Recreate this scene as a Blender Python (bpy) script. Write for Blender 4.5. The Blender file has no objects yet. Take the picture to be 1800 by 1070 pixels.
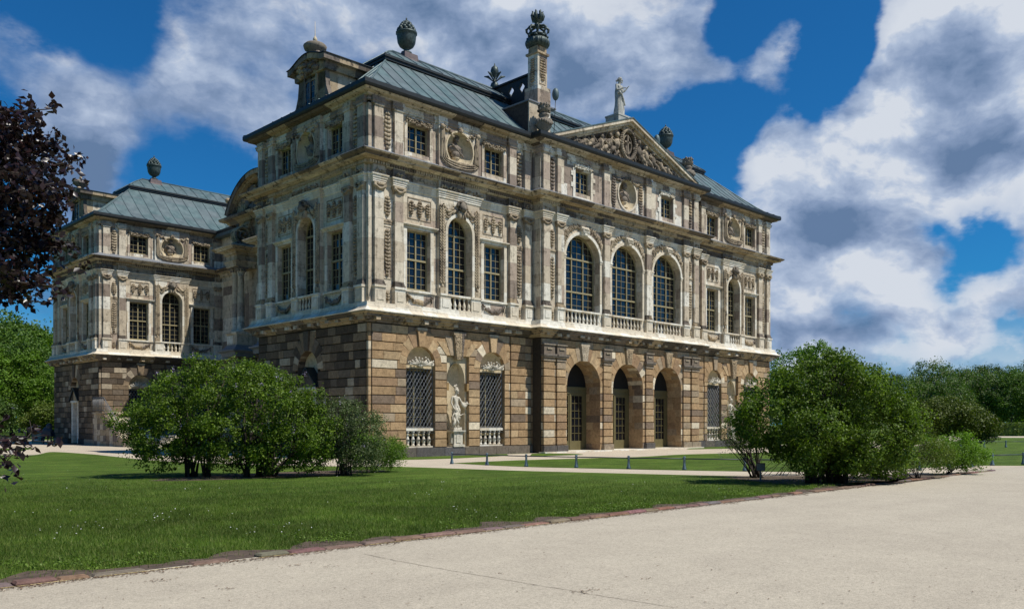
import bpy, math, random
import numpy as np
from mathutils import Vector, Matrix, noise
from mathutils.geometry import tessellate_polygon

scene = bpy.context.scene
R = math.radians
PI = math.pi

# ------------------------------------------------------------------ camera
CAM = (-23.44, -33.38, 1.6); FOC = 1519.0
TH = math.atan(1546 / FOC)
FX, FY = math.cos(TH), math.sin(TH)
cd = bpy.data.cameras.new('camera'); cam = bpy.data.objects.new('camera', cd)
scene.collection.objects.link(cam); scene.camera = cam
cam.location = CAM; cam.rotation_euler = (R(90), 0, math.atan2(-FX, FY))
cd.sensor_width = 36; cd.lens = FOC / 1800 * 36; cd.shift_y = 210 / 1800
cd.clip_start = 0.1; cd.clip_end = 5000

# ------------------------------------------------------------------ light, exposure
scene.view_settings.view_transform = 'Standard'
scene.view_settings.look = 'None'
scene.view_settings.exposure = 0.08
scene.view_settings.gamma = 1
scene.view_settings.use_curve_mapping = False
SUN = Vector((0.278, -0.587, 1.0)).normalized()
ld = bpy.data.lights.new('sun', 'SUN'); ld.energy = 4.9; ld.angle = R(0.5); ld.color = (1.0, 0.95, 0.86)
lo = bpy.data.objects.new('sun', ld); scene.collection.objects.link(lo)
lo.rotation_euler = SUN.to_track_quat('Z', 'Y').to_euler()
lo.location = (0, -60, 80)

def pdir(px, py):
    a = (px - 900) / FOC; b = (745 - py) / FOC
    return Vector((FX + a * FY, FY - a * FX, b)).normalized()

def gp(px, py, z=0.0):
    t = (CAM[2] - z) * FOC / (py - 745.0); a = (px - 900) / FOC
    return (CAM[0] + (FX + a * FY) * t, CAM[1] + (FY - a * FX) * t)

class NT:
    """tiny node-tree writer"""
    def __init__(s, tree): s.t = tree; s.n = tree.nodes; s.l = tree.links
    def node(s, ty, **kw):
        n = s.n.new(ty)
        for k, v in kw.items(): setattr(n, k, v)
        return n
    def put(s, sock, v):
        if isinstance(v, bpy.types.NodeSocket): s.l.new(v, sock)
        elif isinstance(v, (tuple, list, Vector)):
            v = tuple(v)
            if len(sock.default_value) == 4 and len(v) == 3: v = v + (1,)
            sock.default_value = v
        else: sock.default_value = v
    def math(s, op, a, b=0.0, c=None, clamp=False):
        n = s.node('ShaderNodeMath', operation=op, use_clamp=clamp)
        s.put(n.inputs[0], a); s.put(n.inputs[1], b)
        if c is not None: s.put(n.inputs[2], c)
        return n.outputs[0]
    def vmath(s, op, a, b=(0, 0, 0)):
        n = s.node('ShaderNodeVectorMath', operation=op)
        s.put(n.inputs[0], a)
        if op == 'SCALE': s.put(n.inputs['Scale'], b)
        else: s.put(n.inputs[1], b)
        return n.outputs['Value'] if op in ('LENGTH', 'DISTANCE', 'DOT_PRODUCT') else n.outputs[0]
    def noise(s, vec, scale, detail=4, rough=0.5, dist=0.0, out='Fac', dims='3D'):
        n = s.node('ShaderNodeTexNoise', noise_dimensions=dims)
        s.put(n.inputs['Vector'], vec); s.put(n.inputs['Scale'], scale)
        s.put(n.inputs['Detail'], detail); s.put(n.inputs['Roughness'], rough); s.put(n.inputs['Distortion'], dist)
        return n.outputs[out]
    def ramp(s, f, stops, mode='LINEAR'):
        n = s.node('ShaderNodeValToRGB'); cr = n.color_ramp; cr.interpolation = mode
        while len(cr.elements) < len(stops): cr.elements.new(0.5)
        for e, (p, c) in zip(cr.elements, stops):
            e.position = p; e.color = (c, c, c, 1) if isinstance(c, (int, float)) else tuple(c) + (1,)
        s.put(n.inputs[0], f)
        return n.outputs[0]
    def mix(s, f, a, b, ty='MIX'):
        n = s.node('ShaderNodeMix', data_type='RGBA', blend_type=ty)
        s.put(n.inputs[0], f); s.put(n.inputs[6], a); s.put(n.inputs[7], b)
        return n.outputs[2]
    def smooth(s, x, a, b, lo=0.0, hi=1.0):
        n = s.node('ShaderNodeMapRange', interpolation_type='SMOOTHSTEP')
        s.put(n.inputs[0], x); n.inputs[1].default_value = a; n.inputs[2].default_value = b
        n.inputs[3].default_value = lo; n.inputs[4].default_value = hi
        return n.outputs[0]
    def sep(s, v):
        n = s.node('ShaderNodeSeparateXYZ'); s.put(n.inputs[0], v); return n.outputs
    def comb(s, x, y, z):
        n = s.node('ShaderNodeCombineXYZ'); s.put(n.inputs[0], x); s.put(n.inputs[1], y); s.put(n.inputs[2], z); return n.outputs[0]

# ------------------------------------------------------------------ sky: Nishita with clouds
w = bpy.data.worlds.new('World'); scene.world = w; w.use_nodes = True
N = NT(w.node_tree); N.n.clear()
sky = N.node('ShaderNodeTexSky', sky_type='NISHITA'); sky.sun_disc = False
sky.sun_elevation = math.asin(SUN.z); sky.sun_rotation = math.atan2(SUN.x, SUN.y)
sky.air_density = 1.0; sky.dust_density = 0.3; sky.ozone_density = 3.0
tc = N.node('ShaderNodeTexCoord')
dirv = N.vmath('NORMALIZE', tc.outputs['Generated'])
_, _, dz = N.sep(dirv)
warp = N.noise(dirv, 5.0, 5, 0.6, out='Color')
wv = N.vmath('ADD', dirv, N.vmath('SCALE', N.vmath('SUBTRACT', warp, (0.5, 0.5, 0.5)), 0.11))
def blobs(lst, vec):
    tot = None
    for px, py, rad, amp in lst:
        d = N.vmath('DISTANCE', vec, tuple(pdir(px, py)))
        g = N.math('MULTIPLY', N.smooth(d, rad, rad * 0.15), amp)
        tot = g if tot is None else N.math('ADD', tot, g)
    return tot
flat = N.vmath('MULTIPLY', dirv, (1.0, 1.0, 1.9))
n1 = N.noise(flat, 3.6, 10, 0.60, 0.0)
n2 = N.noise(flat, 9.0, 9, 0.64, 0.05)
base = N.math('ADD', N.math('ADD', N.math('MULTIPLY', n1, 0.66), N.math('MULTIPLY', n2, 0.30)), N.math('MULTIPLY', N.noise(flat, 26.0, 6, 0.65), 0.14))
bl = blobs([(1560, 300, 0.20, 0.36), (1420, 270, 0.11, 0.22), (1760, 150, 0.20, 0.30), (1660, 60, 0.11, 0.22), (1790, 330, 0.12, 0.16), (1400, 400, 0.12, 0.22), (1540, 450, 0.12, 0.14),
            (1060, 60, 0.19, 0.30), (1200, 140, 0.12, 0.22), (1380, 100, 0.06, 0.16), (850, 40, 0.20, 0.24), (640, 30, 0.18, 0.18), (470, 60, 0.14, 0.14), (400, 200, 0.10, 0.12),
            (250, 210, 0.19, 0.34), (120, 300, 0.08, 0.16), (60, 110, 0.10, 0.14), (1720, 600, 0.12, 0.18), (1620, 540, 0.08, 0.2), (1470, 500, 0.14, 0.16), (1770, 470, 0.07, 0.16), (1380, 560, 0.12, 0.12), (1480, 590, 0.12, 0.14),
            (130, 360, 0.06, 0.26), (40, 540, 0.10, 0.16),
            (1440, 170, 0.075, -0.40), (1490, 80, 0.06, -0.30), (1300, 220, 0.05, -0.25), (130, 30, 0.10, -0.25), (620, 150, 0.05, -0.12), (1170, 240, 0.08, -0.30), (420, 130, 0.04, -0.12), (30, 230, 0.05, -0.15),
            (300, 330, 0.10, -0.28), (1730, 392, 0.075, -0.6), (1620, 400, 0.035, -0.35), (1640, 505, 0.055, -0.42), (1760, 530, 0.035, -0.3), (1480, 545, 0.045, -0.3), (1395, 600, 0.07, 0.2), (1560, 585, 0.03, -0.25), (1290, 60, 0.05, -0.28), (200, 130, 0.05, -0.16), (380, 300, 0.10, -0.25), (1240, 210, 0.06, -0.2), (700, 110, 0.05, -0.12), (1260, 330, 0.05, -0.1), (1560, 210, 0.03, -0.1)], wv)
view = N.vmath('DOT_PRODUCT', dirv, tuple(pdir(900, 330)))
dens = N.math('ADD', N.math('ADD', base, bl), N.smooth(view, 0.45, 0.80, -0.24, -0.045))
crisp = N.smooth(N.vmath('DISTANCE', dirv, tuple(pdir(1620, 260))), 0.34, 0.20)
m1, m2 = N.smooth(dens, 0.565, 0.82), N.smooth(dens, 0.585, 0.735)
mask = N.math('ADD', N.math('MULTIPLY', m1, N.math('SUBTRACT', 1.0, crisp)), N.math('MULTIPLY', m2, crisp))
hor = N.smooth(dz, 0.15, 0.0)
hazy = N.math('MAXIMUM', N.math('MULTIPLY', mask, N.smooth(dens, 0.58, 0.92, 0.68, 1.0)), N.math('MULTIPLY', hor, 0.9))
# lit tops and grey bellies
dark = blobs([(1470, 385, 0.06, 0.55), (1740, 210, 0.09, 0.5), (1400, 460, 0.07, 0.25), (1700, 640, 0.22, 0.15), (600, 60, 0.18, 0.28), (330, 130, 0.16, 0.25), (40, 420, 0.25, 0.5), (1420, 560, 0.16, 0.2), (200, 560, 0.3, 0.35), (1640, 470, 0.08, 0.1), (1000, 40, 0.12, 0.15), (1760, 40, 0.06, 0.2)], wv)
wv2 = N.vmath('ADD', dirv, N.vmath('SCALE', N.vmath('SUBTRACT', warp, (0.5, 0.5, 0.5)), 0.06))
puff = N.noise(N.vmath('MULTIPLY', wv2, (1, 1, 1.6)), 7.5, 7, 0.56, 0.0)
edge = N.smooth(dens, 0.62, 0.95)
pz = N.noise(N.vmath('MULTIPLY', N.vmath('ADD', wv2, (0.015, -0.015, 0.04)), (1, 1, 1.6)), 7.5, 7, 0.56, 0.0)
relief_ = N.math('ADD', N.math('MULTIPLY', N.math('SUBTRACT', pz, puff), 2.4), N.math('MULTIPLY', N.math('SUBTRACT', 0.53, puff), 1.4))
shade = N.math('ADD', N.math('ADD', N.math('MULTIPLY', dark, N.math('ADD', 0.35, N.math('MULTIPLY', edge, 0.65))), relief_), N.math('ADD', N.math('MULTIPLY', hor, 0.40), N.math('SUBTRACT', 0.22, N.math('MULTIPLY', crisp, 0.20))), clamp=True)
ccol = N.ramp(shade, [(0.0, (0.84, 0.90, 1.0)), (0.22, (0.56, 0.67, 0.87)), (0.6, (0.31, 0.42, 0.64)), (1.0, (0.16, 0.26, 0.45))])
bg1 = N.node('ShaderNodeBackground'); bg1.inputs['Strength'].default_value = 0.072
N.put(bg1.inputs['Color'], N.mix(1.0, sky.outputs[0], (0.14, 0.74, 1.22), 'MULTIPLY'))
bg2 = N.node('ShaderNodeBackground'); bg2.inputs['Strength'].default_value = 0.74
N.put(bg2.inputs['Color'], ccol)
ms = N.node('ShaderNodeMixShader')
above = N.smooth(dz, -0.02, 0.03)
N.put(ms.inputs[0], N.math('MULTIPLY', hazy, above))
N.l.new(bg1.outputs[0], ms.inputs[1]); N.l.new(bg2.outputs[0], ms.inputs[2])
wo = N.node('ShaderNodeOutputWorld'); N.l.new(ms.outputs[0], wo.inputs[0])

# ------------------------------------------------------------------ materials
def newmat(name, rough=0.8, spec=0.3):
    m = bpy.data.materials.new(name); m.use_nodes = True
    nt = NT(m.node_tree); b = nt.n['Principled BSDF']
    b.inputs['Roughness'].default_value = rough; b.inputs['Specular IOR Level'].default_value = spec
    return m, nt, b
def bump(nt, b, h, strength=0.3, dist=0.02):
    n = nt.node('ShaderNodeBump'); n.inputs['Strength'].default_value = strength; n.inputs['Distance'].default_value = dist
    nt.put(n.inputs['Height'], h); nt.l.new(n.outputs[0], b.inputs['Normal'])
def pos(nt): return nt.node('ShaderNodeNewGeometry').outputs['Position']

def stone(name, pal, cell=(0.9, 0.9, 0.62), soot=0.5, sootcol=(0.06, 0.048, 0.036), bumpk=0.35):
    """sandstone ashlar: each block its own tone, black crust in patches, light grain"""
    m, nt, b = newmat(name, 0.9, 0.15); p = pos(nt)
    q = nt.vmath('ADD', nt.vmath('DIVIDE', p, cell), (0.37, 0.41, 0.19))
    fl = nt.vmath('FLOOR', q)
    wn = nt.node('ShaderNodeTexWhiteNoise', noise_dimensions='3D'); nt.put(wn.inputs[0], fl)
    stops = []; k = 0.0
    for wgt, c in pal: stops.append((k, c)); k += wgt
    col = nt.ramp(wn.outputs['Value'], stops, 'CONSTANT')
    big = nt.noise(p, 2.4, 9, 0.78, 0.4)
    streak = nt.noise(nt.vmath('MULTIPLY', p, (5.0, 5.0, 0.5)), 1.3, 7, 0.7)
    fr = nt.sep(nt.vmath('FRACTION', q))
    jz = nt.math('LESS_THAN', nt.math('MULTIPLY', fr[2], cell[2]), 0.022)
    fac = nt.math('MULTIPLY', nt.smooth(nt.math('ADD', big, nt.math('MULTIPLY', streak, 0.6)), 0.80, 0.95), soot)
    col = nt.mix(fac, col, sootcol)
    fine = nt.noise(p, 22.0, 5, 0.7)
    mott = nt.noise(p, 4.0, 5, 0.6)
    col = nt.mix(1.0, col, nt.ramp(mott, [(0.25, 0.82), (0.6, 1.08)]), 'MULTIPLY')
    col = nt.mix(1.0, col, nt.ramp(fine, [(0.3, 0.82), (0.7, 1.1)]), 'MULTIPLY')
    col = nt.mix(nt.math('MULTIPLY', jz, 0.45), col, (0.07, 0.055, 0.04))
    col = nt.mix(nt.smooth(streak, 0.56, 0.72, 0, 0.35 * min(1, soot * 1.5)), col, (0.10, 0.08, 0.06))
    nt.put(b.inputs['Base Color'], col)
    bump(nt, b, nt.math('ADD', fine, nt.math('MULTIPLY', mott, 1.5)), bumpk, 0.015)
    return m

CREAM = (0.63, 0.555, 0.43); TAN = (0.51, 0.43, 0.32); WARM = (0.40, 0.31, 0.20); PINK = (0.40, 0.32, 0.25); GREY = (0.20, 0.165, 0.135); PALE = (0.72, 0.68, 0.58)
M_wall = stone('stone_wall', [(0.44, CREAM), (0.36, TAN), (0.10, PINK), (0.10, PALE)])
M_pil = stone('stone_pilaster', [(0.32, CREAM), (0.28, TAN), (0.16, PINK), (0.14, (.27, .215, .17)), (0.10, PALE)], (2.2, 2.2, 0.95), 0.6)
M_attic = stone('stone_attic', [(0.28, TAN), (0.30, PINK), (0.20, (.27, .215, .17)), (0.12, CREAM), (0.10, PALE)], (0.7, 0.7, 1.1), 0.7)
M_light = stone('stone_light', [(0.6, CREAM), (0.4, PALE)], (0.8, 0.8, 0.8), 0.3)
M_corn = stone('stone_cornice', [(0.5, TAN), (0.25, WARM), (0.25, CREAM)], (1.4, 1.4, 9.0), 0.75, (0.06, 0.05, 0.04))
M_sooty = stone('stone_sooty', [(0.4, WARM), (0.35, GREY), (0.25, (0.12, 0.10, 0.08))], (1.1, 1.1, 9.0), 0.95, (0.035, 0.03, 0.025))
M_edge = stone('stone_cornice_edge', [(0.4, WARM), (0.35, (0.15, .12, .09)), (0.25, TAN)], (1.9, 1.9, 9.0), 0.9, (0.04, 0.034, 0.028))
M_relief = stone('stone_relief', [(0.5, (.42, .345, .24)), (0.5, (.33, .265, .185))], (1.5, 1.5, 1.5), 1.0, (0.07, 0.056, 0.043))
M_pedrel = stone('stone_pediment_relief', [(0.5, (.36, .295, .21)), (0.5, (.20, .165, .125))], (.8, .8, .8), 1.0, (0.05, 0.042, 0.034))
M_darkrel = stone('stone_dark_relief', [(0.5, WARM), (0.5, GREY)], (1.2, 1.2, 1.2), 0.95, (0.05, 0.042, 0.034))
M_frieze = stone('stone_frieze', [(0.5, TAN), (0.5, GREY)], (1.6, 1.6, 3.0), 0.6)
M_statue = stone('stone_statue', [(1.0, (0.58, 0.53, 0.43))], (9, 9, 9), 0.6, (0.16, 0.15, 0.13), 0.2)
M_bust = stone('stone_bust', [(1.0, (0.24, 0.20, 0.16))], (9, 9, 9), 0.9, (0.07, 0.06, 0.05), 0.2)
M_roofst = stone('stone_roof_statue', [(1.0, (0.42, 0.42, 0.38))], (9, 9, 9), 0.6, (0.07, 0.075, 0.07), 0.2)
M_urn = stone('stone_urn', [(1.0, (0.22, 0.19, 0.15))], (9, 9, 9), 1.0, (0.03, 0.028, 0.025), 0.5)
M_niche = stone('stone_niche', [(1.0, (0.56, 0.47, 0.32))], (9, 9, 9), 0.3)

def blockmat(name):
    m, nt, b = newmat(name, 0.92, 0.12); p = pos(nt)
    at = nt.node('ShaderNodeAttribute'); at.attribute_name = 'Col'
    fine = nt.noise(p, 26.0, 5, 0.75); mott = nt.noise(p, 5.5, 6, 0.7, 0.5); pit = nt.noise(p, 60.0, 2, 0.6)
    col = nt.mix(1.0, at.outputs['Color'], nt.ramp(mott, [(0.28, 0.6), (0.62, 1.15)]), 'MULTIPLY')
    col = nt.mix(1.0, col, nt.ramp(fine, [(0.3, 0.78), (0.7, 1.12)]), 'MULTIPLY')
    big = nt.noise(nt.vmath('MULTIPLY', p, (1, 1, 0.6)), 0.55, 5, 0.6)
    col = nt.mix(nt.smooth(big, 0.60, 0.75, 0, 0.45), col, (0.08, 0.065, 0.05))
    nt.put(b.inputs['Base Color'], col)
    bump(nt, b, nt.math('ADD', nt.math('ADD', fine, mott), nt.math('MULTIPLY', pit, 0.4)), 0.6, 0.02)
    return m
M_block = blockmat('stone_blocks')

def plain(name, col, rough=0.6, metal=0.0, spec=0.4, var=0.25, scale=6.0, bk=0.0):
    m, nt, b = newmat(name, rough, spec); p = pos(nt)
    n = nt.noise(p, scale, 5, 0.6)
    nt.put(b.inputs['Base Color'], nt.mix(1.0, col, nt.ramp(n, [(0.3, 1 - var), (0.7, 1 + var)]), 'MULTIPLY'))
    b.inputs['Metallic'].default_value = metal
    if bk: bump(nt, b, nt.noise(p, scale * 4, 4, 0.6), bk, 0.01)
    return m
M_mortar = plain('mortar_dark', (0.05, 0.038, 0.026), 0.95)
M_frame = plain('window_frame_paint', (0.30, 0.255, 0.14), 0.5, var=0.1)
M_door = plain('door_paint', (0.12, 0.10, 0.042), 0.55, var=0.12)
M_iron = plain('wrought_iron', (0.16, 0.165, 0.17), 0.5, 0.3)
M_gutter = plain('dark_gutter', (0.022, 0.025, 0.025), 0.5, 0.2)
M_patina = plain('patina_metal', (0.055, 0.075, 0.07), 0.5, 0.3, var=0.5, scale=9)
M_void = plain('dark_interior', (0.008, 0.008, 0.008), 0.9)
M_tar = plain('lead_covering', (0.16, 0.17, 0.185), 0.6, var=0.2)
M_brick = plain('dark_brick', (0.05, 0.04, 0.033), 0.9, var=0.4, bk=0.4)
M_post = plain('blue_grey_paint', (0.10, 0.15, 0.18), 0.5, var=0.3)
M_rail = plain('dark_rail_paint', (0.03, 0.04, 0.055), 0.5)

def glassmat():
    m, nt, b = newmat('window_glass', 0.04, 1.0)
    nt.put(b.inputs['Base Color'], (0.006, 0.008, 0.012)); b.inputs['IOR'].default_value = 1.36
    p = pos(nt); bump(nt, b, nt.noise(p, 2.2, 3, 0.5), 0.10, 0.05)
    return m
M_glass = glassmat()
M_dim = plain('dim_glass', (0.012, 0.012, 0.012), 0.25, var=.1)

def roofmat():
    m, nt, b = newmat('roof_metal', 0.55, 0.4); p = pos(nt)
    q = nt.vmath('FLOOR', nt.vmath('DIVIDE', nt.vmath('ADD', p, (0.3, 0.3, 0.0)), (0.90, 0.90, 1.1)))
    wn = nt.node('ShaderNodeTexWhiteNoise', noise_dimensions='3D'); nt.put(wn.inputs[0], q)
    n = nt.noise(nt.vmath('MULTIPLY', p, (1, 1, 0.5)), 1.6, 6, 0.65)
    c = nt.mix(nt.smooth(n, 0.35, 0.65), (0.060, 0.108, 0.112), (0.115, 0.172, 0.175))
    c = nt.mix(nt.math('MULTIPLY', wn.outputs['Value'], 0.35), c, (0.15, 0.14, 0.155))
    c = nt.mix(nt.smooth(nt.noise(p, 3.0, 6, 0.7), 0.6, 0.75, 0, 0.5), c, (0.12, 0.10, 0.10))
    nt.put(b.inputs['Base Color'], c); b.inputs['Metallic'].default_value = 0.2
    bump(nt, b, nt.noise(p, 3.0, 3, 0.5), 0.12, 0.05)
    return m
M_roof = roofmat()

# ------------------------------------------------------------------ mesh builder (local frame: u along, d outward = -y, z up)
_t = (1 + 5 ** 0.5) / 2
_ico = [(-1, _t, 0), (1, _t, 0), (-1, -_t, 0), (1, -_t, 0), (0, -1, _t), (0, 1, _t), (0, -1, -_t), (0, 1, -_t), (_t, 0, -1), (_t, 0, 1), (-_t, 0, -1), (-_t, 0, 1)]
ICO0 = [Vector(v).normalized() for v in _ico]
ICOF = [(0, 11, 5), (0, 5, 1), (0, 1, 7), (0, 7, 10), (0, 10, 11), (1, 5, 9), (5, 11, 4), (11, 10, 2), (10, 7, 6), (7, 1, 8), (3, 9, 4), (3, 4, 2), (3, 2, 6), (3, 6, 8), (3, 8, 9), (4, 9, 5), (2, 4, 11), (6, 2, 10), (8, 6, 7), (9, 8, 1)]
def _subdiv(V, F):
    V = list(V); F2 = []; mid = {}
    def m(a, b):
        k = (min(a, b), max(a, b))
        if k not in mid: mid[k] = len(V); V.append(((V[a] + V[b]) / 2).normalized())
        return mid[k]
    for a, b, c in F:
        x, y, z = m(a, b), m(b, c), m(c, a); F2 += [(a, x, z), (b, y, x), (c, z, y), (x, y, z)]
    return V, F2
ICO1, ICOF1 = _subdiv(ICO0, ICOF)
ICO2, ICOF2 = _subdiv(ICO1, ICOF1)

class MB:
    def __init__(s): s.v = []; s.f = []; s.s = []; s.c = []; s.hascol = False
    def add(s, vs, fs, smooth=False, col=None):
        o = len(s.v); s.v += [tuple(v) for v in vs]
        for f in fs:
            s.f.append(tuple(i + o for i in f)); s.s.append(smooth); s.c.append(col)
        if col is not None: s.hascol = True
    def box(s, u0, u1, d0, d1, z0, z1, col=None):
        if u0 > u1: u0, u1 = u1, u0
        if d0 > d1: d0, d1 = d1, d0
        vs = [(u, -d, z) for d in (d1, d0) for z in (z0, z1) for u in (u0, u1)]
        s.add(vs, [(0, 1, 3, 2), (5, 4, 6, 7), (4, 0, 2, 6), (1, 5, 7, 3), (2, 3, 7, 6), (4, 5, 1, 0)], False, col)
    def slab(s, poly, d0, d1, ch=0.0, col=None, caps=True):
        """prism of polygon (u,z) CCW, from d0 to d1, front edge chamfered"""
        n = len(poly); cu = sum(p[0] for p in poly) / n; cz = sum(p[1] for p in poly) / n
        def ins(p):
            a, b = p[0] - cu, p[1] - cz; L = math.hypot(a, b) or 1
            return (p[0] - a / L * ch * 1.3, p[1] - b / L * ch * 1.3)
        back = [(p[0], -d0, p[1]) for p in poly]; midp = [(p[0], -(d1 - ch * 0.8), p[1]) for p in poly]
        fr = [(q[0], -d1, q[1]) for q in map(ins, poly)]
        fs = []
        if ch > 0:
            vs = back + midp + fr
            for i in range(n):
                j = (i + 1) % n; fs += [(i, j, n + j, n + i), (n + i, n + j, 2 * n + j, 2 * n + i)]
            fs.append(tuple(range(2 * n, 3 * n)))
        else:
            vs = back + [(p[0], -d1, p[1]) for p in poly]
            for i in range(n):
                j = (i + 1) % n; fs.append((i, j, n + j, n + i))
            fs.append(tuple(range(n, 2 * n)))
        s.add(vs, fs, False, col)
    def blob(s, u, d, z, ru, rd, rz, rot=0.0, lod=1, sm=True):
        V, F = ((ICO0, ICOF), (ICO1, ICOF1), (ICO2, ICOF2))[lod]
        c, sn = math.cos(rot), math.sin(rot)
        s.add([(u + v.x * ru * c - v.z * rz * sn, -(d + v.y * rd), z + v.x * ru * sn + v.z * rz * c) for v in V], F, sm)
    def lathe(s, prof, u, d, z, n=12, sm=True, sq=False):
        vs = []; m = len(prof)
        for r, h in prof:
            for k in range(n):
                a = 2 * PI * (k + 0.5) / n
                rr = r / math.cos(PI / 4) if sq else r
                vs.append((u + rr * math.cos(a), -(d + rr * math.sin(a)), z + h))
        fs = [(i * n + (k + 1) % n, i * n + k, (i + 1) * n + k, (i + 1) * n + (k + 1) % n) for i in range(m - 1) for k in range(n)]
        fs += [tuple(range(n)), tuple(range((m - 1) * n, m * n))[::-1]]
        s.add(vs, fs, sm and not sq)
    def tube(s, pts, rads, n=6, sm=True):
        """pts in true xyz"""
        pts = [Vector(p) for p in pts]; vs = []
        for i, p in enumerate(pts):
            t = (pts[min(i + 1, len(pts) - 1)] - pts[max(i - 1, 0)]); t.normalize()
            a = t.cross(Vector((0, 0, 1)) if abs(t.z) < 0.9 else Vector((1, 0, 0))).normalized(); b = t.cross(a)
            r = rads[i] if isinstance(rads, (list, tuple)) else rads
            for k in range(n):
                g = 2 * PI * k / n; vs.append(p + a * (r * math.cos(g)) + b * (r * math.sin(g)))
        m = len(pts)
        fs = [(i * n + k, i * n + (k + 1) % n, (i + 1) * n + (k + 1) % n, (i + 1) * n + k) for i in range(m - 1) for k in range(n)]
        fs += [tuple(range(n))[::-1], tuple(range((m - 1) * n, m * n))]
        s.add(vs, fs, sm)
    def tri(s, outer, holes, d):
        """flat face with holes facing outward"""
        loops = [[Vector((p[0], p[1], 0)) for p in L] for L in [outer] + holes]
        T = tessellate_polygon(loops); flatp = [p for L in loops for p in L]
        vs = [(p.x, -d, p.y) for p in flatp]; fs = []
        for a, b, c in T:
            A, B, C = flatp[a], flatp[b], flatp[c]
            cr = (B.x - A.x) * (C.y - A.y) - (B.y - A.y) * (C.x - A.x)
            if abs(cr) < 1e-9: continue
            fs.append((a, b, c) if cr > 0 else (a, c, b))
        s.add(vs, fs)
    def reveal(s, loop, d0, d1):
        n = len(loop); vs = [(p[0], -d1, p[1]) for p in loop] + [(p[0], -d0, p[1]) for p in loop]
        s.add(vs, [(i, n + i, n + (i + 1) % n, (i + 1) % n) for i in range(n)])
    def mesh(s, name, mats):
        me = bpy.data.meshes.new(name); me.from_pydata(s.v, [], s.f)
        for m in (mats if isinstance(mats, (list, tuple)) else [mats]): me.materials.append(m)
        me.polygons.foreach_set('use_smooth', s.s)
        if s.hascol:
            a = me.color_attributes.new('Col', 'FLOAT_COLOR', 'CORNER'); arr = []
            for f, c in zip(s.f, s.c):
                c = c or (0.3, 0.22, 0.14); arr += [c[0], c[1], c[2], 1.0] * len(f)
            a.data.foreach_set('color', arr)
        me.update()
        return me

COL = scene.collection
def setp(o, label=None, cat=None, group=None, kind=None):
    if label: o['label'] = label
    if cat: o['category'] = cat
    if group: o['group'] = group
    if kind: o['kind'] = kind
    return o
def ob(name, me, parent=None, M=None):
    o = bpy.data.objects.new(name, me); COL.objects.link(o)
    if parent is not None: o.parent = parent
    if M is not None: o.matrix_local = M
    return o
def mk(name, mb, mat, parent=None, M=None): return ob(name, mb.mesh(name, mat), parent, M)
def empty(name, loc=(0, 0, 0), rz=0.0, **kw):
    o = bpy.data.objects.new(name, None); COL.objects.link(o); o.location = loc; o.rotation_euler = (0, 0, rz); o.empty_display_size = 0.3
    return setp(o, **kw)
def copy_tree(o, parent=None):
    c = o.copy(); COL.objects.link(c); c.parent = parent
    for ch in o.children: copy_tree(ch, c)
    return c

# ------------------------------------------------------------------ shapes
def arch_loop(c, half, zb, zs, rz=None, n=18):
    rz = rz or half
    return [(c - half, zb), (c + half, zb)] + [(c + half * math.cos(PI * k / n), zs + rz * math.sin(PI * k / n)) for k in range(n + 1)]
def rect_loop(u0, u1, z0, z1): return [(u0, z0), (u1, z0), (u1, z1), (u0, z1)]
def oval_loop(c, zc, ru, rz, n=28): return [(c + ru * math.cos(2 * PI * k / n), zc + rz * math.sin(2 * PI * k / n)) for k in range(n)]

def sweep(mb, path, prof, closed=True):
    """path: plan points, travel so the outside is on the right; prof: (out, z)"""
    n = len(path); offs = []
    for i in range(n):
        p = Vector(path[i])
        if closed or 0 < i < n - 1:
            a = (p - Vector(path[i - 1])).normalized(); b = (Vector(path[(i + 1) % n]) - p).normalized()
        elif i == 0: a = b = (Vector(path[1]) - p).normalized()
        else: a = b = (p - Vector(path[i - 1])).normalized()
        na, nb = Vector((a.y, -a.x)), Vector((b.y, -b.x))
        offs.append((na + nb) / max(0.2, 1 + na.dot(nb)))
    for (d0, z0), (d1, z1) in zip(prof[:-1], prof[1:]):
        vs = []; 
        for i in range(n):
            p = Vector(path[i]); a = p + offs[i] * d0; b = p + offs[i] * d1
            vs += [(a.x, a.y, z0), (b.x, b.y, z1)]
        m = n if closed else n - 1
        mb.add(vs, [(2 * i, 2 * ((i + 1) % n), 2 * ((i + 1) % n) + 1, 2 * i + 1) for i in range(m)])

def jog_side(p0, p1, ivs, depth):
    """straight plan side from p0 to p1 stepping outward by depth on the intervals"""
    p0, p1 = Vector(p0), Vector(p1); t = (p1 - p0).normalized(); nrm = Vector((t.y, -t.x)); out = [p0]
    for a, b in ivs:
        out += [p0 + t * a, p0 + t * a + nrm * depth, p0 + t * b + nrm * depth, p0 + t * b]
    out.append(p1)
    return [tuple(v) for v in out]

def garland_drop(mb, u, d, ztop, zbot, wdt, rng, step=0.17):
    """hanging festoon of fruit and leaves, tapering to a point"""
    z = ztop; L = ztop - zbot
    mb.blob(u, d, ztop, wdt * 0.35, 0.05, 0.06)
    while z > zbot:
        k = (ztop - z) / L; ww = wdt * (0.75 + 0.35 * math.sin(k * PI)) * (1.0 if k < 0.85 else 0.7)
        for sx in (-1, 0, 1):
            mb.blob(u + sx * ww * 0.33 + rng.uniform(-.01, .01), d + (0.035 if sx == 0 else 0.0), z - 0.05 - (0 if sx else 0.03), ww * 0.24, 0.055, step * 0.42, rng.uniform(-.4, .4) + sx * 0.5)
        z -= step
    mb.blob(u, d, zbot, wdt * 0.14, 0.04, 0.07)

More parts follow.
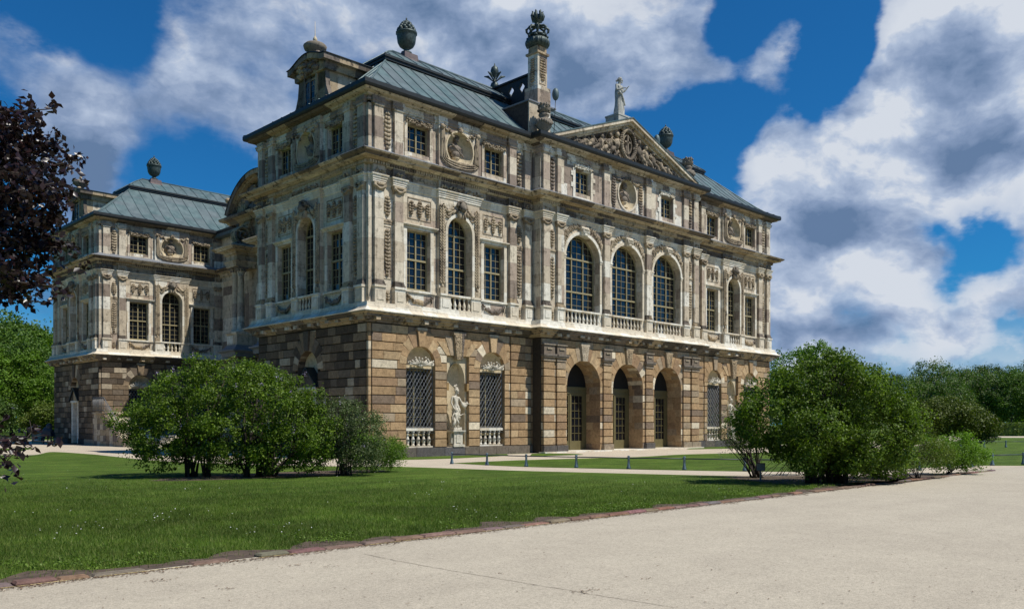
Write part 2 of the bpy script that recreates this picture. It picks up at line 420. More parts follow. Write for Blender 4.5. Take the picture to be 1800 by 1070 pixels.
def leaf_column(mb, u, d, ztop, zbot, wdt, rng):
    z = ztop
    while z > zbot:
        for sx in (-1, 1):
            mb.blob(u + sx * wdt * 0.26, d + 0.02, z, wdt * 0.13, 0.045, 0.12, -sx * 0.6)
        mb.blob(u, d + 0.05, z + 0.03, wdt * 0.12, 0.04, 0.08)
        z -= 0.145
    mb.blob(u, d + 0.02, zbot - 0.06, wdt * 0.2, 0.05, 0.1)

def swag(mb, u0, u1, z, sag, d, r, rng, n=13, ends=True):
    for k in range(n + 1):
        t = k / n; zz = z - sag * (1 - (2 * t - 1) ** 2); rr = r * (0.55 + 0.6 * math.sin(PI * t))
        for q in range(2):
            mb.blob(u0 + (u1 - u0) * t + rng.uniform(-.02, .02), d + rng.uniform(0, .04), zz + rng.uniform(-.4, .4) * rr, rr * 0.62, 0.06, rr * 0.6)
    if ends:
        for u in (u0, u1):
            mb.blob(u, d, z + 0.02, r * 0.5, 0.05, r * 0.5); mb.blob(u, d, z - sag * 0.5, r * 0.22, 0.04, sag * 0.5)

def baluster(mb, u, d, z0, h, r=0.085):
    pr = [(0.9, 0), (0.9, .1), (.6, .12), (.75, .2), (1.0, .32), (.95, .42), (.5, .62), (.42, .74), (.62, .8), (.5, .83), (.85, .9), (.85, 1.0)]
    mb.lathe([(r * a, h * b) for a, b in pr], u, d, z0, 10)

def win_grid(frame, glass, u0, u1, z0, z1, cols, rows, d, mull=True, transoms=(), arch=None, fw=0.075, rng=random.Random(5)):
    """casement window; arch=(rise) gives a curved head above z1"""
    c = (u0 + u1) / 2; half = (u1 - u0) / 2
    def top(u):
        if not arch: return z1
        x = min(1, abs(u - c) / half); return z1 + arch * math.sqrt(max(0, 1 - x * x))
    def hw(z):
        if z <= z1 or not arch: return half
        return half * math.sqrt(max(0, 1 - ((z - z1) / arch) ** 2))
    D0, D1 = d, d + 0.07
    frame.box(u0, u0 + fw, D0, D1, z0, z1); frame.box(u1 - fw, u1, D0, D1, z0, z1)
    frame.box(u0 + fw, u1 - fw, D0, D1 + .005, z0, z0 + fw * 1.4)
    if not arch: frame.box(u0 + fw, u1 - fw, D0, D1 + .005, z1 - fw, z1)
    else:
        n = 16
        for k in range(n):
            a, b = PI * k / n, PI * (k + 1) / n
            o = lambda t, q: (c + (half - q) * math.cos(t), z1 + (arch - q) * math.sin(t))
            frame.slab([o(a, fw), o(a, 0), o(b, 0), o(b, fw)], D0, D1)
    mulls = [c] if mull is True else list(mull or [])
    for u in mulls: frame.box(u - 0.036, u + 0.036, D0, D1 + 0.02, z0 + 0.05, top(u) - 0.02)
    for z in transoms: frame.box(c - hw(z) + 0.02, c + hw(z) - 0.02, D0, D1 + 0.035, z - 0.045, z + 0.045)
    for k in range(1, cols):
        u = u0 + (u1 - u0) * k / cols
        if any(abs(u - m) < 0.05 for m in mulls): continue
        frame.box(u - 0.010, u + 0.010, D0 + 0.01, D0 + 0.05, z0 + 0.05, top(u) - 0.02)
    rh = (z1 - z0) / rows; k = 1
    while z0 + rh * k < top(c) - 0.1:
        z = z0 + rh * k; k += 1
        if any(abs(z - t) < 0.08 for t in transoms): continue
        frame.box(c - hw(z) + 0.02, c + hw(z) - 0.02, D0 + 0.012, D0 + 0.048, z - 0.010, z + 0.010)
    # panes, each hung a little out of true
    for i in range(cols):
        for j in range(rows):
            a, b = u0 + (u1 - u0) * i / cols, u0 + (u1 - u0) * (i + 1) / cols; p, q = z0 + rh * j, z0 + rh * (j + 1)
            t1, t2 = rng.uniform(-.012, .012), rng.uniform(-.012, .012)
            glass.add([(a, -(D0 + .02 + t1), p), (b, -(D0 + .02 - t1), p), (b, -(D0 + .02 - t1 + t2), q), (a, -(D0 + .02 + t1 + t2), q)], [(0, 1, 2, 3)])
    if arch:
        pts = [(c + half * math.cos(PI * k / 16), z1 + arch * math.sin(PI * k / 16)) for k in range(17)]
        glass.add([(p[0], -(D0 + .02), p[1]) for p in pts], [tuple(range(17))])

# =================================================================== the palace
palace = empty('palace', (18.5, 5.2, 0), label='large baroque sandstone palace with two storeys, attic and grey-green metal roofs', cat='palace')
PM = Matrix.Translation((18.5, 5.2, 0)).inverted()

LW, WW, CX0, CX1, CY = 37.0, 10.4, 10.85, 26.15, -0.7
MODL = 10.92
UP = 0.17
# ---- prototype module (three bays), built once and placed on every arm
PROTO = []
def proto(name, mb, mat, subs=()):
    PROTO.append((name, mb.mesh(name, mat), [(n2, m2.mesh(n2, mt2)) for n2, m2, mt2 in subs]))
def pv(me): return me

def build_module():
    rng = random.Random(11)
    C = 5.46; W1 = (2.2, 3.66); W2 = (7.26, 8.72); PIL = [0.22, 1.38, 9.04, 10.20]; PW = 0.50; AH = 0.82
    # walls
    wall = MB()
    w1 = rect_loop(W1[0], W1[1], 8.12, 11.03); w2 = rect_loop(W2[0], W2[1], 8.12, 11.03)
    wall.tri(rect_loop(0.06, 4.10, 7.1, 13.35), [w1], 0.0); wall.tri(rect_loop(6.82, 10.86, 7.1, 13.35), [w2], 0.0)
    al = arch_loop(C, AH, 7.3, 11.26)
    wall.tri(rect_loop(4.10, 6.82, 7.1, 13.35), [al], UP)
    wall.reveal(w1, -0.38, 0.0); wall.reveal(w2, -0.38, 0.0); wall.reveal(al, -0.42, UP)
    for u, sx in ((4.10, 1), (6.82, -1)):
        wall.add([(u, 0, 7.1), (u, 0, 13.35), (u, -UP, 13.35), (u, -UP, 7.1)], [(0, 1, 2, 3) if sx > 0 else (3, 2, 1, 0)])
    proto('upper_wall', wall, M_wall)
    aw = MB(); a1 = rect_loop(2.23, 3.63, 14.78, 16.18); a2 = rect_loop(7.29, 8.69, 14.78, 16.18)
    aw.tri(rect_loop(0.06, 4.10, 14.2, 16.8), [a1], 0.0); aw.tri(rect_loop(6.82, 10.86, 14.2, 16.8), [a2], 0.0)
    ov = oval_loop(C, 15.5, 0.88, 0.88)
    aw.tri(rect_loop(4.10, 6.82, 14.2, 16.8), [ov], UP)
    aw.reveal(a1, -0.35, 0.0); aw.reveal(a2, -0.35, 0.0)
    for u, sx in ((4.10, 1), (6.82, -1)):
        aw.add([(u, 0, 14.2), (u, 0, 16.8), (u, -UP, 16.8), (u, -UP, 14.2)], [(0, 1, 2, 3) if sx > 0 else (3, 2, 1, 0)])
    proto('attic_wall', aw, M_attic)
    # oval niche bowl
    nb = MB(); vs = []; n = 28; m = 7
    for j in range(m + 1):
        a = j / m * PI / 2
        for k in range(n):
            g = 2 * PI * k / n; vs.append((C + 0.88 * math.cos(a) * math.cos(g), -(UP - 0.52 * math.sin(a)), 15.5 + 0.88 * math.cos(a) * math.sin(g)))
    nb.add(vs, [(j * n + k, (j + 1) * n + k, (j + 1) * n + (k + 1) % n, j * n + (k + 1) % n) for j in range(m) for k in range(n)], True)
    proto('niche', nb, M_niche)
    # main windows
    for (a, b) in (W1, W2):
        f, g = MB(), MB(); win_grid(f, g, a, b, 8.12, 11.03, 4, 8, -0.30, transoms=(9.62,), rng=rng)
        srd = MB()
        srd.box(a - 0.20, a, 0.0, 0.05, 8.0, 11.08); srd.box(b, b + 0.20, 0.0, 0.05, 8.0, 11.08); srd.box(a - .2, b + .2, 0, 0.06, 11.08, 11.14)
        proto('window', f, M_frame, [('glass', g, M_glass), ('window_surround', srd, M_light)])
    f, g = MB(), MB(); win_grid(f, g, C - AH, C + AH, 7.32, 11.26, 4, 11, -0.36, transoms=(11.2, 9.5), arch=AH, rng=rng)
    proto('arched_window', f, M_frame, [('glass', g, M_glass)])
    for (a, b) in ((2.23, 3.63), (7.29, 8.69)):
        f, g = MB(), MB(); win_grid(f, g, a, b, 14.78, 16.18, 4, 4, -0.28, rng=rng)
        gl = MB()
        for k in range(26):
            t = k / 25; uu = a - 0.08 + (b - a + 0.16) * t
            for q in range(4): gl.blob(uu + rng.uniform(-.03, .03), 0.06 + rng.uniform(0, .05), 16.33 + rng.uniform(-.13, .13) - 0.08 * math.sin(PI * t), rng.uniform(.035, .07), 0.06, rng.uniform(.03, .06), rng.uniform(-1, 1), lod=0)
        jm = MB(); jm.box(a - 0.17, a, 0, 0.045, 14.6, 16.2); jm.box(b, b + 0.17, 0, 0.045, 14.6, 16.2); jm.box(a - .17, b + .17, 0, 0.047, 14.46, 14.6)
        proto('attic_window', f, M_frame, [('glass', g, M_glass), ('flower_lintel', gl, M_relief), ('window_surround', jm, M_wall)])
    # window heads: small cornice and relief panel
    for (a, b) in ((1.88, 4.10), (6.82, 9.04)):
        h = MB(); h.box(a + .01, b - .01, 0, 0.05, 11.14, 11.19); h.box(a + .01, b - .01, 0, 0.12, 11.19, 11.24); h.box(a + .01, b - .01, 0, 0.17, 11.24, 11.29)
        proto('window_cornice', h, M_light)
        r = MB(); c = (a + b) / 2; x0, x1 = c - 0.72, c + 0.72
        for q in ((x0, x1, 12.56, 12.6), (x0, x1, 11.56, 11.59), (x0, x0 + .03, 11.59, 12.56), (x1 - .03, x1, 11.59, 12.56)): r.box(q[0], q[1], 0, 0.03, q[2], q[3])
        for k, uu in enumerate((c - 0.52, c, c + 0.52)):
            zt = 12.40 if k != 1 else 12.46; zb = 11.85 if k != 1 else 11.72
            garland_drop(r, uu, 0.06, zt, zb, 0.25, rng, 0.13)
        swag(r, c - 0.42, c - 0.08, 12.36, 0.2, 0.03, 0.06, rng, 7, False); swag(r, c + 0.08, c + 0.42, 12.36, 0.2, 0.03, 0.06, rng, 7, False)
        proto('fruit_relief', r, M_relief)
    # pilasters
    for u in PIL:
        s_ = MB(); s_.box(u, u + PW, 0, UP + .02, 8.36, 12.56)
        b_ = MB(); b_.box(u - .07, u + PW + .07, 0, UP + .10, 8.10, 8.19); b_.box(u - .04, u + PW + .04, 0, UP + .07, 8.19, 8.27); b_.box(u - .02, u + PW + .02, 0, UP + .04, 8.27, 8.36)
        c_ = MB(); c_.box(u - .02, u + PW + .02, 0, UP + .04, 12.52, 12.56); c_.slab([(u - .01, 12.56), (u + PW + .01, 12.56), (u + PW + .07, 12.80), (u - .07, 12.80)], 0, UP + .06)
        c_.box(u - .1, u + PW + .1, 0, UP + .12, 12.80, 12.90)
        for uu in (u - .03, u + PW + .03): c_.blob(uu, UP + .06, 12.74, .10, .09, .10)
        for k in range(7):
            t = k / 6; c_.blob(u + .04 + (PW - .08) * t, UP + .10, 12.70 - .09 * math.sin(PI * t), .05, .05, .05)
        pd = MB(); pd.box(u - .06, u + PW + .06, 0, UP + .10, 7.27, 8.0)
        pd.box(u + .06, u + PW - .06, UP + .10, UP + .125, 7.42, 7.86); pd.box(u - .1, u + PW + .1, 0, UP + .15, 8.0, 8.10)
        PROTO.append(('pilaster', s_.mesh('pilaster', M_pil), [('pilaster_base', b_.mesh('pilaster_base', M_sooty)), ('capital', c_.mesh('capital', M_relief)), ('pedestal', pd.mesh('pedestal', M_light))]))
    # strips between the paired pilasters
    for u in (0.72 + 0.33, 9.54 + 0.33):
        s_ = MB(); s_.box(u - .30, u + .30, 0, .05, 11.19, 11.29); s_.box(u - .30, u + .30, 0, .03, 11.08, 11.19)
        for q in ((u - .22, u + .22, 10.93, 10.96), (u - .22, u + .22, 8.47, 8.50), (u - .22, u - .19, 8.5, 10.93), (u + .19, u + .22, 8.5, 10.93)): s_.box(q[0], q[1], 0, 0.025, q[2], q[3])
        garland_drop(s_, u, 0.04, 10.8, 8.65, 0.30, rng); garland_drop(s_, u, 0.04, 12.35, 11.5, 0.34, rng, 0.15); garland_drop(s_, u, 0.05, 7.85, 7.5, 0.22, rng, 0.12)
        proto('festoon', s_, M_relief)
        s_ = MB(); garland_drop(s_, u, 0.05, 16.35, 14.7, 0.34, rng, 0.2); proto('attic_festoon', s_, M_relief)
    for u in PIL:
        s_ = MB(); s_.box(u, u + PW, 0, UP, 14.4, 16.56); s_.box(u - .03, u + PW + .03, 0, UP + .05, 16.5, 16.56); proto('attic_pilaster', s_, M_pil)
    # centre bay: archivolt, leaf columns, head, scrolls
    ar = MB(); n = 20
    for k in range(n):
        a, b = PI * k / n, PI * (k + 1) / n; o = lambda t, r: (C + r * math.cos(t), 11.26 + r * math.sin(t))
        ar.slab([o(a, AH), o(a, AH + .16), o(b, AH + .16), o(b, AH)], UP, UP + .06)
    for sx in (-1, 1): ar.box(C + sx * AH, C + sx * (AH + .16), UP, UP + .06, 8.1, 11.26)
    proto('archivolt', ar, M_light)
    for sx in (-1, 1):
        g = MB()
        leaf_column(g, C + sx * 1.17, UP + .03, 12.45, 8.55, 0.40, rng)
        g.box(C + sx * 1.0, C + sx * 1.34, UP, UP + .09, 8.12, 8.4)
        swag(g, C + sx * 1.12, C + sx * 0.45, 12.55, 0.28, UP + .06, 0.13, rng, 9, False)
        for k in range(14):
            a = k * 0.5; r = 0.04 + 0.013 * k; g.blob(C + sx * (0.78 + r * math.cos(a)), UP + .05, 12.12 + r * math.sin(a), .045, .05, .045)
        g.blob(C + sx * 0.62, UP + .05, 12.22, .06, .06, .26, sx * 0.9); g.blob(C + sx * 0.42, UP + .07, 12.3, .07, .08, .2, sx * 0.7)
        proto('garland', g, M_relief)
    hd = MB()
    hd.blob(C, UP + .22, 12.55, .24, .22, .27, lod=2); hd.blob(C, UP + .38, 12.45, .10, .12, .14); hd.blob(C, UP + .42, 12.47, .03, .06, .06)
    for k in range(16):
        a = k / 15 * PI; hd.blob(C + .27 * math.cos(a), UP + .18, 12.62 + .22 * math.sin(a), .08, .1, .08)
    for k in range(16):
        a = k * 2.4; hd.blob(C + .18 * math.cos(a), UP + .22 + .05 * math.sin(a * 3), 12.75 + .07 * math.sin(a), .07, .09, .07)
    proto('carved_head', hd, M_urn)
    bb = MB()
    bb.slab([(C - .20, 12.0), (C + .20, 12.0), (C + .26, 12.35), (C - .26, 12.35)], UP, UP + .24, .03)
    for sx in (-1, 0, 1): bb.blob(C + sx * .14, UP + .22, 12.13, .07, .09, .22, sx * .25)
    proto('head_bracket', bb, M_relief)
    # apron reliefs and centre balustrade
    for (a, b) in ((1.96, 4.02), (6.90, 8.96)):
        s_ = MB(); s_.box(a + .02, b - .02, 0, .04, 7.27, 7.36)
        for q in ((a + .1, b - .1, 7.93, 7.96), (a + .1, a + .13, 7.4, 7.93), (b - .13, b - .1, 7.4, 7.93)): s_.box(q[0], q[1], 0, 0.03, q[2], q[3])
        proto('apron_panel', s_, M_light)
        s_ = MB(); swag(s_, a + .28, b - .28, 7.82, 0.30, .05, .15, rng, 16); proto('apron_swag', s_, M_darkrel)
        s_ = MB(); s_.box(a, b, 0, .08, 8.0, 8.10); proto('sill', s_, M_light)
    bl = MB(); bl.box(C - .78, C + .78, UP - .16, UP + .12, 8.0, 8.10); bl.box(C - .78, C + .78, UP - .14, UP + .10, 7.27, 7.36)
    bls, peds = [], []
    for k in range(5): q = MB(); baluster(q, C - 0.62 + 0.31 * k, UP - .02, 7.36, 0.64); bls.append(('baluster', q.mesh('baluster', M_light)))
    for u in (4.10, 6.16):
        ped = MB(); peds.append(ped)
        ped.box(u, u + .66, UP, UP + .12, 7.27, 8.0); ped.box(u + .12, u + .54, UP + .12, UP + .145, 7.42, 7.86); ped.box(u - .03, u + .69, UP, UP + .17, 8.0, 8.10)
    PROTO.append(('balustrade', bl.mesh('balustrade', M_light), bls + [('pedestal', q.mesh('pedestal', M_light)) for q in peds]))
    # attic drapery round the oval
    dr = MB()
    for lay in range(7):
        o_ = lay * .052; pts = []
        for k in range(25):
            t = k / 24
            if t < .3: u, z = C - 1.26 + o_ * (.5 + t * 1.6), 16.35 - 1.45 * (t / .3)
            elif t > .7: u, z = C + 1.26 - o_ * (.5 + (1 - t) * 1.6), 16.35 - 1.45 * ((1 - t) / .3)
            else:
                a = PI + PI * (t - .3) / .4; u, z = C + (1.26 - o_ * .95) * math.cos(a), 14.92 + (.44 - o_ * 1.15) * math.sin(a)
            pts.append((u + rng.uniform(-.008, .008), -(UP + .03 + .035 * (lay % 2) + .008 * lay), z))
        dr.tube(pts, .034, 5)
    for sx in (-1, 1):
        for q in range(4):
            dr.tube([(C + sx * (1.22 - .02 * q), -(UP + .07), 16.38 - .03 * q), (C + sx * (1.02 - .01 * q), -(UP + .06), 15.95 - .10 * q), (C + sx * (1.0 - .01 * q), -(UP + .05), 15.6 - .12 * q)], [.04, .03, .02], 5)
    for sx in (-1, 1):
        for k in range(10): dr.blob(C + sx * (1.0 - .06 * k), UP + .06, 16.45 - .035 * k - .1 * math.sin(k), .08, .06, .05, sx * .5)
        dr.blob(C + sx * 1.2, UP + .1, 16.42, .13, .1, .13)
    for k in range(9): dr.blob(C + rng.uniform(-.16, .16), UP + .1, 16.47 + rng.uniform(-.06, .1), .07, .07, .07)
    rim = MB()
    for k in range(36):
        a, b = 2 * PI * k / 36, 2 * PI * (k + 1) / 36; o = lambda t, r: (C + r * math.cos(t), 15.5 + r * math.sin(t))
        rim.slab([o(a, .87), o(a, .95), o(b, .95), o(b, .87)], UP, UP + .05)
    PROTO.append(('drapery', dr.mesh('drapery', M_relief), [('niche_rim', rim.mesh('niche_rim', M_niche))]))
    # frieze scrolls and plain cap above the centre bay
    fz = MB(); u = 0.3
    while u < 10.6:
        for k in range(9):
            a = k * 0.75; r = 0.02 + 0.016 * k; sg = 1 if int(u * 2.7) % 2 else -1
            fz.blob(u + r * math.cos(a), UP * .4 + .02, 13.50 + sg * r * math.sin(a), .03, .03, .03, lod=0)
        fz.blob(u + .2, .05, 13.5, .05, .03, .11, rng.uniform(-1, 1), lod=0)
        u += 0.40
    proto('frieze_scroll', fz, M_frieze)
    fs = MB()
    for u in PIL + [4.2, 4.75, 5.3, 5.85, 6.3]:
        for k in range(9): fs.blob(u + .25 + rng.uniform(-.26, .26), UP + .06 + rng.uniform(0, .05), 13.40 + rng.uniform(-.05, .13), rng.uniform(.04, .08), .06, rng.uniform(.03, .06), rng.uniform(-1, 1))
    proto('frieze_shells', fs, M_relief)

build_module()
def place_module(M):
    for name, me, subs in PROTO:
        o = ob(name, me, palace, PM @ M)
        for n2, m2 in subs: ob(n2, m2, o)
def Rz(a): return Matrix.Rotation(a, 4, 'Z')
YF = 34.8                                          # far wing
def side_M(y0): return Matrix.Translation((0, y0 + WW, 0)) @ Rz(-PI / 2) @ Matrix.Diagonal((WW / MODL, 1, 1, 1))
MODS = [Matrix.Identity(4), Matrix.Translation((LW - MODL, 0, 0)), side_M(0), Matrix.Translation((0, YF, 0)), side_M(YF)]
for M_ in MODS: place_module(M_)

# ---- central projecting block on the main front, local u 0..15.3 at (CX0, CY)
CM = Matrix.Translation((CX0, CY, 0))
def central():
    rng = random.Random(3); Wd = CX1 - CX0; C = Wd / 2; AC = [C - 4.12, C, C + 4.12]; AH = 1.50; ARZ = 1.36; ZS = 11.10
    P = PM @ CM
    wl = MB(); loops = [arch_loop(c, AH, 7.3, ZS, ARZ, 24) for c in AC]
    wl.tri(rect_loop(0, Wd, 7.1, 13.35), loops, 0)
    for L in loops: wl.reveal(L, -0.62, 0)
    wl.box(0, 0.02, -0.75, -0.001, 7.1, 13.35); wl.box(Wd - .02, Wd, -0.75, -0.001, 7.1, 13.35)
    mk('upper_wall', wl, M_wall, palace, P)
    aw = MB(); wins = [(C - 4.12 - .68, C - 4.12 + .68), (C + 4.12 - .68, C + 4.12 + .68)]
    al = [rect_loop(a, b, 14.82, 16.15) for a, b in wins]; ov = oval_loop(C, 15.55, .86, .92)
    aw.tri(rect_loop(0, Wd, 14.2, 16.8), al + [ov], 0)
    for L in al: aw.reveal(L, -0.35, 0)
    aw.box(0, 0.02, -0.75, -0.001, 14.2, 16.8); aw.box(Wd - .02, Wd, -0.75, -0.001, 14.2, 16.8)
    mk('attic_wall', aw, M_attic, palace, P)
    nb = MB(); vs = []; n = 28; m = 7
    for j in range(m + 1):
        a = j / m * PI / 2
        for k in range(n):
            g = 2 * PI * k / n; vs.append((C + .86 * math.cos(a) * math.cos(g), .52 * math.sin(a), 15.55 + .92 * math.cos(a) * math.sin(g)))
    nb.add(vs, [(j * n + k, (j + 1) * n + k, (j + 1) * n + (k + 1) % n, j * n + (k + 1) % n) for j in range(m) for k in range(n)], True)
    no = mk('niche', nb, M_niche, palace, P)
    rim = MB()
    for k in range(36):
        a, b = 2 * PI * k / 36, 2 * PI * (k + 1) / 36
        rim.slab([(C + .85 * math.cos(a), 15.55 + .91 * math.sin(a)), (C + .96 * math.cos(a), 15.55 + 1.02 * math.sin(a)), (C + .96 * math.cos(b), 15.55 + 1.02 * math.sin(b)), (C + .85 * math.cos(b), 15.55 + .91 * math.sin(b))], 0, .06)
    mk('niche_rim', rim, M_light, no)
    g = MB()
    for sx in (-1, 1):
        garland_drop(g, C + sx * 1.32, .05, 16.5, 14.55, .34, rng); swag(g, C + sx * 1.3, C + sx * .3, 16.5, .18, .06, .12, rng, 10, False)
    for k in range(14): g.blob(C + rng.uniform(-.22, .22), .08, 16.5 + rng.uniform(-.08, .12), .08, .08, .08)
    mk('garland', g, M_darkrel, no)
    for (a, b) in wins:
        f, gl = MB(), MB(); win_grid(f, gl, a, b, 14.82, 16.15, 4, 4, -0.28)
        f = mk('attic_window', f, M_frame, palace, P); mk('glass', gl, M_glass, f)
        fl = MB()
        for k in range(110): fl.blob(a - .1 + (b - a + .2) * rng.random(), .06 + rng.uniform(0, .05), 16.34 + rng.uniform(-.14, .14), rng.uniform(.035, .08), .06, rng.uniform(.03, .06), rng.uniform(-1, 1), lod=0)
        mk('flower_lintel', fl, M_light, f)
        jm = MB(); jm.box(a - .2, a, 0, .05, 14.6, 16.2); jm.box(b, b + .2, 0, .05, 14.6, 16.2); jm.box(a - .2, b + .2, 0, .052, 14.42, 14.6)
        for z in (15.1, 15.75): jm.box(a - .36, a - .2, 0, .048, z, z + .25); jm.box(b + .2, b + .38, 0, .048, z - .1, z + .15)
        mk('window_surround', jm, M_light, f)
    for i, c in enumerate(AC):
        f, gl = MB(), MB(); win_grid(f, gl, c - AH, c + AH, 7.32, ZS, 6, 10, -0.50, mull=(c - .5, c + .5), transoms=(ZS, 9.2), arch=ARZ, fw=.09)
        f = mk('arched_window', f, M_frame, palace, P); mk('glass', gl, M_glass, f)
        ar = MB(); n = 26
        for k in range(n):
            a, b = PI * k / n, PI * (k + 1) / n; o = lambda t, q: (c + (AH + q) * math.cos(t), ZS + (ARZ + q) * math.sin(t))
            ar.slab([o(a, 0), o(a, .17), o(b, .17), o(b, 0)], 0, .07)
        for sx in (-1, 1):
            ar.box(c + sx * AH, c + sx * (AH + .17), 0, .05, 8.1, ZS); ar.box(c + sx * (AH - .03), c + sx * (AH + .2), 0, .10, ZS, ZS + .09); ar.box(c + sx * (AH - .01), c + sx * (AH + .19), 0, .075, ZS - .12, ZS)
        mk('archivolt', ar, M_light, f)
        ky = MB(); ky.slab([(c - .22, 12.38), (c + .22, 12.38), (c + .34, 12.9), (c - .34, 12.9)], 0, .22, .03)
        ky.blob(c, .26, 12.76, .3, .12, .12); ky.blob(c, .22, 12.45, .2, .1, .1)
        for k in range(5): ky.blob(c - .24 + .12 * k, .27, 12.62, .05, .07, .16)
        mk('keystone', ky, M_light, palace, P)
        for sx in (-1, 1):
            sp = MB()
            for k in range(10):
                t = k / 9; a = (0.16 + 0.30 * t) * PI; rr = 1.0
                u = c + sx * (AH + .36) * math.cos(a) * 1.0; z = ZS + (ARZ + .42) * math.sin(a)
                for q in range(3): sp.blob(u + rng.uniform(-.06, .06), .04 + rng.uniform(0, .03), z + rng.uniform(-.05, .1) + q * .06, .045, .045, .14, -sx * (a - .2) + rng.uniform(-.4, .4))
            for k in range(12):
                a = k * .6; r = .03 + .012 * k; sp.blob(c + sx * (1.36 + r * math.cos(a)), .05, 12.48 + r * math.sin(a), .04, .045, .04)
            for k in range(5): sp.blob(c + sx * 1.62, .05, 12.1 - k * .14, .06, .04, .08)
            mk('spandrel_relief', sp, M_relief, palace, P)
        bl = MB(); bl.box(c - AH - .02, c + AH + .02, -.06, .16, 8.0, 8.10); bl.box(c - AH, c + AH, -.05, .13, 7.27, 7.36)
        b_ = mk('balustrade', bl, M_light, palace, P)
        for k in range(9): q = MB(); baluster(q, c - AH + .17 + (2 * AH - .34) * k / 8, .04, 7.36, .64); mk('baluster', q, M_light, b_)
    PW = .52
    pils = [C - 7.55, C - 6.4, C - 2.06 - .27, C + 2.06 - .27, C + 6.4 - PW, C + 7.55 - PW]
    for u in pils:
        s_ = MB(); s_.box(u, u + PW, 0, .17, 8.36, 12.56)
        b_ = MB(); b_.box(u - .07, u + PW + .07, 0, .20, 8.10, 8.19); b_.box(u - .04, u + PW + .04, 0, .17, 8.19, 8.27); b_.box(u - .02, u + PW + .02, 0, .14, 8.27, 8.36)
        c_ = MB(); c_.slab([(u - .01, 12.56), (u + PW + .01, 12.56), (u + PW + .07, 12.80), (u - .07, 12.80)], 0, .16); c_.box(u - .1, u + PW + .1, 0, .22, 12.80, 12.90)
        for uu in (u - .03, u + PW + .03): c_.blob(uu, .16, 12.74, .10, .09, .10)
        for k in range(7):
            t = k / 6; c_.blob(u + .04 + (PW - .08) * t, .2, 12.70 - .09 * math.sin(PI * t), .05, .05, .05)
        pd = MB(); pd.box(u - .06, u + PW + .06, 0, .2, 7.27, 8.0); pd.box(u + .06, u + PW - .06, .2, .225, 7.42, 7.86); pd.box(u - .1, u + PW + .1, 0, .25, 8.0, 8.10)
        o = mk('pilaster', s_, M_pil, palace, P); mk('pilaster_base', b_, M_sooty, o); mk('capital', c_, M_relief, o); mk('pedestal', pd, M_light, o)
        s_ = MB(); s_.box(u, u + PW, 0, .15, 14.4, 16.56); s_.box(u - .03, u + PW + .03, 0, .19, 16.5, 16.56); mk('attic_pilaster', s_, M_pil, palace, P)
    for u in (C - 6.72, C + 6.72):
        s_ = MB(); s_.box(u - .30, u + .30, 0, .05, 11.19, 11.29)
        garland_drop(s_, u, .04, 10.8, 8.65, .30, rng); garland_drop(s_, u, .04, 12.35, 11.5, .30, rng, .15); garland_drop(s_, u, .05, 7.85, 7.5, .2, rng, .12)
        mk('festoon', s_, M_relief, palace, P)
        s_ = MB(); garland_drop(s_, u, .05, 16.35, 14.7, .30, rng, .2); mk('attic_festoon', s_, M_darkrel, palace, P)
    fz = MB(); u = .3
    while u < Wd - .3:
        for k in range(9):
            a = k * .75; r = .02 + .016 * k; sg = 1 if int(u * 2.7) % 2 else -1
            fz.blob(u + r * math.cos(a), .06, 13.50 + sg * r * math.sin(a), .03, .03, .03, lod=0)
        fz.blob(u + .2, .05, 13.5, .05, .03, .11, rng.uniform(-1, 1), lod=0); u += .40
    mk('frieze_scroll', fz, M_frieze, palace, P)
    fs = MB()
    for u in pils + [c - .25 for c in AC]:
        for k in range(9): fs.blob(u + .25 + rng.uniform(-.26, .26), .16 + rng.uniform(0, .05), 13.40 + rng.uniform(-.05, .13), rng.uniform(.04, .08), .06, rng.uniform(.03, .06), rng.uniform(-1, 1))
    mk('frieze_shells', fs, M_relief, palace, P)
    return pils
CPILS = central()

# ---- sweeping mouldings round the wings
JM = [(.14, .80), (1.30, 1.96), (4.10, 6.82), (8.96, 9.62), (10.12, 10.78)]
def scale(iv, k): return [(a * k, b * k) for a, b in iv]
def wing_path(y0, jog, central_front):
    k = WW / MODL
    p = jog_side((0, y0), (CX0 if central_front else MODL, y0), JM if jog else [], UP)
    if central_front:
        civ = [(u - .08, u + .60) for u in CPILS] if jog else []
        p += jog_side((CX0, y0 + CY), (CX1, y0 + CY), civ, UP)
        p += jog_side((CX1, y0), (LW, y0), [(a - (CX1 - (LW - MODL)), b - (CX1 - (LW - MODL))) for a, b in JM] if jog else [], UP)
    else:
        p += [(LW, y0)]
    p += [(LW, y0 + WW)]
    q = jog_side((0, y0 + WW), (0, y0), scale(JM, k) if jog else [], UP)
    p += q[:-1]
    out = []
    for a in p:
        if not out or (abs(a[0] - out[-1][0]) + abs(a[1] - out[-1][1])) > 1e-4: out.append(a)
    return out
ARCHI = [(0, 12.86), (.04, 12.90), (.04, 13.0), (.065, 13.0), (.065, 13.1), (.10, 13.1), (.10, 13.2), (.15, 13.22), (.16, 13.28), (0.02, 13.31)]
CORN = [(.0, 13.68), (.17, 13.72), (.17, 13.90), (.30, 13.92), (.33, 13.96), (.62, 13.97)]
CORNE = [(.62, 13.965), (.64, 14.04), (.72, 14.06), (.80, 14.12), (.83, 14.18)]
CORNT = [(.83, 14.18), (.80, 14.21), (.2, 14.42), (.12, 14.5), (0.0, 14.5)]
TOPC = [(.0, 16.54), (.05, 16.56), (.05, 16.66), (.08, 16.68), (.08, 16.74), (.02, 16.76), (.02, 16.92)]
TOPE = [(.0, 16.90), (.12, 16.94), (.15, 17.02), (.40, 17.06), (.44, 17.10), (.50, 17.14)]
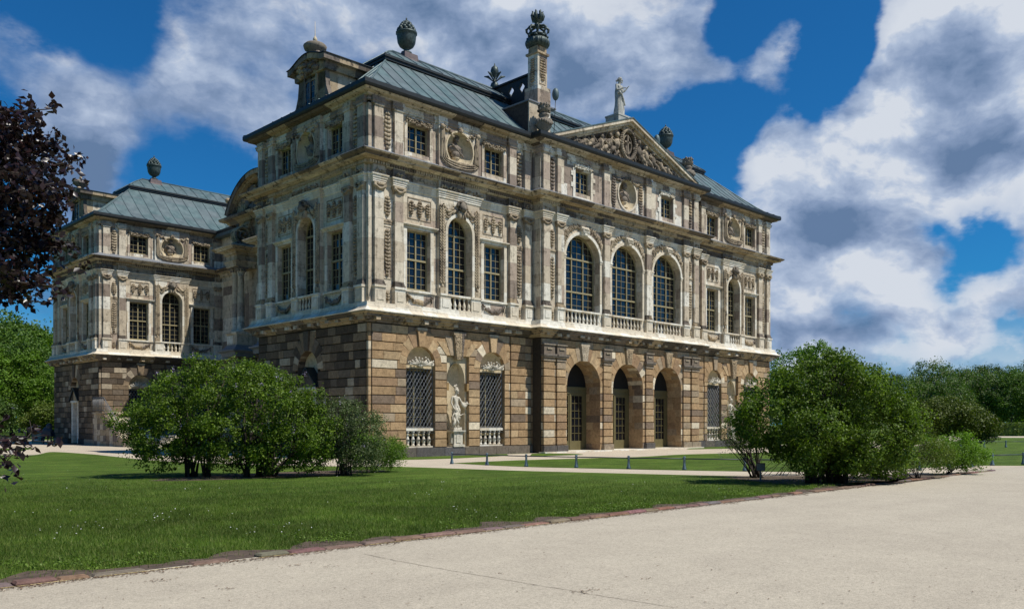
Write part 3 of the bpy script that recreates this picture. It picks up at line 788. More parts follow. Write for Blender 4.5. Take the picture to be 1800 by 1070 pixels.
GUT = [(.50, 17.13), (.60, 17.16), (.64, 17.24), (.64, 17.42), (.60, 17.44), (.3, 17.46)]
LEDU = [(0, 6.36), (.10, 6.38), (.14, 6.46), (.26, 6.50), (.28, 6.58), (.42, 6.62), (.44, 6.70), (.56, 6.75), (.58, 6.80)]
LEDT = [(.62, 6.80), (.64, 6.84), (.56, 6.88), (.42, 6.97), (.34, 7.08), (.31, 7.18), (.30, 7.275), (.0, 7.28)]
PCAP = [(0, 8.02), (.10, 8.03), (.10, 8.095), (0, 8.11)]
def loopmesh(name, mat, path, prof, parent=palace, closed=True):
    mb = MB(); sweep(mb, path, prof, closed); return mk(name, mb, mat, parent, PM if parent is palace else None)
for y0, cf in ((0, True), (YF, False)):
    J = wing_path(y0, True, cf); S = wing_path(y0, False, cf)
    loopmesh('architrave', M_light, J, ARCHI)
    # plain frieze band
    loopmesh('frieze', M_frieze, J, [(.015, 13.29), (.015, 13.71)])
    cs = loopmesh('main_cornice', M_corn, S, CORN); loopmesh('cornice_edge', M_edge, S, CORNE, parent=cs); loopmesh('cornice_cover', M_tar, S, CORNT, parent=cs)
    loopmesh('attic_entablature', M_attic, J, TOPC); eo = loopmesh('eaves_cornice', M_edge, S, TOPE); loopmesh('gutter', M_gutter, S, GUT, parent=eo)
    lo_ = loopmesh('ledge', M_sooty, S, LEDU); loopmesh('sloping_apron', M_light, S, LEDT, parent=lo_)
    # dentils and brackets
    dn = MB(); br = MB(); rng = random.Random(8)
    runs = [((0, y0), (1, 0), CX0 if cf else MODL), ((0, y0 + WW), (0, -1), WW)]
    if cf: runs += [((CX0, y0 + CY), (1, 0), CX1 - CX0), ((CX1, y0), (1, 0), LW - CX1)]
    for (ox, oy), (tx, ty), L in runs:
        def lb(mb, a, b, d0, d1, z0, z1):
            nx, ny = ty, -tx; P4 = [(ox + tx * a + nx * d0, oy + ty * a + ny * d0), (ox + tx * b + nx * d0, oy + ty * b + ny * d0), (ox + tx * b + nx * d1, oy + ty * b + ny * d1), (ox + tx * a + nx * d1, oy + ty * a + ny * d1)]
            mb.add([(x, y, z) for z in (z0, z1) for x, y in P4], [(3, 2, 1, 0), (4, 5, 6, 7), (0, 1, 5, 4), (1, 2, 6, 5), (2, 3, 7, 6), (3, 0, 4, 7)])
        a = -.1
        while a < L + .1: lb(dn, a, a + .085, .168, .26, 13.755, 13.885); a += .15
        a = .1
        while a < L - .1:
            q = rng.uniform(.18, .5); b1 = MB(); lb(b1, a, a + q, .10, rng.uniform(.34, .48), rng.uniform(6.44, 6.5), 6.612); mk('ledge_bracket', b1, M_corn, lo_); a += q + rng.uniform(.3, 1.1)
    mk('dentil_course', dn, M_frieze, cs)

# ---- rusticated ground storey
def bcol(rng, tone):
    """tone: 0 tan front palette, 1 darker palette of end walls and far wing"""
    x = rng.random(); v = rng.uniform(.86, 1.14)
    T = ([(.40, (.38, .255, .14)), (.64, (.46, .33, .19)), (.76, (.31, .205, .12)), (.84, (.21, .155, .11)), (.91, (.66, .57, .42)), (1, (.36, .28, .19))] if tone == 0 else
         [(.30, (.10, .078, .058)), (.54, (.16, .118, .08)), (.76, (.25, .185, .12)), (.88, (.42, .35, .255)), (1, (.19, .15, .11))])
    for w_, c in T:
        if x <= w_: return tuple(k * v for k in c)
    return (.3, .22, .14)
CH, CG = .42, .045
def courses(mb, u0, u1, d, rng, tone, cut=None, z0=.45, n=14, dep=.09, lo=.5, hi=1.5):
    for i in range(n):
        za, zb = z0 + CH * i + CG / 2, z0 + CH * (i + 1) - CG / 2; zm = (za + zb) / 2
        segs = [(u0, u1)]
        for c in (cut or []):
            h = c(zm)
            if h is None: continue
            new = []
            for a, b in segs:
                if h[1] <= a or h[0] >= b: new.append((a, b)); continue
                if h[0] > a + .05: new.append((a, h[0]))
                if h[1] < b - .05: new.append((h[1], b))
            segs = new
        for a, b in segs:
            cur = a
            while cur < b - 1e-6:
                q = rng.uniform(lo, hi); e = cur + q
                if b - e < .32: e = b
                g = .006
                mb.slab([(cur + g, za), (e - g, za), (e - g, zb), (cur + g, zb)], d - dep, d, .014, bcol(rng, tone))
                cur = e
def arch_cut(c, half, zs, pad=.22, zb=0.0):
    def f(z):
        if z < zs: return (c - half, c + half)
        r2 = (half + pad) ** 2 - (z - zs) ** 2
        if r2 <= 0: return None
        return (c - math.sqrt(r2), c + math.sqrt(r2))
    return f
def rect_cut(a, b, zt):
    return lambda z: (a, b) if z < zt else None
def voussoirs(mb, c, r, zs, d, rng, tone, n=9, outs=(.52, .68, .84), key=True, depth=.1, zcap=6.28):
    for k in range(n):
        a, b = PI * k / n, PI * (k + 1) / n; mid = abs((a + b) / 2 - PI / 2)
        R_ = r + (outs[0] if mid > 1.0 else outs[1] if mid > .55 else outs[2])
        if k == n // 2 and key: continue
        g = .008; m = 3
        pts = [(c + r * math.cos(t), zs + r * math.sin(t)) for t in [b + (a - b) * q / m for q in range(m + 1)]]
        pts = pts + [(c + R_ * math.cos(a + g), min(zcap, zs + R_ * math.sin(a + g))), (c + R_ * math.cos(b - g), min(zcap, zs + R_ * math.sin(b - g)))]
        mb.slab(pts[::-1] if False else pts, d - depth, d + .018, .012, bcol(rng, tone))

def recess_block_jambs(mb, loop, d0, d1, rng, tone):
    """reveal faces with per-course colour"""
    n = len(loop)
    for i in range(n):
        p, q = loop[i], loop[(i + 1) % n]
        if abs(p[1] - q[1]) < 1e-6 and p[1] < 1: continue
        L = math.hypot(q[0] - p[0], q[1] - p[1]); m = max(1, round(L / CH))
        for k in range(m):
            a = (p[0] + (q[0] - p[0]) * k / m, p[1] + (q[1] - p[1]) * k / m); b = (p[0] + (q[0] - p[0]) * (k + 1) / m, p[1] + (q[1] - p[1]) * (k + 1) / m)
            cu = d0; 
            while cu < d1 - 1e-6:
                e = min(d1, cu + rng.uniform(.3, .8));  e = d1 if d1 - e < .15 else e
                mb.add([(a[0], -e, a[1]), (a[0], -cu, a[1]), (b[0], -cu, b[1]), (b[0], -e, b[1])], [(0, 1, 2, 3)], False, bcol(rng, tone)); cu = e

def lattice(mb, u0, u1, z0, z1, d):
    """diamond lattice of forged bars"""
    sp, hgt = .22, .33; t = .017
    def clip(p, q):
        (x0, y0), (x1, y1) = p, q; dx, dy = x1 - x0, y1 - y0; a, b = 0.0, 1.0
        for pp, qq in ((-dx, x0 - u0), (dx, u1 - x0), (-dy, y0 - z0), (dy, z1 - y0)):
            if abs(pp) < 1e-9:
                if qq < 0: return None
            else:
                r = qq / pp
                if pp < 0: a = max(a, r)
                else: b = min(b, r)
        return None if a >= b else ((x0 + dx * a, y0 + dy * a), (x0 + dx * b, y0 + dy * b))
    H = z1 - z0; run = H / hgt * sp
    for s_ in (-1, 1):
        k = -int(run / sp) - 2
        while u0 + k * sp < u1 + run:
            x = u0 + k * sp; s = clip((x, z0), (x + s_ * run, z1))
            if s: mb.tube([(s[0][0], -d - .008 * s_, s[0][1]), (s[1][0], -d - .008 * s_, s[1][1])], t, 4, False)
            k += 1
    for a, b in (((u0, z0), (u0, z1)), ((u1, z0), (u1, z1)), ((u0, z0), (u1, z0)), ((u0, z1), (u1, z1))):
        mb.tube([(a[0], -d, a[1]), (b[0], -d, b[1])], .018, 4, False)

# window with shell hood, grille and small balustrade, built once
def ground_window_parts():
    H = .9; out = []; rng = random.Random(4)
    f, g = MB(), MB(); win_grid(f, g, -H, H, 1.0, 4.3, 4, 7, -.55, rng=rng); out.append(('ground_window', f.mesh('ground_window', M_frame), [('glass', g.mesh('glass', M_dim))]))
    la = MB(); lattice(la, -H + .03, H - .03, 1.42, 4.33, -.10); out.append(('grille', la.mesh('grille', M_iron), []))
    b = MB(); b.box(-H, H, -.25, -.02, 1.27, 1.40); b.box(-H, H, -.22, -.03, .45, .52)
    bs = []
    for k in range(5): q = MB(); baluster(q, -.66 + .33 * k, -.13, .52, .75, .105); bs.append(('baluster', q.mesh('baluster', M_light)))
    for z in (.82, 1.15): br = MB(); br.box(-H, H, -.02, .005, z, z + .035); bs.append(('safety_bar', br.mesh('safety_bar', M_gutter)))
    out.append(('balustrade', b.mesh('balustrade', M_light), bs))
    # scallop shell filling the arch head
    sh = MB(); vs = []; n, m = 36, 8
    for j in range(m + 1):
        t = j / m
        for k in range(n + 1):
            a = PI * k / n; rr = t * H * .985; fl = .035 * t * abs(math.sin(a * 4.5))
            vs.append((rr * math.cos(a), -(-.52 + .44 * t ** 2.2 - fl), 4.50 + rr * math.sin(a)))
    sh.add(vs, [(j * (n + 1) + k, (j + 1) * (n + 1) + k, (j + 1) * (n + 1) + k + 1, j * (n + 1) + k + 1) for j in range(m) for k in range(n)], True)
    sh.box(-H, H, -.5, -.08, 4.33, 4.47)
    fr = MB()
    for k in range(11):
        a = PI * (k + .5) / 11; L = .62 + .12 * math.sin(k * 2.1)
        p = [(0, -.02, 4.50), (math.cos(a) * L * .55, -.14, 4.50 + math.sin(a) * L * .18), (math.cos(a) * L * 1.05, -.16, 4.56 + math.sin(a) * L * .42)]
        fr.tube(p, [.05, .06, .035], 5); fr.blob(p[2][0], .19, p[2][2], .05, .05, .05)
    fr.blob(0, .03, 4.47, .16, .1, .1)
    for sx in (-1, 1): fr.tube([(0, -.05, 4.45), (sx * .4, -.12, 4.52), (sx * .75, -.12, 4.50), (sx * .8, -.1, 4.62)], [.06, .07, .06, .03], 5)
    out.append(('shell_hood', sh.mesh('shell_hood', M_niche), [('foliage_spray', fr.mesh('foliage_spray', M_statue))]))
    return out
GW = ground_window_parts()
def place_gw(u, M):
    T = PM @ M @ Matrix.Translation((u, 0, 0))
    for name, me, subs in GW:
        o = ob(name, me, palace, T)
        for n2, m2 in subs: ob(n2, m2, o)

GD = .09        # face of the blocks
def keystone(mb, c, zb, zt, wb, wt, d, rng, tone, carved=False):
    mb.slab([(c - wb, zb), (c + wb, zb), (c + wt, zt), (c - wt, zt)], d - .1, d + .12, .015, bcol(rng, tone) if not carved else (.30, .26, .20))

def ground_front(M, L, seed, tone, wins, niche, pier_breaks, u_a=0.13, u_b=None):
    rng = random.Random(seed); u_b = u_b or L - .13
    mb = MB(); T = PM @ M
    cuts = [arch_cut(c, .9, 4.5) for c in wins] + [rect_cut(niche - .74, niche + .74, 5.05)]
    spans = []; cur = u_a
    for a, b in pier_breaks: spans.append((cur, a, GD)); spans.append((a + .02, b - .02, GD - .06)); cur = b
    spans.append((cur, u_b, GD))
    for a, b, d in spans: courses(mb, a, b, d, rng, tone, cuts)
    for c in wins:
        voussoirs(mb, c, .9, 4.5, GD, rng, tone, 9, (.42, .56, .80)); keystone(mb, c, 5.36, 6.16, .17, .27, GD, rng, tone)
        mb.box(c - .31, c + .31, 0, GD + .13, 6.17, 6.30, (.42, .36, .27))
        lp = arch_loop(c, .9, .45, 4.5); recess_block_jambs(mb, lp, -.6, GD, rng, tone)
    # flat arch over the niche with splayed stones
    c = niche
    for k, (a0, a1) in enumerate(((-.78, -.50), (-.50, -.20), (.20, .50), (.50, .78))):
        s0, s1 = a0 * 1.75, a1 * 1.75
        zt = 6.0 if abs(a0 + a1) < .9 else 5.72
        mb.slab([(a0 + c + .008, 5.05), (a1 + c - .008, 5.05), (s1 + c - .008, zt), (s0 + c + .008, zt)], GD - .1, GD + .022, .012, bcol(rng, tone))
    recess_block_jambs(mb, rect_loop(c - .74, c + .74, .45, 5.05), -.12, GD, rng, tone)
    for z in (3.3,):
        for sx in (-1, 1): mb.box(c + sx * .74, c + sx * .60, -.10, GD, z, z + .38, (.34, .22, .10))
    blk = mk('stone_blocks', mb, M_block, palace, T)
    ks = MB(); ks.slab([(c - .20, 4.86), (c + .20, 4.86), (c + .36, 6.1), (c - .36, 6.1)], 0, GD + .16, .02)
    for k in range(170):
        z = rng.uniform(4.95, 6.05); hw = .18 + (z - 4.9) * .12
        ks.blob(c + rng.uniform(-hw, hw), GD + .16, z, .035, .03, .03, rng.uniform(-1, 1), lod=0)
    ks.box(c - .40, c + .40, 0, GD + .17, 6.1, 6.26)
    mk('keystone', ks, M_darkrel, palace, T)
    bw = MB()
    holes = [arch_loop(x, .9, .45, 4.5) for x in wins] + [rect_loop(c - .74, c + .74, .45, 5.05)]
    bw.tri(rect_loop(0.0, L, .02, 6.6), holes, 0.0)
    mk('ground_wall', bw, M_mortar, palace, T)
    pl = MB(); cur = 0.05
    while cur < L - .05:
        e = min(L - .05, cur + rng.uniform(.6, 1.9)); e = L - .05 if L - e < .5 else e
        g_ = rng.choice([(.11, .10, .095), (.14, .12, .10), (.40, .34, .26), (.13, .12, .12), (.17, .14, .11)])
        pl.slab([(cur + .006, -.05), (e - .006, -.05), (e - .006, .44), (cur + .006, .44)], 0, GD + .05, .012, g_); cur = e
    mk('plinth', pl, M_block, palace, T)
    # niche: half-cylinder with shell head
    nb = MB(); n = 20; h0, hs, r = .45, 3.72, .62
    vs = []
    for z in (h0, hs):
        for k in range(n + 1):
            a = PI * k / n; vs.append((c + r * math.cos(a), .10 + .55 * math.sin(a), z))
    nb.add(vs, [(k + 1, k, n + 1 + k, n + 2 + k) for k in range(n)], True)
    vs = []; m = 8
    for j in range(m + 1):
        b = j / m * PI / 2
        for k in range(n * 2 + 1):
            a = PI * k / (2 * n); fl = 1 - .07 * abs(math.sin(a * 4.5)) * math.sin(b + .2)
            vs.append((c + r * fl * math.cos(b) * math.cos(a), .10 + .55 * fl * math.cos(b) * math.sin(a), hs + 1.05 * fl * math.sin(b)))
    w_ = 2 * n + 1
    nb.add(vs, [(j * w_ + k + 1, j * w_ + k, (j + 1) * w_ + k, (j + 1) * w_ + k + 1) for j in range(m) for k in range(w_ - 1)], True)
    fp = [(c - r, h0)] + [(c - r, hs)] + [(c - r * math.cos(PI * k / 16), hs + 1.05 * math.sin(PI * k / 16)) for k in range(1, 16)] + [(c + r, hs), (c + r, h0)]
    nb.tri([(c - .74, h0), (c - r - .001, h0), *fp[1:-1], (c + r + .001, h0), (c + .74, h0), (c + .74, 5.05), (c - .74, 5.05)], [], -.10)
    nb.box(c - .74, c + .74, -.7, GD, .40, .452)
    mk('statue_niche', nb, M_niche, palace, T)
    for x in wins: place_gw(x, M)

ground_front(Matrix.Identity(4), 10.88, 21, 0, (3.02, 7.82), 5.42, [(9.06, 9.20), (10.32, 10.84)], u_b=10.86)
ground_front(Matrix.Translation((CX1 - .03, 0, 0)), LW - CX1 + .03, 22, 0, (3.06, 7.86), 5.46, [(.04, .56), (1.68, 1.82)], u_a=.03)
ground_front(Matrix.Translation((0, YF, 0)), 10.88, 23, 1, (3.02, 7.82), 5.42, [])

def ground_side(y0, seed):
    M = Matrix.Translation((0, y0 + WW, 0)) @ Rz(-PI / 2); T = PM @ M; rng = random.Random(seed); c = WW / 2; mb = MB()
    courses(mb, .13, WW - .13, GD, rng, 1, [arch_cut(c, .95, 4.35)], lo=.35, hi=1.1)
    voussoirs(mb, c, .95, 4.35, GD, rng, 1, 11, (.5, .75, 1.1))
    mb.slab([(c - .16, 5.30), (c + .16, 5.30), (c + .26, 6.3), (c - .26, 6.3)], 0, GD + .12, .015, (.12, .10, .08))
    recess_block_jambs(mb, arch_loop(c, .95, .1, 4.35), -.3, GD, rng, 1)
    mk('stone_blocks', mb, M_block, palace, T)
    bw = MB(); bw.tri(rect_loop(0, WW, .02, 6.6), [arch_loop(c, .95, .1, 4.35)], 0.0); mk('ground_wall', bw, M_mortar, palace, T)
    pl = MB(); cur = .05
    while cur < WW - .05:
        e = min(WW - .05, cur + rng.uniform(.6, 1.7)); e = WW - .05 if WW - e < .5 else e
        if e < c - .9 or cur > c + .9: pl.slab([(cur + .006, -.05), (e - .006, -.05), (e - .006, .44), (cur + .006, .44)], 0, GD + .05, .012, rng.choice([(.06, .055, .05), (.10, .09, .08), (.3, .26, .2)]))
        cur = e
    mk('plinth', pl, M_block, palace, T)
    dr = MB(); dr.box(c - .95, c + .95, -.42, -.30, .1, 5.3); mk('arch_infill', dr, M_niche, palace, T)
    d = MB(); d.box(c - .48, c + .48, -.29, -.24, .1, 3.0)
    for z in (.35, 1.65): d.box(c - .36, c - .05, -.24, -.22, z, z + 1.1); d.box(c + .05, c + .36, -.24, -.22, z, z + 1.1)
    do = mk('door', d, M_door, palace, T)
    ds = MB()
    for sx in (-1, 1): ds.box(c + sx * .48, c + sx * .80, -.28, .08, .1, 3.3)
    ds.box(c - .85, c + .85, -.28, .14, 3.3, 3.46); mk('door_surround', ds, M_light, do)
    pe = MB(); pe.slab([(c - .95, 3.46), (c + .95, 3.46), (c, 4.42)], -.28, .10); mk('door_pediment', pe, M_sooty, do)
    rf = MB()
    for sx in (-1, 1):
        rf.add([(c, .28, 4.50), (c, -.24, 4.50), (c + sx * 1.05, -.24, 3.46), (c + sx * 1.05, .28, 3.46), (c, .28, 4.42), (c, -.24, 4.42), (c + sx * .98, -.24, 3.42), (c + sx * .98, .28, 3.42)],
               [(0, 1, 2, 3), (7, 6, 5, 4), (1, 5, 6, 2), (3, 2, 6, 7)])
    mk('pediment_cover', rf, M_gutter, do)
ground_side(0, 31); ground_side(YF, 32)
# corner strips set back at the wing corners
for y0 in (0, YF):
    cs = MB(); rng = random.Random(7)
    for i in range(14):
        za, zb = .45 + CH * i + .0175, .45 + CH * (i + 1) - .0175
        for (xa, xb, ya, yb) in ((-.045, .10, y0 - .045, y0 + .10),):
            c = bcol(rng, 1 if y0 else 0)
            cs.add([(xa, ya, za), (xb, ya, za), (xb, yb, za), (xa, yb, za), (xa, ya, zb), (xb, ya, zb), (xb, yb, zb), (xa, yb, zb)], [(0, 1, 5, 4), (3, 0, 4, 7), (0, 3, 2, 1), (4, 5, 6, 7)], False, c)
    mk('corner_stones', cs, M_block, palace, PM)
    cu = MB(); cu.box(.0, .16, -.1, .055, 0, 1)
    cc = MB()
    for z0_, z1_ in ((7.1, 13.35), (14.2, 16.8)):
        cc.add([(x, y, z) for z in (z0_, z1_) for x, y in ((-.05, y0 - .05), (.13, y0 - .05), (.13, y0 + .13), (-.05, y0 + .13))], [(0, 1, 5, 4), (3, 0, 4, 7), (4, 5, 6, 7), (0, 3, 2, 1)])
    mk('corner_pier', cc, M_pil, palace, PM)

def ground_centre():
    rng = random.Random(41); Wd = CX1 - CX0; C = Wd / 2; AC = [C - 4.12, C, C + 4.12]; r, zs = 1.46, 3.78; T = PM @ CM; mb = MB()
    cuts = [arch_cut(c, r, zs, .25) for c in AC]
    courses(mb, .05, Wd - .05, GD, rng, 0, cuts, z0=.03, n=15)
    for c in AC:
        voussoirs(mb, c, r, zs, GD, rng, 0, 13, (.22, .60, .78), zcap=6.2)
        recess_block_jambs(mb, arch_loop(c, r, .03, zs), -1.05, GD, rng, 0)
    # ground pilasters with impost caps
    for a, b in ((.08, .95), (1.15, 1.90), (C - 2.06 - .37, C - 2.06 + .37), (C + 2.06 - .37, C + 2.06 + .37), (Wd - 1.90, Wd - 1.15), (Wd - .95, Wd - .08)):
        courses(mb, a, b, GD + .10, rng, 0, [], z0=.03, n=12, dep=.10, lo=2, hi=3)
        mb.box(a - .03, b + .03, GD, GD + .14, 5.08, 5.16, (.35, .28, .2)); mb.box(a - .02, b + .02, GD, GD + .12, 5.16, 5.28, (.3, .23, .16))
        mb.box(a - .10, b + .10, GD, GD + .22, 5.28, 5.36, (.26, .22, .17)); mb.box(a - .14, b + .14, GD, GD + .26, 5.36, 5.46, (.2, .17, .14))
        mb.box(a - .0, b + .0, GD, GD + .12, 5.46, 5.95, (.2, .16, .12)); mb.box(a - .05, b + .05, GD, GD + .18, 5.95, 6.02, (.26, .22, .17))
        m_ = (a + b) / 2; mb.box(m_ - .2, m_ + .2, GD + .12, GD + .17, 5.72, 5.80, (.33, .28, .2))
        mb.box(a - .08, b + .08, GD, GD + .2, -.02, .42, rng.choice([(.45, .38, .28), (.11, .10, .09), (.3, .24, .17)]))
    mk('stone_blocks', mb, M_block, palace, T)
    for c in AC:
        ks = MB()
        ks.slab([(c - .20, zs + r - .04), (c + .20, zs + r - .04), (c + .34, 6.06), (c - .34, 6.06)], 0, GD + .14, .02); ks.box(c - .38, c + .38, 0, GD + .15, 6.06, 6.22)
        for k in range(120):
            z = rng.uniform(5.3, 6.02); hw = .16 + (z - 5.25) * .14; ks.blob(c + rng.uniform(-hw, hw), GD + .14, z, .035, .03, .03, rng.uniform(-1, 1), lod=0)
        mk('keystone', ks, M_corn, palace, T)
    bw = MB(); bw.tri(rect_loop(0, Wd, .02, 6.6), [arch_loop(c, r, .03, zs) for c in AC], 0)
    bw.box(0, .03, -.75, -.001, 0, 6.6); bw.box(Wd - .03, Wd, -.75, -.001, 0, 6.6)
    mk('ground_wall', bw, M_mortar, palace, T)
    st = MB(); st.box(-.1, Wd + .1, -.02, .45, -.05, .08); st.box(C - 5.6, C + 5.6, -1.1, -.02, -.05, .075); mk('threshold', st, M_light, palace, T)
    for c in AC:
        f, g = MB(), MB()
        f.box(c - r, c + r, -1.06, -.98, 3.35, 3.80)              # transom beam
        f.box(c - r, c + r, -.98, -.94, 3.38, 3.45); f.box(c - r, c + r, -.98, -.94, 3.68, 3.76)
        f.box(c - r, c - r + .28, -1.06, -.98, .07, 3.35); f.box(c + r - .28, c + r, -1.06, -.98, .07, 3.35); f.box(c - .07, c + .07, -1.06, -.95, .07, 3.35)
        for a, b in ((c - r + .28, c - .07), (c + .07, c + r - .28)):
            f.box(a, b, -1.06, -.99, .07, .62); f.box(a, b, -1.06, -.99, 3.26, 3.35); f.box(a, a + .08, -1.06, -.99, .62, 3.26); f.box(b - .08, b, -1.06, -.99, .62, 3.26)
            for k in range(1, 6): f.box(a + .08, b - .08, -1.05, -1.0, .62 + 2.64 * k / 6 - .016, .62 + 2.64 * k / 6 + .016)
            for k in (1, 2): f.box(a + (b - a) * k / 3 - .014, a + (b - a) * k / 3 + .014, -1.05, -1.0, .62, 3.26)
        g.box(c - r, c + r, -1.12, -1.04, .1, 3.35)
        d = mk('glazed_door', f, M_door, palace, T); mk('glass', g, M_glass, d)
        v = MB(); v.add([(p[0], 1.02, p[1]) for p in arch_loop(c, r, 3.7, 3.8)], [tuple(range(21))]); mk('lunette', v, M_void, d)
ground_centre()

# ---- hidden-side walls, courtyard connector
bw = MB()
def wbox(mb, x0, x1, y0, y1, z0, z1, faces='nsewtb'):
    vs = [(x, y, z) for z in (z0, z1) for x, y in ((x0, y0), (x1, y0), (x1, y1), (x0, y1))]; F = {'s': (0, 1, 5, 4), 'e': (1, 2, 6, 5), 'n': (2, 3, 7, 6), 'w': (3, 0, 4, 7), 't': (4, 5, 6, 7), 'b': (3, 2, 1, 0)}
    mb.add(vs, [F[k] for k in faces])
wbox(bw, .9, LW, .9, WW, 0, 17.3, 'ne'); wbox(bw, .9, LW, YF + .9, YF + WW, 0, 17.3, 'ne'); wbox(bw, MODL, LW, YF, YF + .5, 0, 17.3, 's')
wbox(bw, 0, .9, WW - .01, WW, 0, 17.3, 'n'); wbox(bw, 0, .9, YF + WW - .01, YF + WW, 0, 17.3, 'n')
mk('rear_walls', bw, M_wall, palace, PM)
fl = MB(); wbox(fl, .45, LW - .1, .45, WW - .1, 6.9, 7.0); wbox(fl, .45, LW - .1, YF + .45, YF + WW - .1, 6.9, 7.0); wbox(fl, .7, LW - .1, .8, WW - .1, 14.0, 14.1); wbox(fl, .7, LW - .1, YF + .8, YF + WW - .1, 14.0, 14.1)
wbox(fl, .75, .8, .75, WW - .1, 0, 17, 'we'); wbox(fl, .75, LW - .1, 1.25, 1.3, 0, 17, 'sn'); wbox(fl, .75, .8, YF + .75, YF + WW - .1, 0, 17, 'we'); wbox(fl, .75, LW - .1, YF + .8, YF + .85, 0, 17, 'sn')
mk('inner_floors', fl, M_void, palace, PM)

M_stairs = stone('stone_stairs', [(0.35, WARM), (0.3, TAN), (0.2, GREY), (0.15, (0.28, .21, .14))], (0.62, 0.62, 0.42), 0.6)
def connector():
    CXa = 9.6; PY0, PY1, PX = 18.2, 27.0, 7.3
    c = MB(); wbox(c, CXa, 27.4, WW, YF, 0, 16.9, 'we'); mk('connector_wall', c, M_pil, palace, PM); c = MB(); wbox(c, PX, CXa, PY0, PY1, 0, 19.2, 'wsn'); mk('portal_wall', c, M_pil, palace, PM)
    for prof, mat, nm in ((LEDU, M_sooty, 'ledge'), (LEDT, M_light, 'sloping_apron'), (ARCHI, M_light, 'architrave'), (CORN, M_corn, 'main_cornice'), (CORNE, M_edge, 'cornice_edge'), (CORNT, M_tar, 'cornice_cover'), (TOPE, M_corn, 'eaves_cornice'), (GUT, M_gutter, 'gutter')):
        mb = MB(); sweep(mb, [(CXa, YF), (CXa, PY1), (PX, PY1), (PX, PY0), (CXa, PY0), (CXa, WW)], prof, False); mk(nm, mb, mat, palace, PM)
    # column groups on pedestals, each with its own entablature block and scroll
    for yc in (20.3, 25.0):
        x0, x1 = 5.7, 7.35; ya, yb = yc - .75, yc + .75
        pd = MB(); wbox(pd, x0, x1, ya, yb, 7.25, 8.05); wbox(pd, x0 - .1, x1, ya - .1, yb + .1, 8.05, 8.2); wbox(pd, x0 + .12 - .14, x0 + .12, ya + .2, yb - .2, 7.4, 7.9)
        p = mk('column_pedestal', pd, M_wall, palace, PM)
        sk = MB(); sweep(sk, [(x1, yb), (x0, yb), (x0, ya), (x1, ya)], [(.05, 7.26), (.12, 7.1), (.3, 6.95), (.5, 6.88), (.5, 6.8), (.3, 6.7), (.25, 6.4)], False); mk('pedestal_apron', sk, M_tar, p)
        gd = MB(); wbox(gd, x0 + .1, x1, ya + .1, yb - .1, 0, 6.8, 'swn'); mk('pedestal_pier', gd, M_sooty, p)
        for yy in (yc - .42, yc + .42):
            cl = MB(); cl.lathe([(.34, 0), (.34, .1), (.30, .12), (.32, .2), (.26, .26), (.26, 1.5), (.215, 4.0), (.25, 4.05), (.22, 4.08), (.25, 4.2), (.34, 4.5), (.38, 4.55)], x0 + .5, -yy, 8.2, 16); mk('column', cl, M_pil, palace, PM)
            cp = MB()
            for k in range(10): cp.blob(x0 + .5 + .3 * math.cos(k * .63), -yy + .3 * math.sin(k * .63), 12.62, .09, .09, .1)
            wbox(cp, x0 + .12, x0 + .88, yy - .38, yy + .38, 12.72, 12.84); mk('capital', cp, M_darkrel, palace, PM)
        en = MB(); sweep(en, [(x1 + .3, yb), (x0, yb), (x0, ya), (x1 + .3, ya)], [(-.1, 12.84), (0, 12.84)] + [(d_, z) for d_, z in ARCHI[1:]] + [(.02, 13.68)] + CORN + CORNE + CORNT[1:3] + [(-.8, 14.45)], False)
        wbox(en, x0 + .02, x1 + .3, ya + .02, yb - .02, 12.84, 14.4); mk('entablature_block', en, M_corn, palace, PM)
        sc = MB()
        for k in range(64):
            a = k * .22; r = .12 + .011 * k; wdt = .5
            sc.blob(x0 + .75 + r * math.cos(a), -yc, 15.25 + r * math.sin(a), .11, wdt, .11, lod=1)
        for k in range(14):
            t = k / 13; sc.blob(x0 + 1.1 + .55 * t, -yc, 15.9 + 1.2 * t + .2 * math.sin(t * 3), .16, .5, .2)
        wbox(sc, x0 + .1, x1, yc - .6, yc + .6, 14.4, 14.62); mk('scroll_volute', sc, M_darkrel, palace, PM)
    # attic of the portal with segmental pediment
    at = MB(); sweep(at, [(PX, PY1 + .3), (PX - .6, PY1 + .3), (PX - .6, PY0 - .3), (PX, PY0 - .3)], [(0, 16.3), (.1, 16.4), (.2, 16.5), (.55, 16.6), (.62, 16.75), (.6, 16.8), (-.6, 16.85)], False)
    mk('portal_cornice', at, M_sooty, palace, PM)
    yc = (PY0 + PY1) / 2; hw = 4.25; rise = 2.5; Rr = (hw * hw + rise * rise) / (2 * rise); zc = 16.95 + rise - Rr; a0 = math.asin(hw / Rr); n = 26
    def band(mb, r0, r1, xa, xb):
        for k in range(n):
            a, b = -a0 + 2 * a0 * k / n, -a0 + 2 * a0 * (k + 1) / n
            P = [(yc + r * math.sin(t), zc + r * math.cos(t)) for t, r in ((a, r0), (b, r0), (b, r1), (a, r1))]
            mb.add([(x, y, z) for x in (xa, xb) for y, z in P], [(3, 2, 1, 0), (4, 5, 6, 7), (0, 1, 5, 4), (2, 3, 7, 6)])
    pe = MB(); band(pe, Rr - .42, Rr - .02, 6.4, 7.5); band(pe, Rr - .3, Rr, 6.1, 7.5); o = mk('segmental_pediment', pe, M_sooty, palace, PM)
    tp = MB(); pts = [(yc + Rr * .985 * math.sin(-a0 + 2 * a0 * k / n), zc + Rr * .985 * math.cos(-a0 + 2 * a0 * k / n)) for k in range(n + 1)]
    tp.add([(7.0, y, z) for y, z in pts], [tuple(range(n + 1))[::-1]]); mk('tympanum', tp, M_sooty, o)
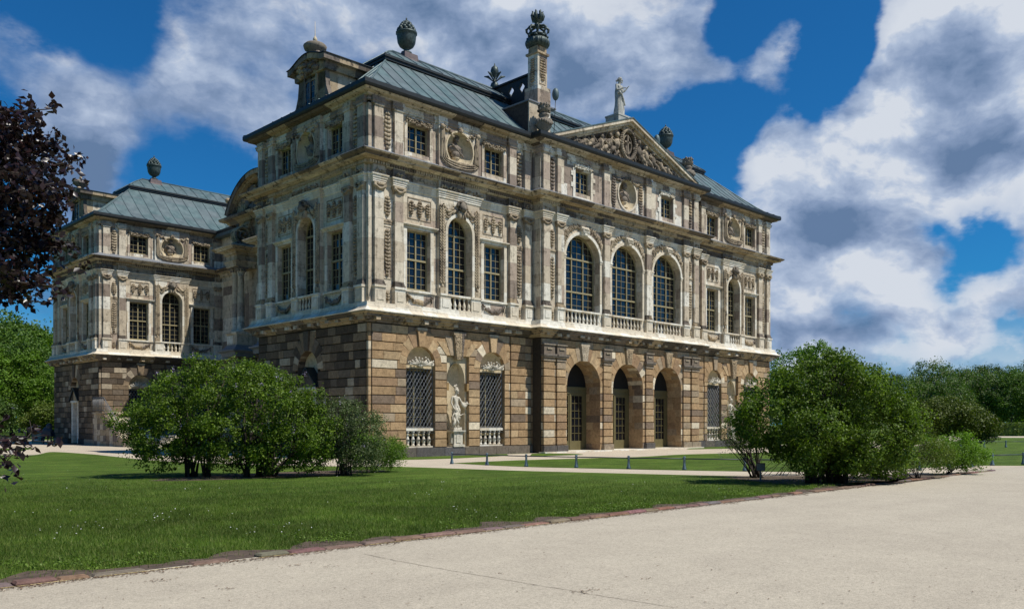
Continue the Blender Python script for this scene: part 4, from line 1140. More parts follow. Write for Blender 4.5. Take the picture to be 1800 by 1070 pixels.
    cov = MB(); band(cov, Rr, Rr + .04, 6.05, 9.5); mk('pediment_cover', cov, M_gutter, o)
    rr = random.Random(2); tr = MB()
    for k in range(150):
        y = rr.uniform(-3.4, 3.4); z = rr.uniform(0, 1) * (1.8 * (1 - (y / 4.0) ** 2)); tr.blob(6.75, -(yc + y), 16.95 + z, .2, rr.uniform(.1, .3), rr.uniform(.1, .35))
    mk('tympanum_relief', tr, M_darkrel, o)
    cr = MB()
    for yy in (yc - 4.1, yc + 4.1):
        for k in range(16): cr.blob(6.5 + rr.uniform(-.25, .25), -(yy + rr.uniform(-.35, .35)), 17.6 + rr.uniform(-.4, .6), .2, .2, .2)
    mk('corner_ornament', cr, M_darkrel, o)
    # arched openings of the portal and the recess
    for (y0_, x_, hh) in ((yc, PX, 1.3), (14.2, CXa, .9), (31.0, CXa, .9)):
        M = Matrix.Translation((x_, y0_, 0)) @ Rz(-PI / 2); f, g = MB(), MB()
        win_grid(f, g, -hh, hh, 8.2, 11.0, 4, 8, .01, transoms=(11.0,), arch=hh); fo = mk('arched_window', f, M_frame, palace, PM @ M); mk('glass', g, M_glass, fo)
        ar = MB()
        for k in range(20):
            a, b = PI * k / 20, PI * (k + 1) / 20; ar.slab([(hh * math.cos(a), 11 + hh * math.sin(a)), ((hh + .22) * math.cos(a), 11 + (hh + .22) * math.sin(a)), ((hh + .22) * math.cos(b), 11 + (hh + .22) * math.sin(b)), (hh * math.cos(b), 11 + hh * math.sin(b))], 0, .16)
        for sx in (-1, 1): ar.box(sx * hh, sx * (hh + .22), 0, .14, 8.1, 11)
        mk('archivolt', ar, M_light, fo)
    # open-air stairs of the courtyard: landing, flank wall, treads, iron railing
    for sgn, yw in ((1, YF), (-1, WW)):
        Y = lambda a: yw - sgn * a
        l = MB(); 
        def wb(mb, x0, x1, a0_, a1_, z0, z1): ys = sorted((Y(a0_), Y(a1_))); wbox(mb, x0, x1, ys[0], ys[1], z0, z1)
        wb(l, -.5, 2.2, .06, 2.3, 0, 2.35); wb(l, -.6, 2.3, .06, 2.4, 2.35, 2.52)
        st = mk('courtyard_stairs', l, M_stairs, palace, PM)
        fk = MB(); ys = [Y(2.3), Y(5.2)]
        fk.add([(-.5, ys[0], 0), (-.5, ys[1], 0), (-.5, ys[1], .5), (-.5, ys[0], 2.35), (-.2, ys[0], 0), (-.2, ys[1], 0), (-.2, ys[1], .5), (-.2, ys[0], 2.35)], [(0, 1, 2, 3), (7, 6, 5, 4), (3, 2, 6, 7), (1, 5, 6, 2)] if sgn > 0 else [(3, 2, 1, 0), (4, 5, 6, 7), (7, 6, 2, 3), (2, 6, 5, 1)])
        wb(fk, -.6, .5, 5.2, 6.4, 0, .62); mk('flank_wall', fk, M_stairs, st)
        td = MB()
        for k in range(9): wb(td, -.2, 2.2, 2.3 + .32 * k, 2.3 + .32 * (k + 1), 0, 2.35 - .25 * (k + 1))
        for k in range(5): wb(td, .5 + k * .3, 6.0, 5.4, 9.5, 0, .16 * (k + 1))
        mk('steps', td, M_light, st)
        rl = MB()
        for k in range(15):
            a = .1 + 2.2 * k / 14; rl.tube([(-.5, Y(a), 2.5), (-.5, Y(a), 3.55)], .018, 4)
        for k in range(16):
            a = 2.3 + 2.9 * k / 15; zb = 2.35 - 1.85 * k / 15; rl.tube([(-.4, Y(a), zb), (-.4, Y(a), zb + 1.05)], .018, 4)
        rl.tube([(-.5, Y(.1), 3.55), (-.5, Y(2.3), 3.55), (-.4, Y(5.2), 1.55)], .03, 5); rl.tube([(-.5, Y(.1), 2.62), (-.5, Y(2.3), 2.62), (-.4, Y(5.2), .62)], .02, 5)
        mk('iron_railing', rl, M_iron, st)
connector()

# ---- roofs
PROF1 = [(-.60, 17.43), (-.25, 17.52), (.15, 17.72), (.7, 18.12), (1.4, 18.72), (2.2, 19.45), (3.0, 20.15), (3.72, 20.78)]
PROF2 = [(3.50, 20.86), (3.50, 20.98), (4.3, 21.55), (5.2, 22.10)]
def hip_roof(x0, x1, y0, y1, nm='roof'):
    mb = MB()
    def ring(s, z): return [(x0 + s, y0 + s, z), (x1 - s, y0 + s, z), (x1 - s, y1 - s, z), (x0 + s, y1 - s, z)]
    H = (y1 - y0) / 2; P1 = [p for p in PROF1 if p[0] <= H]; P2 = [(min(s, H - .001), z) for s, z in PROF2]
    for P in (P1, P2):
        for (a, za), (b, zb) in zip(P[:-1], P[1:]): mb.add(ring(a, za) + ring(b, zb), [(i, (i + 1) % 4, 4 + (i + 1) % 4, 4 + i) for i in range(4)])
    o = mk(nm, mb, M_roof, palace, PM)
    lip = MB(); lip.add(ring(3.50, 20.70) + ring(3.50, 20.95), [(i, (i + 1) % 4, 4 + (i + 1) % 4, 4 + i) for i in range(4)]); lip.add(ring(3.50, 20.70) + ring(3.75, 20.68), [(4 + i, 4 + (i + 1) % 4, (i + 1) % 4, i) for i in range(4)])
    lip.add(ring(3.44, 20.84) + ring(3.44, 20.96), [(i, (i + 1) % 4, 4 + (i + 1) % 4, 4 + i) for i in range(4)]); lip.add(ring(3.44, 20.96) + ring(3.56, 21.0), [(i, (i + 1) % 4, 4 + (i + 1) % 4, 4 + i) for i in range(4)])
    lip.add(ring(3.44, 20.84) + ring(3.6, 20.84), [(4 + i, 4 + (i + 1) % 4, (i + 1) % 4, i) for i in range(4)])
    mk('roof_step', lip, M_gutter, o)
    sm = MB(); rr = .03
    def seam(f, tmax, P):
        for (a, za), (b, zb) in zip(P[:-1], P[1:]):
            if a >= tmax: break
            if b > tmax: k = (tmax - a) / (b - a); b = tmax; zb = za + (zb - za) * k
            if b - a < .02: continue
            p, q = f(a), f(b); t = Vector((q[0] - p[0], q[1] - p[1])).normalized(); n = Vector((-t.y, t.x)) * rr
            vs = [(p[0] + n.x, p[1] + n.y, za - .01), (p[0] - n.x, p[1] - n.y, za - .01), (p[0], p[1], za + .055), (q[0] + n.x, q[1] + n.y, zb - .01), (q[0] - n.x, q[1] - n.y, zb - .01), (q[0], q[1], zb + .055)]
            sm.add(vs, [(0, 2, 5, 3), (1, 4, 5, 2), (0, 1, 2)])
    st = .90
    for P, s0 in ((P1, -.6), (P2[1:], 3.5)):
        x = x0 + s0 + .35
        while x < x1 - s0 - .2:
            tm = min(x - x0, x1 - x, H)
            seam(lambda s, x=x: (x, y0 + s), tm, P); seam(lambda s, x=x: (x, y1 - s), tm, P); x += st
        y = y0 + s0 + .35
        while y < y1 - s0 - .2:
            tm = min(y - y0, y1 - y, H); seam(lambda s, y=y: (x0 + s, y), tm, P); seam(lambda s, y=y: (x1 - s, y), tm, P); y += st
    for cx, sx, cy, sy in ((x0, 1, y0, 1), (x1, -1, y0, 1), (x0, 1, y1, -1), (x1, -1, y1, -1)):
        for P in (P1, P2[1:]): sm.tube([(cx + sx * s, cy + sy * s, z + .02) for s, z in P], .05, 5)
    sm.tube([(x0 + H, (y0 + y1) / 2, 22.1), (x1 - H, (y0 + y1) / 2, 22.1)], .08, 6)
    mk('roof_seams', sm, M_roof, o)
    return o
hip_roof(0, LW, 0, WW); hip_roof(0, LW, YF, YF + WW)
cr = MB(); wbox(cr, 9.0, 27.9, WW - 3, YF + 3, 16.9, 17.4)
for (a, za), (b, zb) in zip(PROF1[:-1], PROF1[1:]):
    cr.add([(9.6 + a, WW - 4, za), (9.6 + a, YF + 4, za), (9.6 + b, YF + 4, zb), (9.6 + b, WW - 4, zb)], [(3, 2, 1, 0)]); cr.add([(27.4 - a, WW - 4, za), (27.4 - a, YF + 4, za), (27.4 - b, YF + 4, zb), (27.4 - b, WW - 4, zb)], [(0, 1, 2, 3)])
cr.add([(13.32, WW - 4, 20.78), (23.68, WW - 4, 20.78), (23.68, YF + 4, 20.78), (13.32, YF + 4, 20.78)], [(0, 1, 2, 3)])
mk('connector_roof', cr, M_roof, palace, PM)

# ---- end dormers with curved heads
def dormer(y0):
    yc = y0 + WW / 2; o = None
    d = MB(); wbox(d, .15, 4.6, yc - 1.25, yc + 1.25, 17.4, 19.8, 'snw')
    d.add([], [])
    fr = MB()
    prof = [(-1.7, 17.45), (1.7, 17.45), (1.62, 17.9), (1.35, 18.5), (1.25, 19.2), (1.35, 19.7), (-1.35, 19.7), (-1.25, 19.2), (-1.35, 18.5), (-1.62, 17.9)]
    M = Matrix.Translation((.15, yc, 0)) @ Rz(-PI / 2)
    o = mk('dormer', d, M_corn, palace, PM)
    M2 = M
    fr.slab(prof, -.25, 0, 0); 
    for sx in (-1, 1):
        for k in range(10):
            a = k * .6; r = .04 + .015 * k; fr.blob(sx * (1.42 + r * math.cos(a)), .04, 17.85 + r * math.sin(a), .06, .06, .06)
    f = mk('dormer_front', fr, M_sooty, o, M2)
    cv = MB(); n = 12
    for k in range(n):
        t0, t1 = -1 + 2 * k / n, -1 + 2 * (k + 1) / n; h = lambda t: 19.55 + .50 * math.cos(t * PI / 2) ** 1.3 + .10 * abs(t) ** 6
        P = [(1.75 * t0, h(t0)), (1.75 * t1, h(t1)), (1.75 * t1, h(t1) + .26), (1.75 * t0, h(t0) + .26)]
        cv.slab(P, -4.4, .38)
        cv.slab([(1.45 * t0, 19.3), (1.45 * t1, 19.3), (1.5 * t1, h(t1) + .02), (1.5 * t0, h(t0) + .02)], -4.4, .12)
    mk('dormer_cornice', cv, M_sooty, o, M2)
    fm, g = MB(), MB(); win_grid(fm, g, -.5, .5, 17.8, 19.1, 4, 4, .02); fm.box(-.62, -.5, 0, .1, 17.7, 19.3); fm.box(.5, .62, 0, .1, 17.7, 19.3)
    f2 = mk('dormer_window', fm, M_sooty, o, M2); g.v = [(a, b - .02, c) for a, b, c in g.v]; mk('dormer_glass', g, M_glass, o, M2)
    rl = MB(); rr = random.Random(6)
    for k in range(60): rl.blob(rr.uniform(-.9, .9), .12 + rr.uniform(0, .15), 19.62 + rr.uniform(-.3, .6), .12, .12, .11, rr.uniform(-1, 1))
    mk('dormer_relief', rl, M_darkrel, o, M2)
    cvr = MB(); 
    for k in range(n):
        t0, t1 = -1 + 2 * k / n, -1 + 2 * (k + 1) / n; h = lambda t: 19.82 + .50 * math.cos(t * PI / 2) ** 1.3 + .10 * abs(t) ** 6
        cvr.slab([(1.8 * t0, h(t0)), (1.8 * t1, h(t1)), (1.8 * t1, h(t1) + .04), (1.8 * t0, h(t0) + .04)], -4.4, .42)
    mk('dormer_cover', cvr, M_gutter, o, M2)
dormer(0); dormer(YF)

# ---- pediment over the centre
def pediment():
    C = 18.3; yb = CY; zb, za, hw = 17.42, 20.0, 7.05
    th = math.atan2(za - zb, hw)
    def rake(mb, off0, off1, y0_, y1_):
        for sx in (-1, 1):
            P = [(C + sx * (hw + .0), zb + off0), (C, za + off0), (C, za + off1), (C + sx * (hw + .0), zb + off1)]
            vs = [(x, y, z) for y in (y0_, y1_) for x, z in P]
            fs = [(0, 1, 2, 3), (7, 6, 5, 4), (1, 0, 4, 5), (3, 2, 6, 7), (0, 3, 7, 4)]
            if sx > 0: fs = [f[::-1] for f in fs]
            mb.add(vs, fs)
    tm = MB(); tm.add([(C - hw, yb - .05, zb - .1), (C + hw, yb - .05, zb - .1), (C, yb - .05, za)], [(0, 1, 2)]); o = mk('pediment', tm, M_darkrel, palace, PM)
    rk = MB(); rake(rk, -.42, -.30, yb - .22, yb); rake(rk, -.30, -.14, yb - .42, yb); rake(rk, -.14, .04, yb - .60, yb); mk('raking_cornice', rk, M_corn, o)
    gt = MB(); rake(gt, .045, .10, yb - .64, 4.0); mk('pediment_roof', gt, M_roof, o)
    for oo in (o,): pass
    sd = MB(); wbox(sd, C - hw, C + hw, yb, yb + .3, 17.2, 17.45); mk('pediment_floor', sd, M_tar, o)
    rl = MB(); rr = random.Random(12)
    D = -yb + .05
    # oval shield with crossed blades, crown, and reclining figures tapering to the corners
    for k in range(40):
        a = 2 * PI * k / 40; rl.blob(C + .66 * math.cos(a), D + .18, 18.50 + .88 * math.sin(a), .12, .16, .12)
        rl.blob(C + .40 * math.cos(a), D + .10, 18.52 + .55 * math.sin(a), .06, .08, .07)
    rl.box(C - .06, C + .06, D + .1, D + .2, 17.95, 19.1); rl.box(C - .28, C + .28, D + .1, D + .2, 18.62, 18.72); rl.blob(C, D + .1, 18.2, .2, .1, .35)
    for k in range(20): rl.blob(C + rr.uniform(-.5, .5), D + .16, 19.35 + rr.uniform(-.08, .16), .1, .12, .1)
    for sx in (-1, 1):
        for (x, h, sc) in ((1.05, 1.45, 1.1), (1.75, 1.25, 1.05), (2.5, 1.0, .95), (3.3, .78, .8), (4.05, .55, .7), (4.75, .36, .55)):
            u = C + sx * x; z0 = 17.5
            rl.blob(u, D + .18, z0 + h * .95, .14 * sc, .15 * sc, .17 * sc)                                     # head
            rl.blob(u + sx * .04, D + .15, z0 + h * .55, .24 * sc, .18, .36 * sc, sx * rr.uniform(.1, .5))      # torso
            rl.blob(u + sx * .40 * sc, D + .15, z0 + h * .30, .42 * sc, .16, .15 * sc, -sx * .5)                # thigh
            rl.blob(u + sx * .72 * sc, D + .12, z0 + .14, .12 * sc, .12, .3 * sc, sx * .6)                      # shin
            rl.blob(u - sx * .30 * sc, D + .20, z0 + h * .72, .34 * sc, .09, .08, sx * rr.uniform(-.3, .8))     # arm
            for k in range(22): rl.blob(u + rr.uniform(-.5, .6) * sc, D + rr.uniform(.05, .2), z0 + rr.uniform(.02, h * .75), rr.uniform(.04, .08), .09, rr.uniform(.12, .26) * sc, rr.uniform(-.9, .9))
    mk('pediment_relief', rl, M_pedrel, o)
pediment()

# ---- chimney
def squash(mb): mb.v = [(x, y, z if z < 20.9 else 20.9 + (z - 20.9) * .775) for x, y, z in mb.v]
def chimney():
    x0, y0 = 12.2, .80; w_ = .78; cx, cy = x0 + w_ / 2, y0 + w_ / 2
    b = MB(); wbox(b, 11.0, 12.68, .35, 3.2, 17.3, 19.6, 'swetn'); o = mk('chimney', b, M_brick, palace, PM)
    bs = MB(); wbox(bs, 10.97, 12.7, .28, .36, 17.4, 19.6, 'swet'); mk('chimney_pier', bs, M_pil, o)
    cp = MB(); wbox(cp, 10.9, 13.14, .22, 3.3, 19.6, 19.68); mk('pier_cover', cp, M_tar, o)
    s = MB(); wbox(s, x0 - .14, x0 + w_ + .14, y0 - .14, y0 + w_ + .14, 19.68, 20.9); wbox(s, x0, x0 + w_, y0, y0 + w_, 20.9, 23.35)
    for z0_, z1_ in ((21.15, 23.1),):
        for q in ((x0 + .12, x0 + .16, z0_, z1_), (x0 + w_ - .16, x0 + w_ - .12, z0_, z1_), (x0 + .16, x0 + w_ - .16, z1_ - .04, z1_), (x0 + .16, x0 + w_ - .16, z0_, z0_ + .04)):
            wbox(s, q[0], q[1], y0 - .03, y0, q[2], q[3])
            wbox(s, x0 - .03, x0, y0 + q[0] - x0, y0 + q[1] - x0, q[2], q[3])
    squash(s); mk('chimney_shaft', s, M_attic, o)
    rr = random.Random(9); f = MB()
    garland_drop(f, cx, -(y0) + .02, 22.95, 21.45, .42, rr, .2)
    z = 22.95
    while z > 21.4:
        f.blob(x0 - .02, -cy, z, .06, .17, .09); z -= .17
    squash(f); mk('chimney_festoon', f, M_darkrel, o)
    t = MB(); wbox(t, x0 - .1, x0 + w_ + .1, y0 - .1, y0 + w_ + .1, 23.35, 23.5); wbox(t, x0 + .02, x0 + w_ - .02, y0 + .02, y0 + w_ - .02, 23.5, 23.95)
    squash(t); mk('chimney_neck', t, M_darkrel, o)
    k_ = MB()
    k_.lathe([(.44, 0), (.62, .15), (.70, .38), (.62, .62), (.50, .72), (.46, .80)], cx, -cy, 23.95, 20)
    for k in range(16):
        a = 2 * PI * k / 16; k_.blob(cx + .62 * math.cos(a), -cy + .62 * math.sin(a), 24.3, .1, .1, .26); 
    for k in range(8):
        a = 2 * PI * k / 8 + .2; k_.blob(cx + .55 * math.cos(a), -cy + .55 * math.sin(a), 24.72, .11, .11, .09)
    k_.lathe([(.5, 0), (.56, .05), (.56, .14), (.48, .17)], cx, -cy, 24.78, 20)
    # open crown
    for k in range(8):
        a = 2 * PI * k / 8; pts = [(cx + r * math.cos(a), cy + r * math.sin(a), 24.95 + h) for r, h in ((.48, 0), (.62, .18), (.64, .38), (.50, .54), (.22, .60), (.12, .62))]
        k_.tube(pts, [.06, .07, .08, .08, .07, .06], 6)
    k_.lathe([(.12, 0), (.26, .04), (.30, .14), (.20, .2)], cx, -cy, 25.5, 12)
    squash(k_); mk('chimney_crown', k_, M_patina, o)
    bd = MB()
    bd.lathe([(.10, 0), (.12, .1), (.26, .28), (.30, .48), (.24, .7), (.1, .82)], cx, -cy, 25.68, 14)
    for k in range(7):
        a = 2 * PI * k / 7; bd.tube([(cx + .26 * math.cos(a), cy + .26 * math.sin(a), 26.0), (cx + .33 * math.cos(a), cy + .33 * math.sin(a), 26.3), (cx + .26 * math.cos(a), cy + .26 * math.sin(a), 26.6), (cx + .34 * math.cos(a), cy + .34 * math.sin(a), 26.68)], [.1, .11, .07, .02], 5)
    squash(bd); mk('chimney_bud', bd, M_patina, o)
    CHM = [t, k_, bd]
    # flying balustrade with carved openings
    fb = MB(); hol = []
    for yk in (2.55, 3.45, 4.35): hol.append([(yk + .20 * math.cos(2 * PI * k / 14) * (1 + .22 * math.cos(4 * 2 * PI * k / 14)), 21.42 + .26 * math.sin(2 * PI * k / 14) * (1 + .22 * math.cos(4 * 2 * PI * k / 14))) for k in range(14)])
    T = tessellate_polygon([[Vector((a, b, 0)) for a, b in L] for L in [[(1.55, 20.3), (5.3, 20.3), (5.3, 21.95), (1.55, 21.95)]] + hol]); fp = [p for L in [[(1.55, 20.3), (5.3, 20.3), (5.3, 21.95), (1.55, 21.95)]] + hol for p in L]
    for x in (12.66, 12.80): fb.add([(x, a, b) for a, b in fp], [tuple(t_) for t_ in T])
    for L in hol:
        n = len(L); fb.add([(12.66, a, b) for a, b in L] + [(12.80, a, b) for a, b in L], [(i, (i + 1) % n, n + (i + 1) % n, n + i) for i in range(n)])
    wbox(fb, 12.55, 12.9, 1.6, 5.3, 21.95, 22.05); mk('ridge_balustrade', fb, M_gutter, o)
chimney()

# =================================================================== things standing on or in the palace
def fruit_vase(loc, label, sc=1.0):
    o = empty('fruit_vase', loc, label=label, cat='roof vase', group='metal fruit vases on the roof ridges'); o.scale = (sc, sc, sc)
    p = MB(); p.lathe([(.62, -.5), (.58, 0), (.48, .12), (.44, .42), (.30, .48)], 0, 0, 0, 4, False, True); mk('plinth', p, plinthmat, o)
    b = MB(); b.lathe([(.20, .46), (.30, .50), (.30, .58), (.16, .64), (.15, .74), (.24, .80), (.40, .92), (.50, 1.12), (.54, 1.40), (.55, 1.56), (.60, 1.60), (.60, 1.68), (.5, 1.7)], 0, 0, 0, 20); mk('bowl', b, M_patina, o)
    f = MB(); rows = [(.47, 1.74, 11), (.41, 1.88, 10), (.33, 2.01, 8), (.24, 2.13, 7), (.13, 2.22, 4), (.0, 2.30, 1)]
    for r, z, n in rows:
        for k in range(n):
            a = 2 * PI * (k + (.5 if int(z * 100) % 2 else 0)) / n; f.blob(r * math.cos(a), r * math.sin(a), z, .115, .115, .115)
    f.lathe([(.4, 1.6), (.36, 1.9), (.1, 2.25)], 0, 0, 0, 10); f.lathe([(.03, 2.4), (.05, 2.47), (.0, 2.56)], 0, 0, 0, 6); mk('fruit', f, M_patina, o)
    return o
plinthmat = plain('dark_copper', (0.10, 0.075, 0.075), 0.55, 0.3)
fruit_vase((6.2, 5.2, 21.75), 'dark metal vase heaped with fruit on the near end of the front roof ridge')
fruit_vase((30.8, 5.2, 21.75), 'dark metal vase heaped with fruit on the ridge behind the right pediment slope')
fruit_vase((6.2, YF + 5.2, 21.75), 'dark metal vase heaped with fruit on the ridge of the far left wing')

def stone_urn(loc, label, name='stone_urn', tall=True):
    o = empty(name, loc, label=label, cat='urn', group='carved stone urns on the eaves' if tall else 'squat stone urns on the dormers')
    b = MB(); rr = random.Random(5)
    if tall:
        b.lathe([(.36, 0), (.36, .08), (.22, .14), (.16, .26), (.24, .38), (.42, .58), (.48, .78), (.45, .98), (.27, 1.04), (.23, 1.12), (.30, 1.20), (.31, 1.27), (.22, 1.31), (.20, 1.38)], 0, 0, 0, 18)
        g = MB()
        for k in range(22):
            a = 2 * PI * k / 22; g.blob(.45 * math.cos(a), .45 * math.sin(a), .78 + .07 * math.sin(a * 3), .08, .08, .11)
        f = MB()
        f.lathe([(.18, 1.34), (.30, 1.5), (.34, 1.68), (.28, 1.84), (.1, 1.9)], 0, 0, 0, 14)
        for k in range(60): a = rr.uniform(0, 2 * PI); r = rr.uniform(.15, .34); f.blob(r * math.cos(a), r * math.sin(a), 1.66 + rr.uniform(-.2, .22), .07, .07, .08)
        mk('bowl', b, M_urn, o); mk('garland', g, M_urn, o); mk('flowers', f, M_urn, o)
    else:
        b.lathe([(.30, 0), (.2, .1), (.3, .25), (.55, .42), (.60, .6), (.5, .7), (.3, .78), (.1, .82)], 0, 0, 0, 16); f = MB(); f.lathe([(.05, .8), (.12, .95), (.08, 1.05), (.02, 1.15), (.008, 1.9)], 0, 0, 0, 6)
        mk('bowl', b, M_urn, o); mk('finial', f, M_niche, o)
    return o
stone_urn((11.5, -.35, 17.5), 'weathered stone urn with garland and flowers on the eaves left of the pediment')
stone_urn((25.5, -.35, 17.5), 'weathered stone urn with garland and flowers on the eaves right of the pediment')
stone_urn((.35, 5.2, 20.28), 'squat blackened stone urn with a tiny finial on the near dormer', tall=False)
stone_urn((.35, YF + 5.2, 20.28), 'squat blackened stone urn on the dormer of the far wing, beside the dark purple leaves', tall=False)

def thistle(loc):
    o = empty('leaf_finial', loc, label='dark metal finial with spreading leaves, on the roof ridge left of the chimney', cat='finial')
    b = MB(); b.lathe([(.10, 0), (.10, .25), (.22, .35), (.28, .55), (.22, .75), (.08, .85), (.07, 1.1), (.2, 1.3), (.26, 1.5), (.2, 1.72), (.05, 1.85), (.02, 2.0)], 0, 0, 0, 14); mk('stem_bud', b, M_patina, o)
    for k in range(5):
        a = 2 * PI * k / 5 + .8; l = MB(); l.tube([(.08 * math.cos(a), .08 * math.sin(a), .85), (.22 * math.cos(a), .22 * math.sin(a), 1.0), (.42 * math.cos(a), .42 * math.sin(a), 1.2), (.68 * math.cos(a), .68 * math.sin(a), 1.25)], [.03, .05, .09, .03], 6); mk('leaf', l, M_patina, o)
thistle((13.35, 5.6, 21.95))
def ball(loc, base, label):
    o = empty('oval_ball', base, label=label, cat='ball finial', group='oval metal balls on rods')
    b = MB(); b.blob(loc[0] - base[0], -(loc[1] - base[1]), loc[2] - base[2], .20, .20, .36, lod=2); mk('ball', b, M_roof, o)
    r = MB(); r.tube([(0, 0, 0), (loc[0] - base[0], loc[1] - base[1], loc[2] - base[2] - .3)], .02, 5); mk('rod', r, M_gutter, o)
ball((13.0, .15, 20.45), (13.0, .3, 18.0), 'grey oval metal ball on a rod just above the left stone urn')
ball((21.7, -.6, 19.65), (21.7, -.6, 18.9), 'grey oval metal ball on a rod above the right slope of the pediment')

# ------------------------------------------------------------------ figures
def skin_mesh(name, chains, mat, sub=2):
    """chains: lists of (x,y,z,r); equal points are shared; first point of the first chain is the root"""
    vs, idx, ed, rad = [], {}, [], []
    for ch in chains:
        prev = None
        for x, y, z, r in ch:
            k = (round(x, 4), round(y, 4), round(z, 4))
            if k not in idx: idx[k] = len(vs); vs.append((x, y, z)); rad.append(r)
            i = idx[k]
            if prev is not None and prev != i: ed.append((prev, i))
            prev = i
    me = bpy.data.meshes.new(name + '_cage'); me.from_pydata(vs, ed, []); o = bpy.data.objects.new(name + '_cage', me); COL.objects.link(o)
    md = o.modifiers.new('Skin', 'SKIN'); md.use_smooth_shade = True
    for i, r in enumerate(rad): me.skin_vertices[0].data[i].radius = (r, r)
    me.skin_vertices[0].data[0].use_root = True
    ss = o.modifiers.new('Sub', 'SUBSURF'); ss.levels = ss.render_levels = sub
    dg = bpy.context.evaluated_depsgraph_get(); dg.update()
    m2 = bpy.data.meshes.new_from_object(o.evaluated_get(dg)); m2.name = name
    bpy.data.objects.remove(o); bpy.data.meshes.remove(me)
    m2.materials.clear(); m2.materials.append(mat)
    m2.polygons.foreach_set('use_smooth', [True] * len(m2.polygons))
    return m2

def lerp(a, b, t): return tuple(a[i] + (b[i] - a[i]) * t for i in range(3))
def body_chains(J, s=1.0, female=True):
    """J: joint positions dict"""
    P = lambda n, r: (*J[n], r * s)
    ch = [[P('pelvis', .135), (*lerp(J['pelvis'], J['chest'], .45), .105 * s), P('chest', .135), (*lerp(J['chest'], J['neck'], .7), .10 * s), P('neck', .055), P('head', .095), (*lerp(J['neck'], J['head'], 1.9), .075 * s)]]
    for sd in ('L', 'R'):
        ch.append([P('chest', .135), P('sh' + sd, .062), (*lerp(J['sh' + sd], J['el' + sd], .5), .05 * s), P('el' + sd, .042), (*lerp(J['el' + sd], J['wr' + sd], .4), .042 * s), P('wr' + sd, .027)])
        w_ = Vector(J['wr' + sd]); dr = (w_ - Vector(J['el' + sd])).normalized(); palm = w_ + dr * .07 * s
        ch.append([P('wr' + sd, .027), (*palm, .034 * s)])
        side = dr.cross(Vector((0, 0, 1)) if abs(dr.z) < .8 else Vector((1, 0, 0))).normalized(); dn = dr.cross(side)
        for k, L in enumerate((.075, .09, .083, .065)):
            b0 = palm + side * (k - 1.5) * .021 * s + dr * .02 * s; m_ = b0 + dr * L * .55 * s; e = m_ + (dr * .8 + dn * .5) * L * .5 * s
            ch.append([(*palm, .034 * s), (*b0, .012 * s), (*m_, .0105 * s), (*e, .008 * s)])
        tb = palm - dr * .03 * s - side * .035 * s; ch.append([(*palm, .034 * s), (*tb, .013 * s), (*(tb + dr * .05 * s - side * .02 * s), .01 * s)])
        ch.append([P('pelvis', .135), P('hip' + sd, .11), (*lerp(J['hip' + sd], J['kn' + sd], .5), .085 * s), P('kn' + sd, .058), (*lerp(J['kn' + sd], J['an' + sd], .35), .058 * s), P('an' + sd, .036), P('toe' + sd, .036)])
    return ch
def face_bits(mb, head, fwd, s, hair=True, rr=None):
    """nose, brow, chin, ears and hair lumps round a head centre"""
    rr = rr or random.Random(1); f = Vector(fwd).normalized(); side = Vector((f.y, -f.x, 0)); h = Vector(head)
    def B(v, r): mb.blob(v.x, -v.y, v.z, r, r, r)
    B(h + f * .112 * s + Vector((0, 0, .0)), .018 * s); B(h + f * .105 * s + Vector((0, 0, .025 * s)), .014 * s)
    B(h + f * .10 * s + Vector((0, 0, -.042 * s)), .02 * s); B(h + f * .085 * s + Vector((0, 0, -.08 * s)), .03 * s)
    for q in (-1, 1): B(h + f * .09 * s + side * q * .035 * s + Vector((0, 0, .03 * s)), .016 * s); B(h + side * q * .10 * s, .022 * s)
    if hair:
        for k in range(46):
            a = rr.uniform(-PI, PI); e = rr.uniform(.1, 1.4); v = (-f * math.cos(a) * .9 + side * math.sin(a)) * math.cos(e) * .10 * s + Vector((0, 0, math.sin(e) * .115 * s + .02 * s))
            if v.dot(f) < .06 * s: B(h + v, .032 * s)

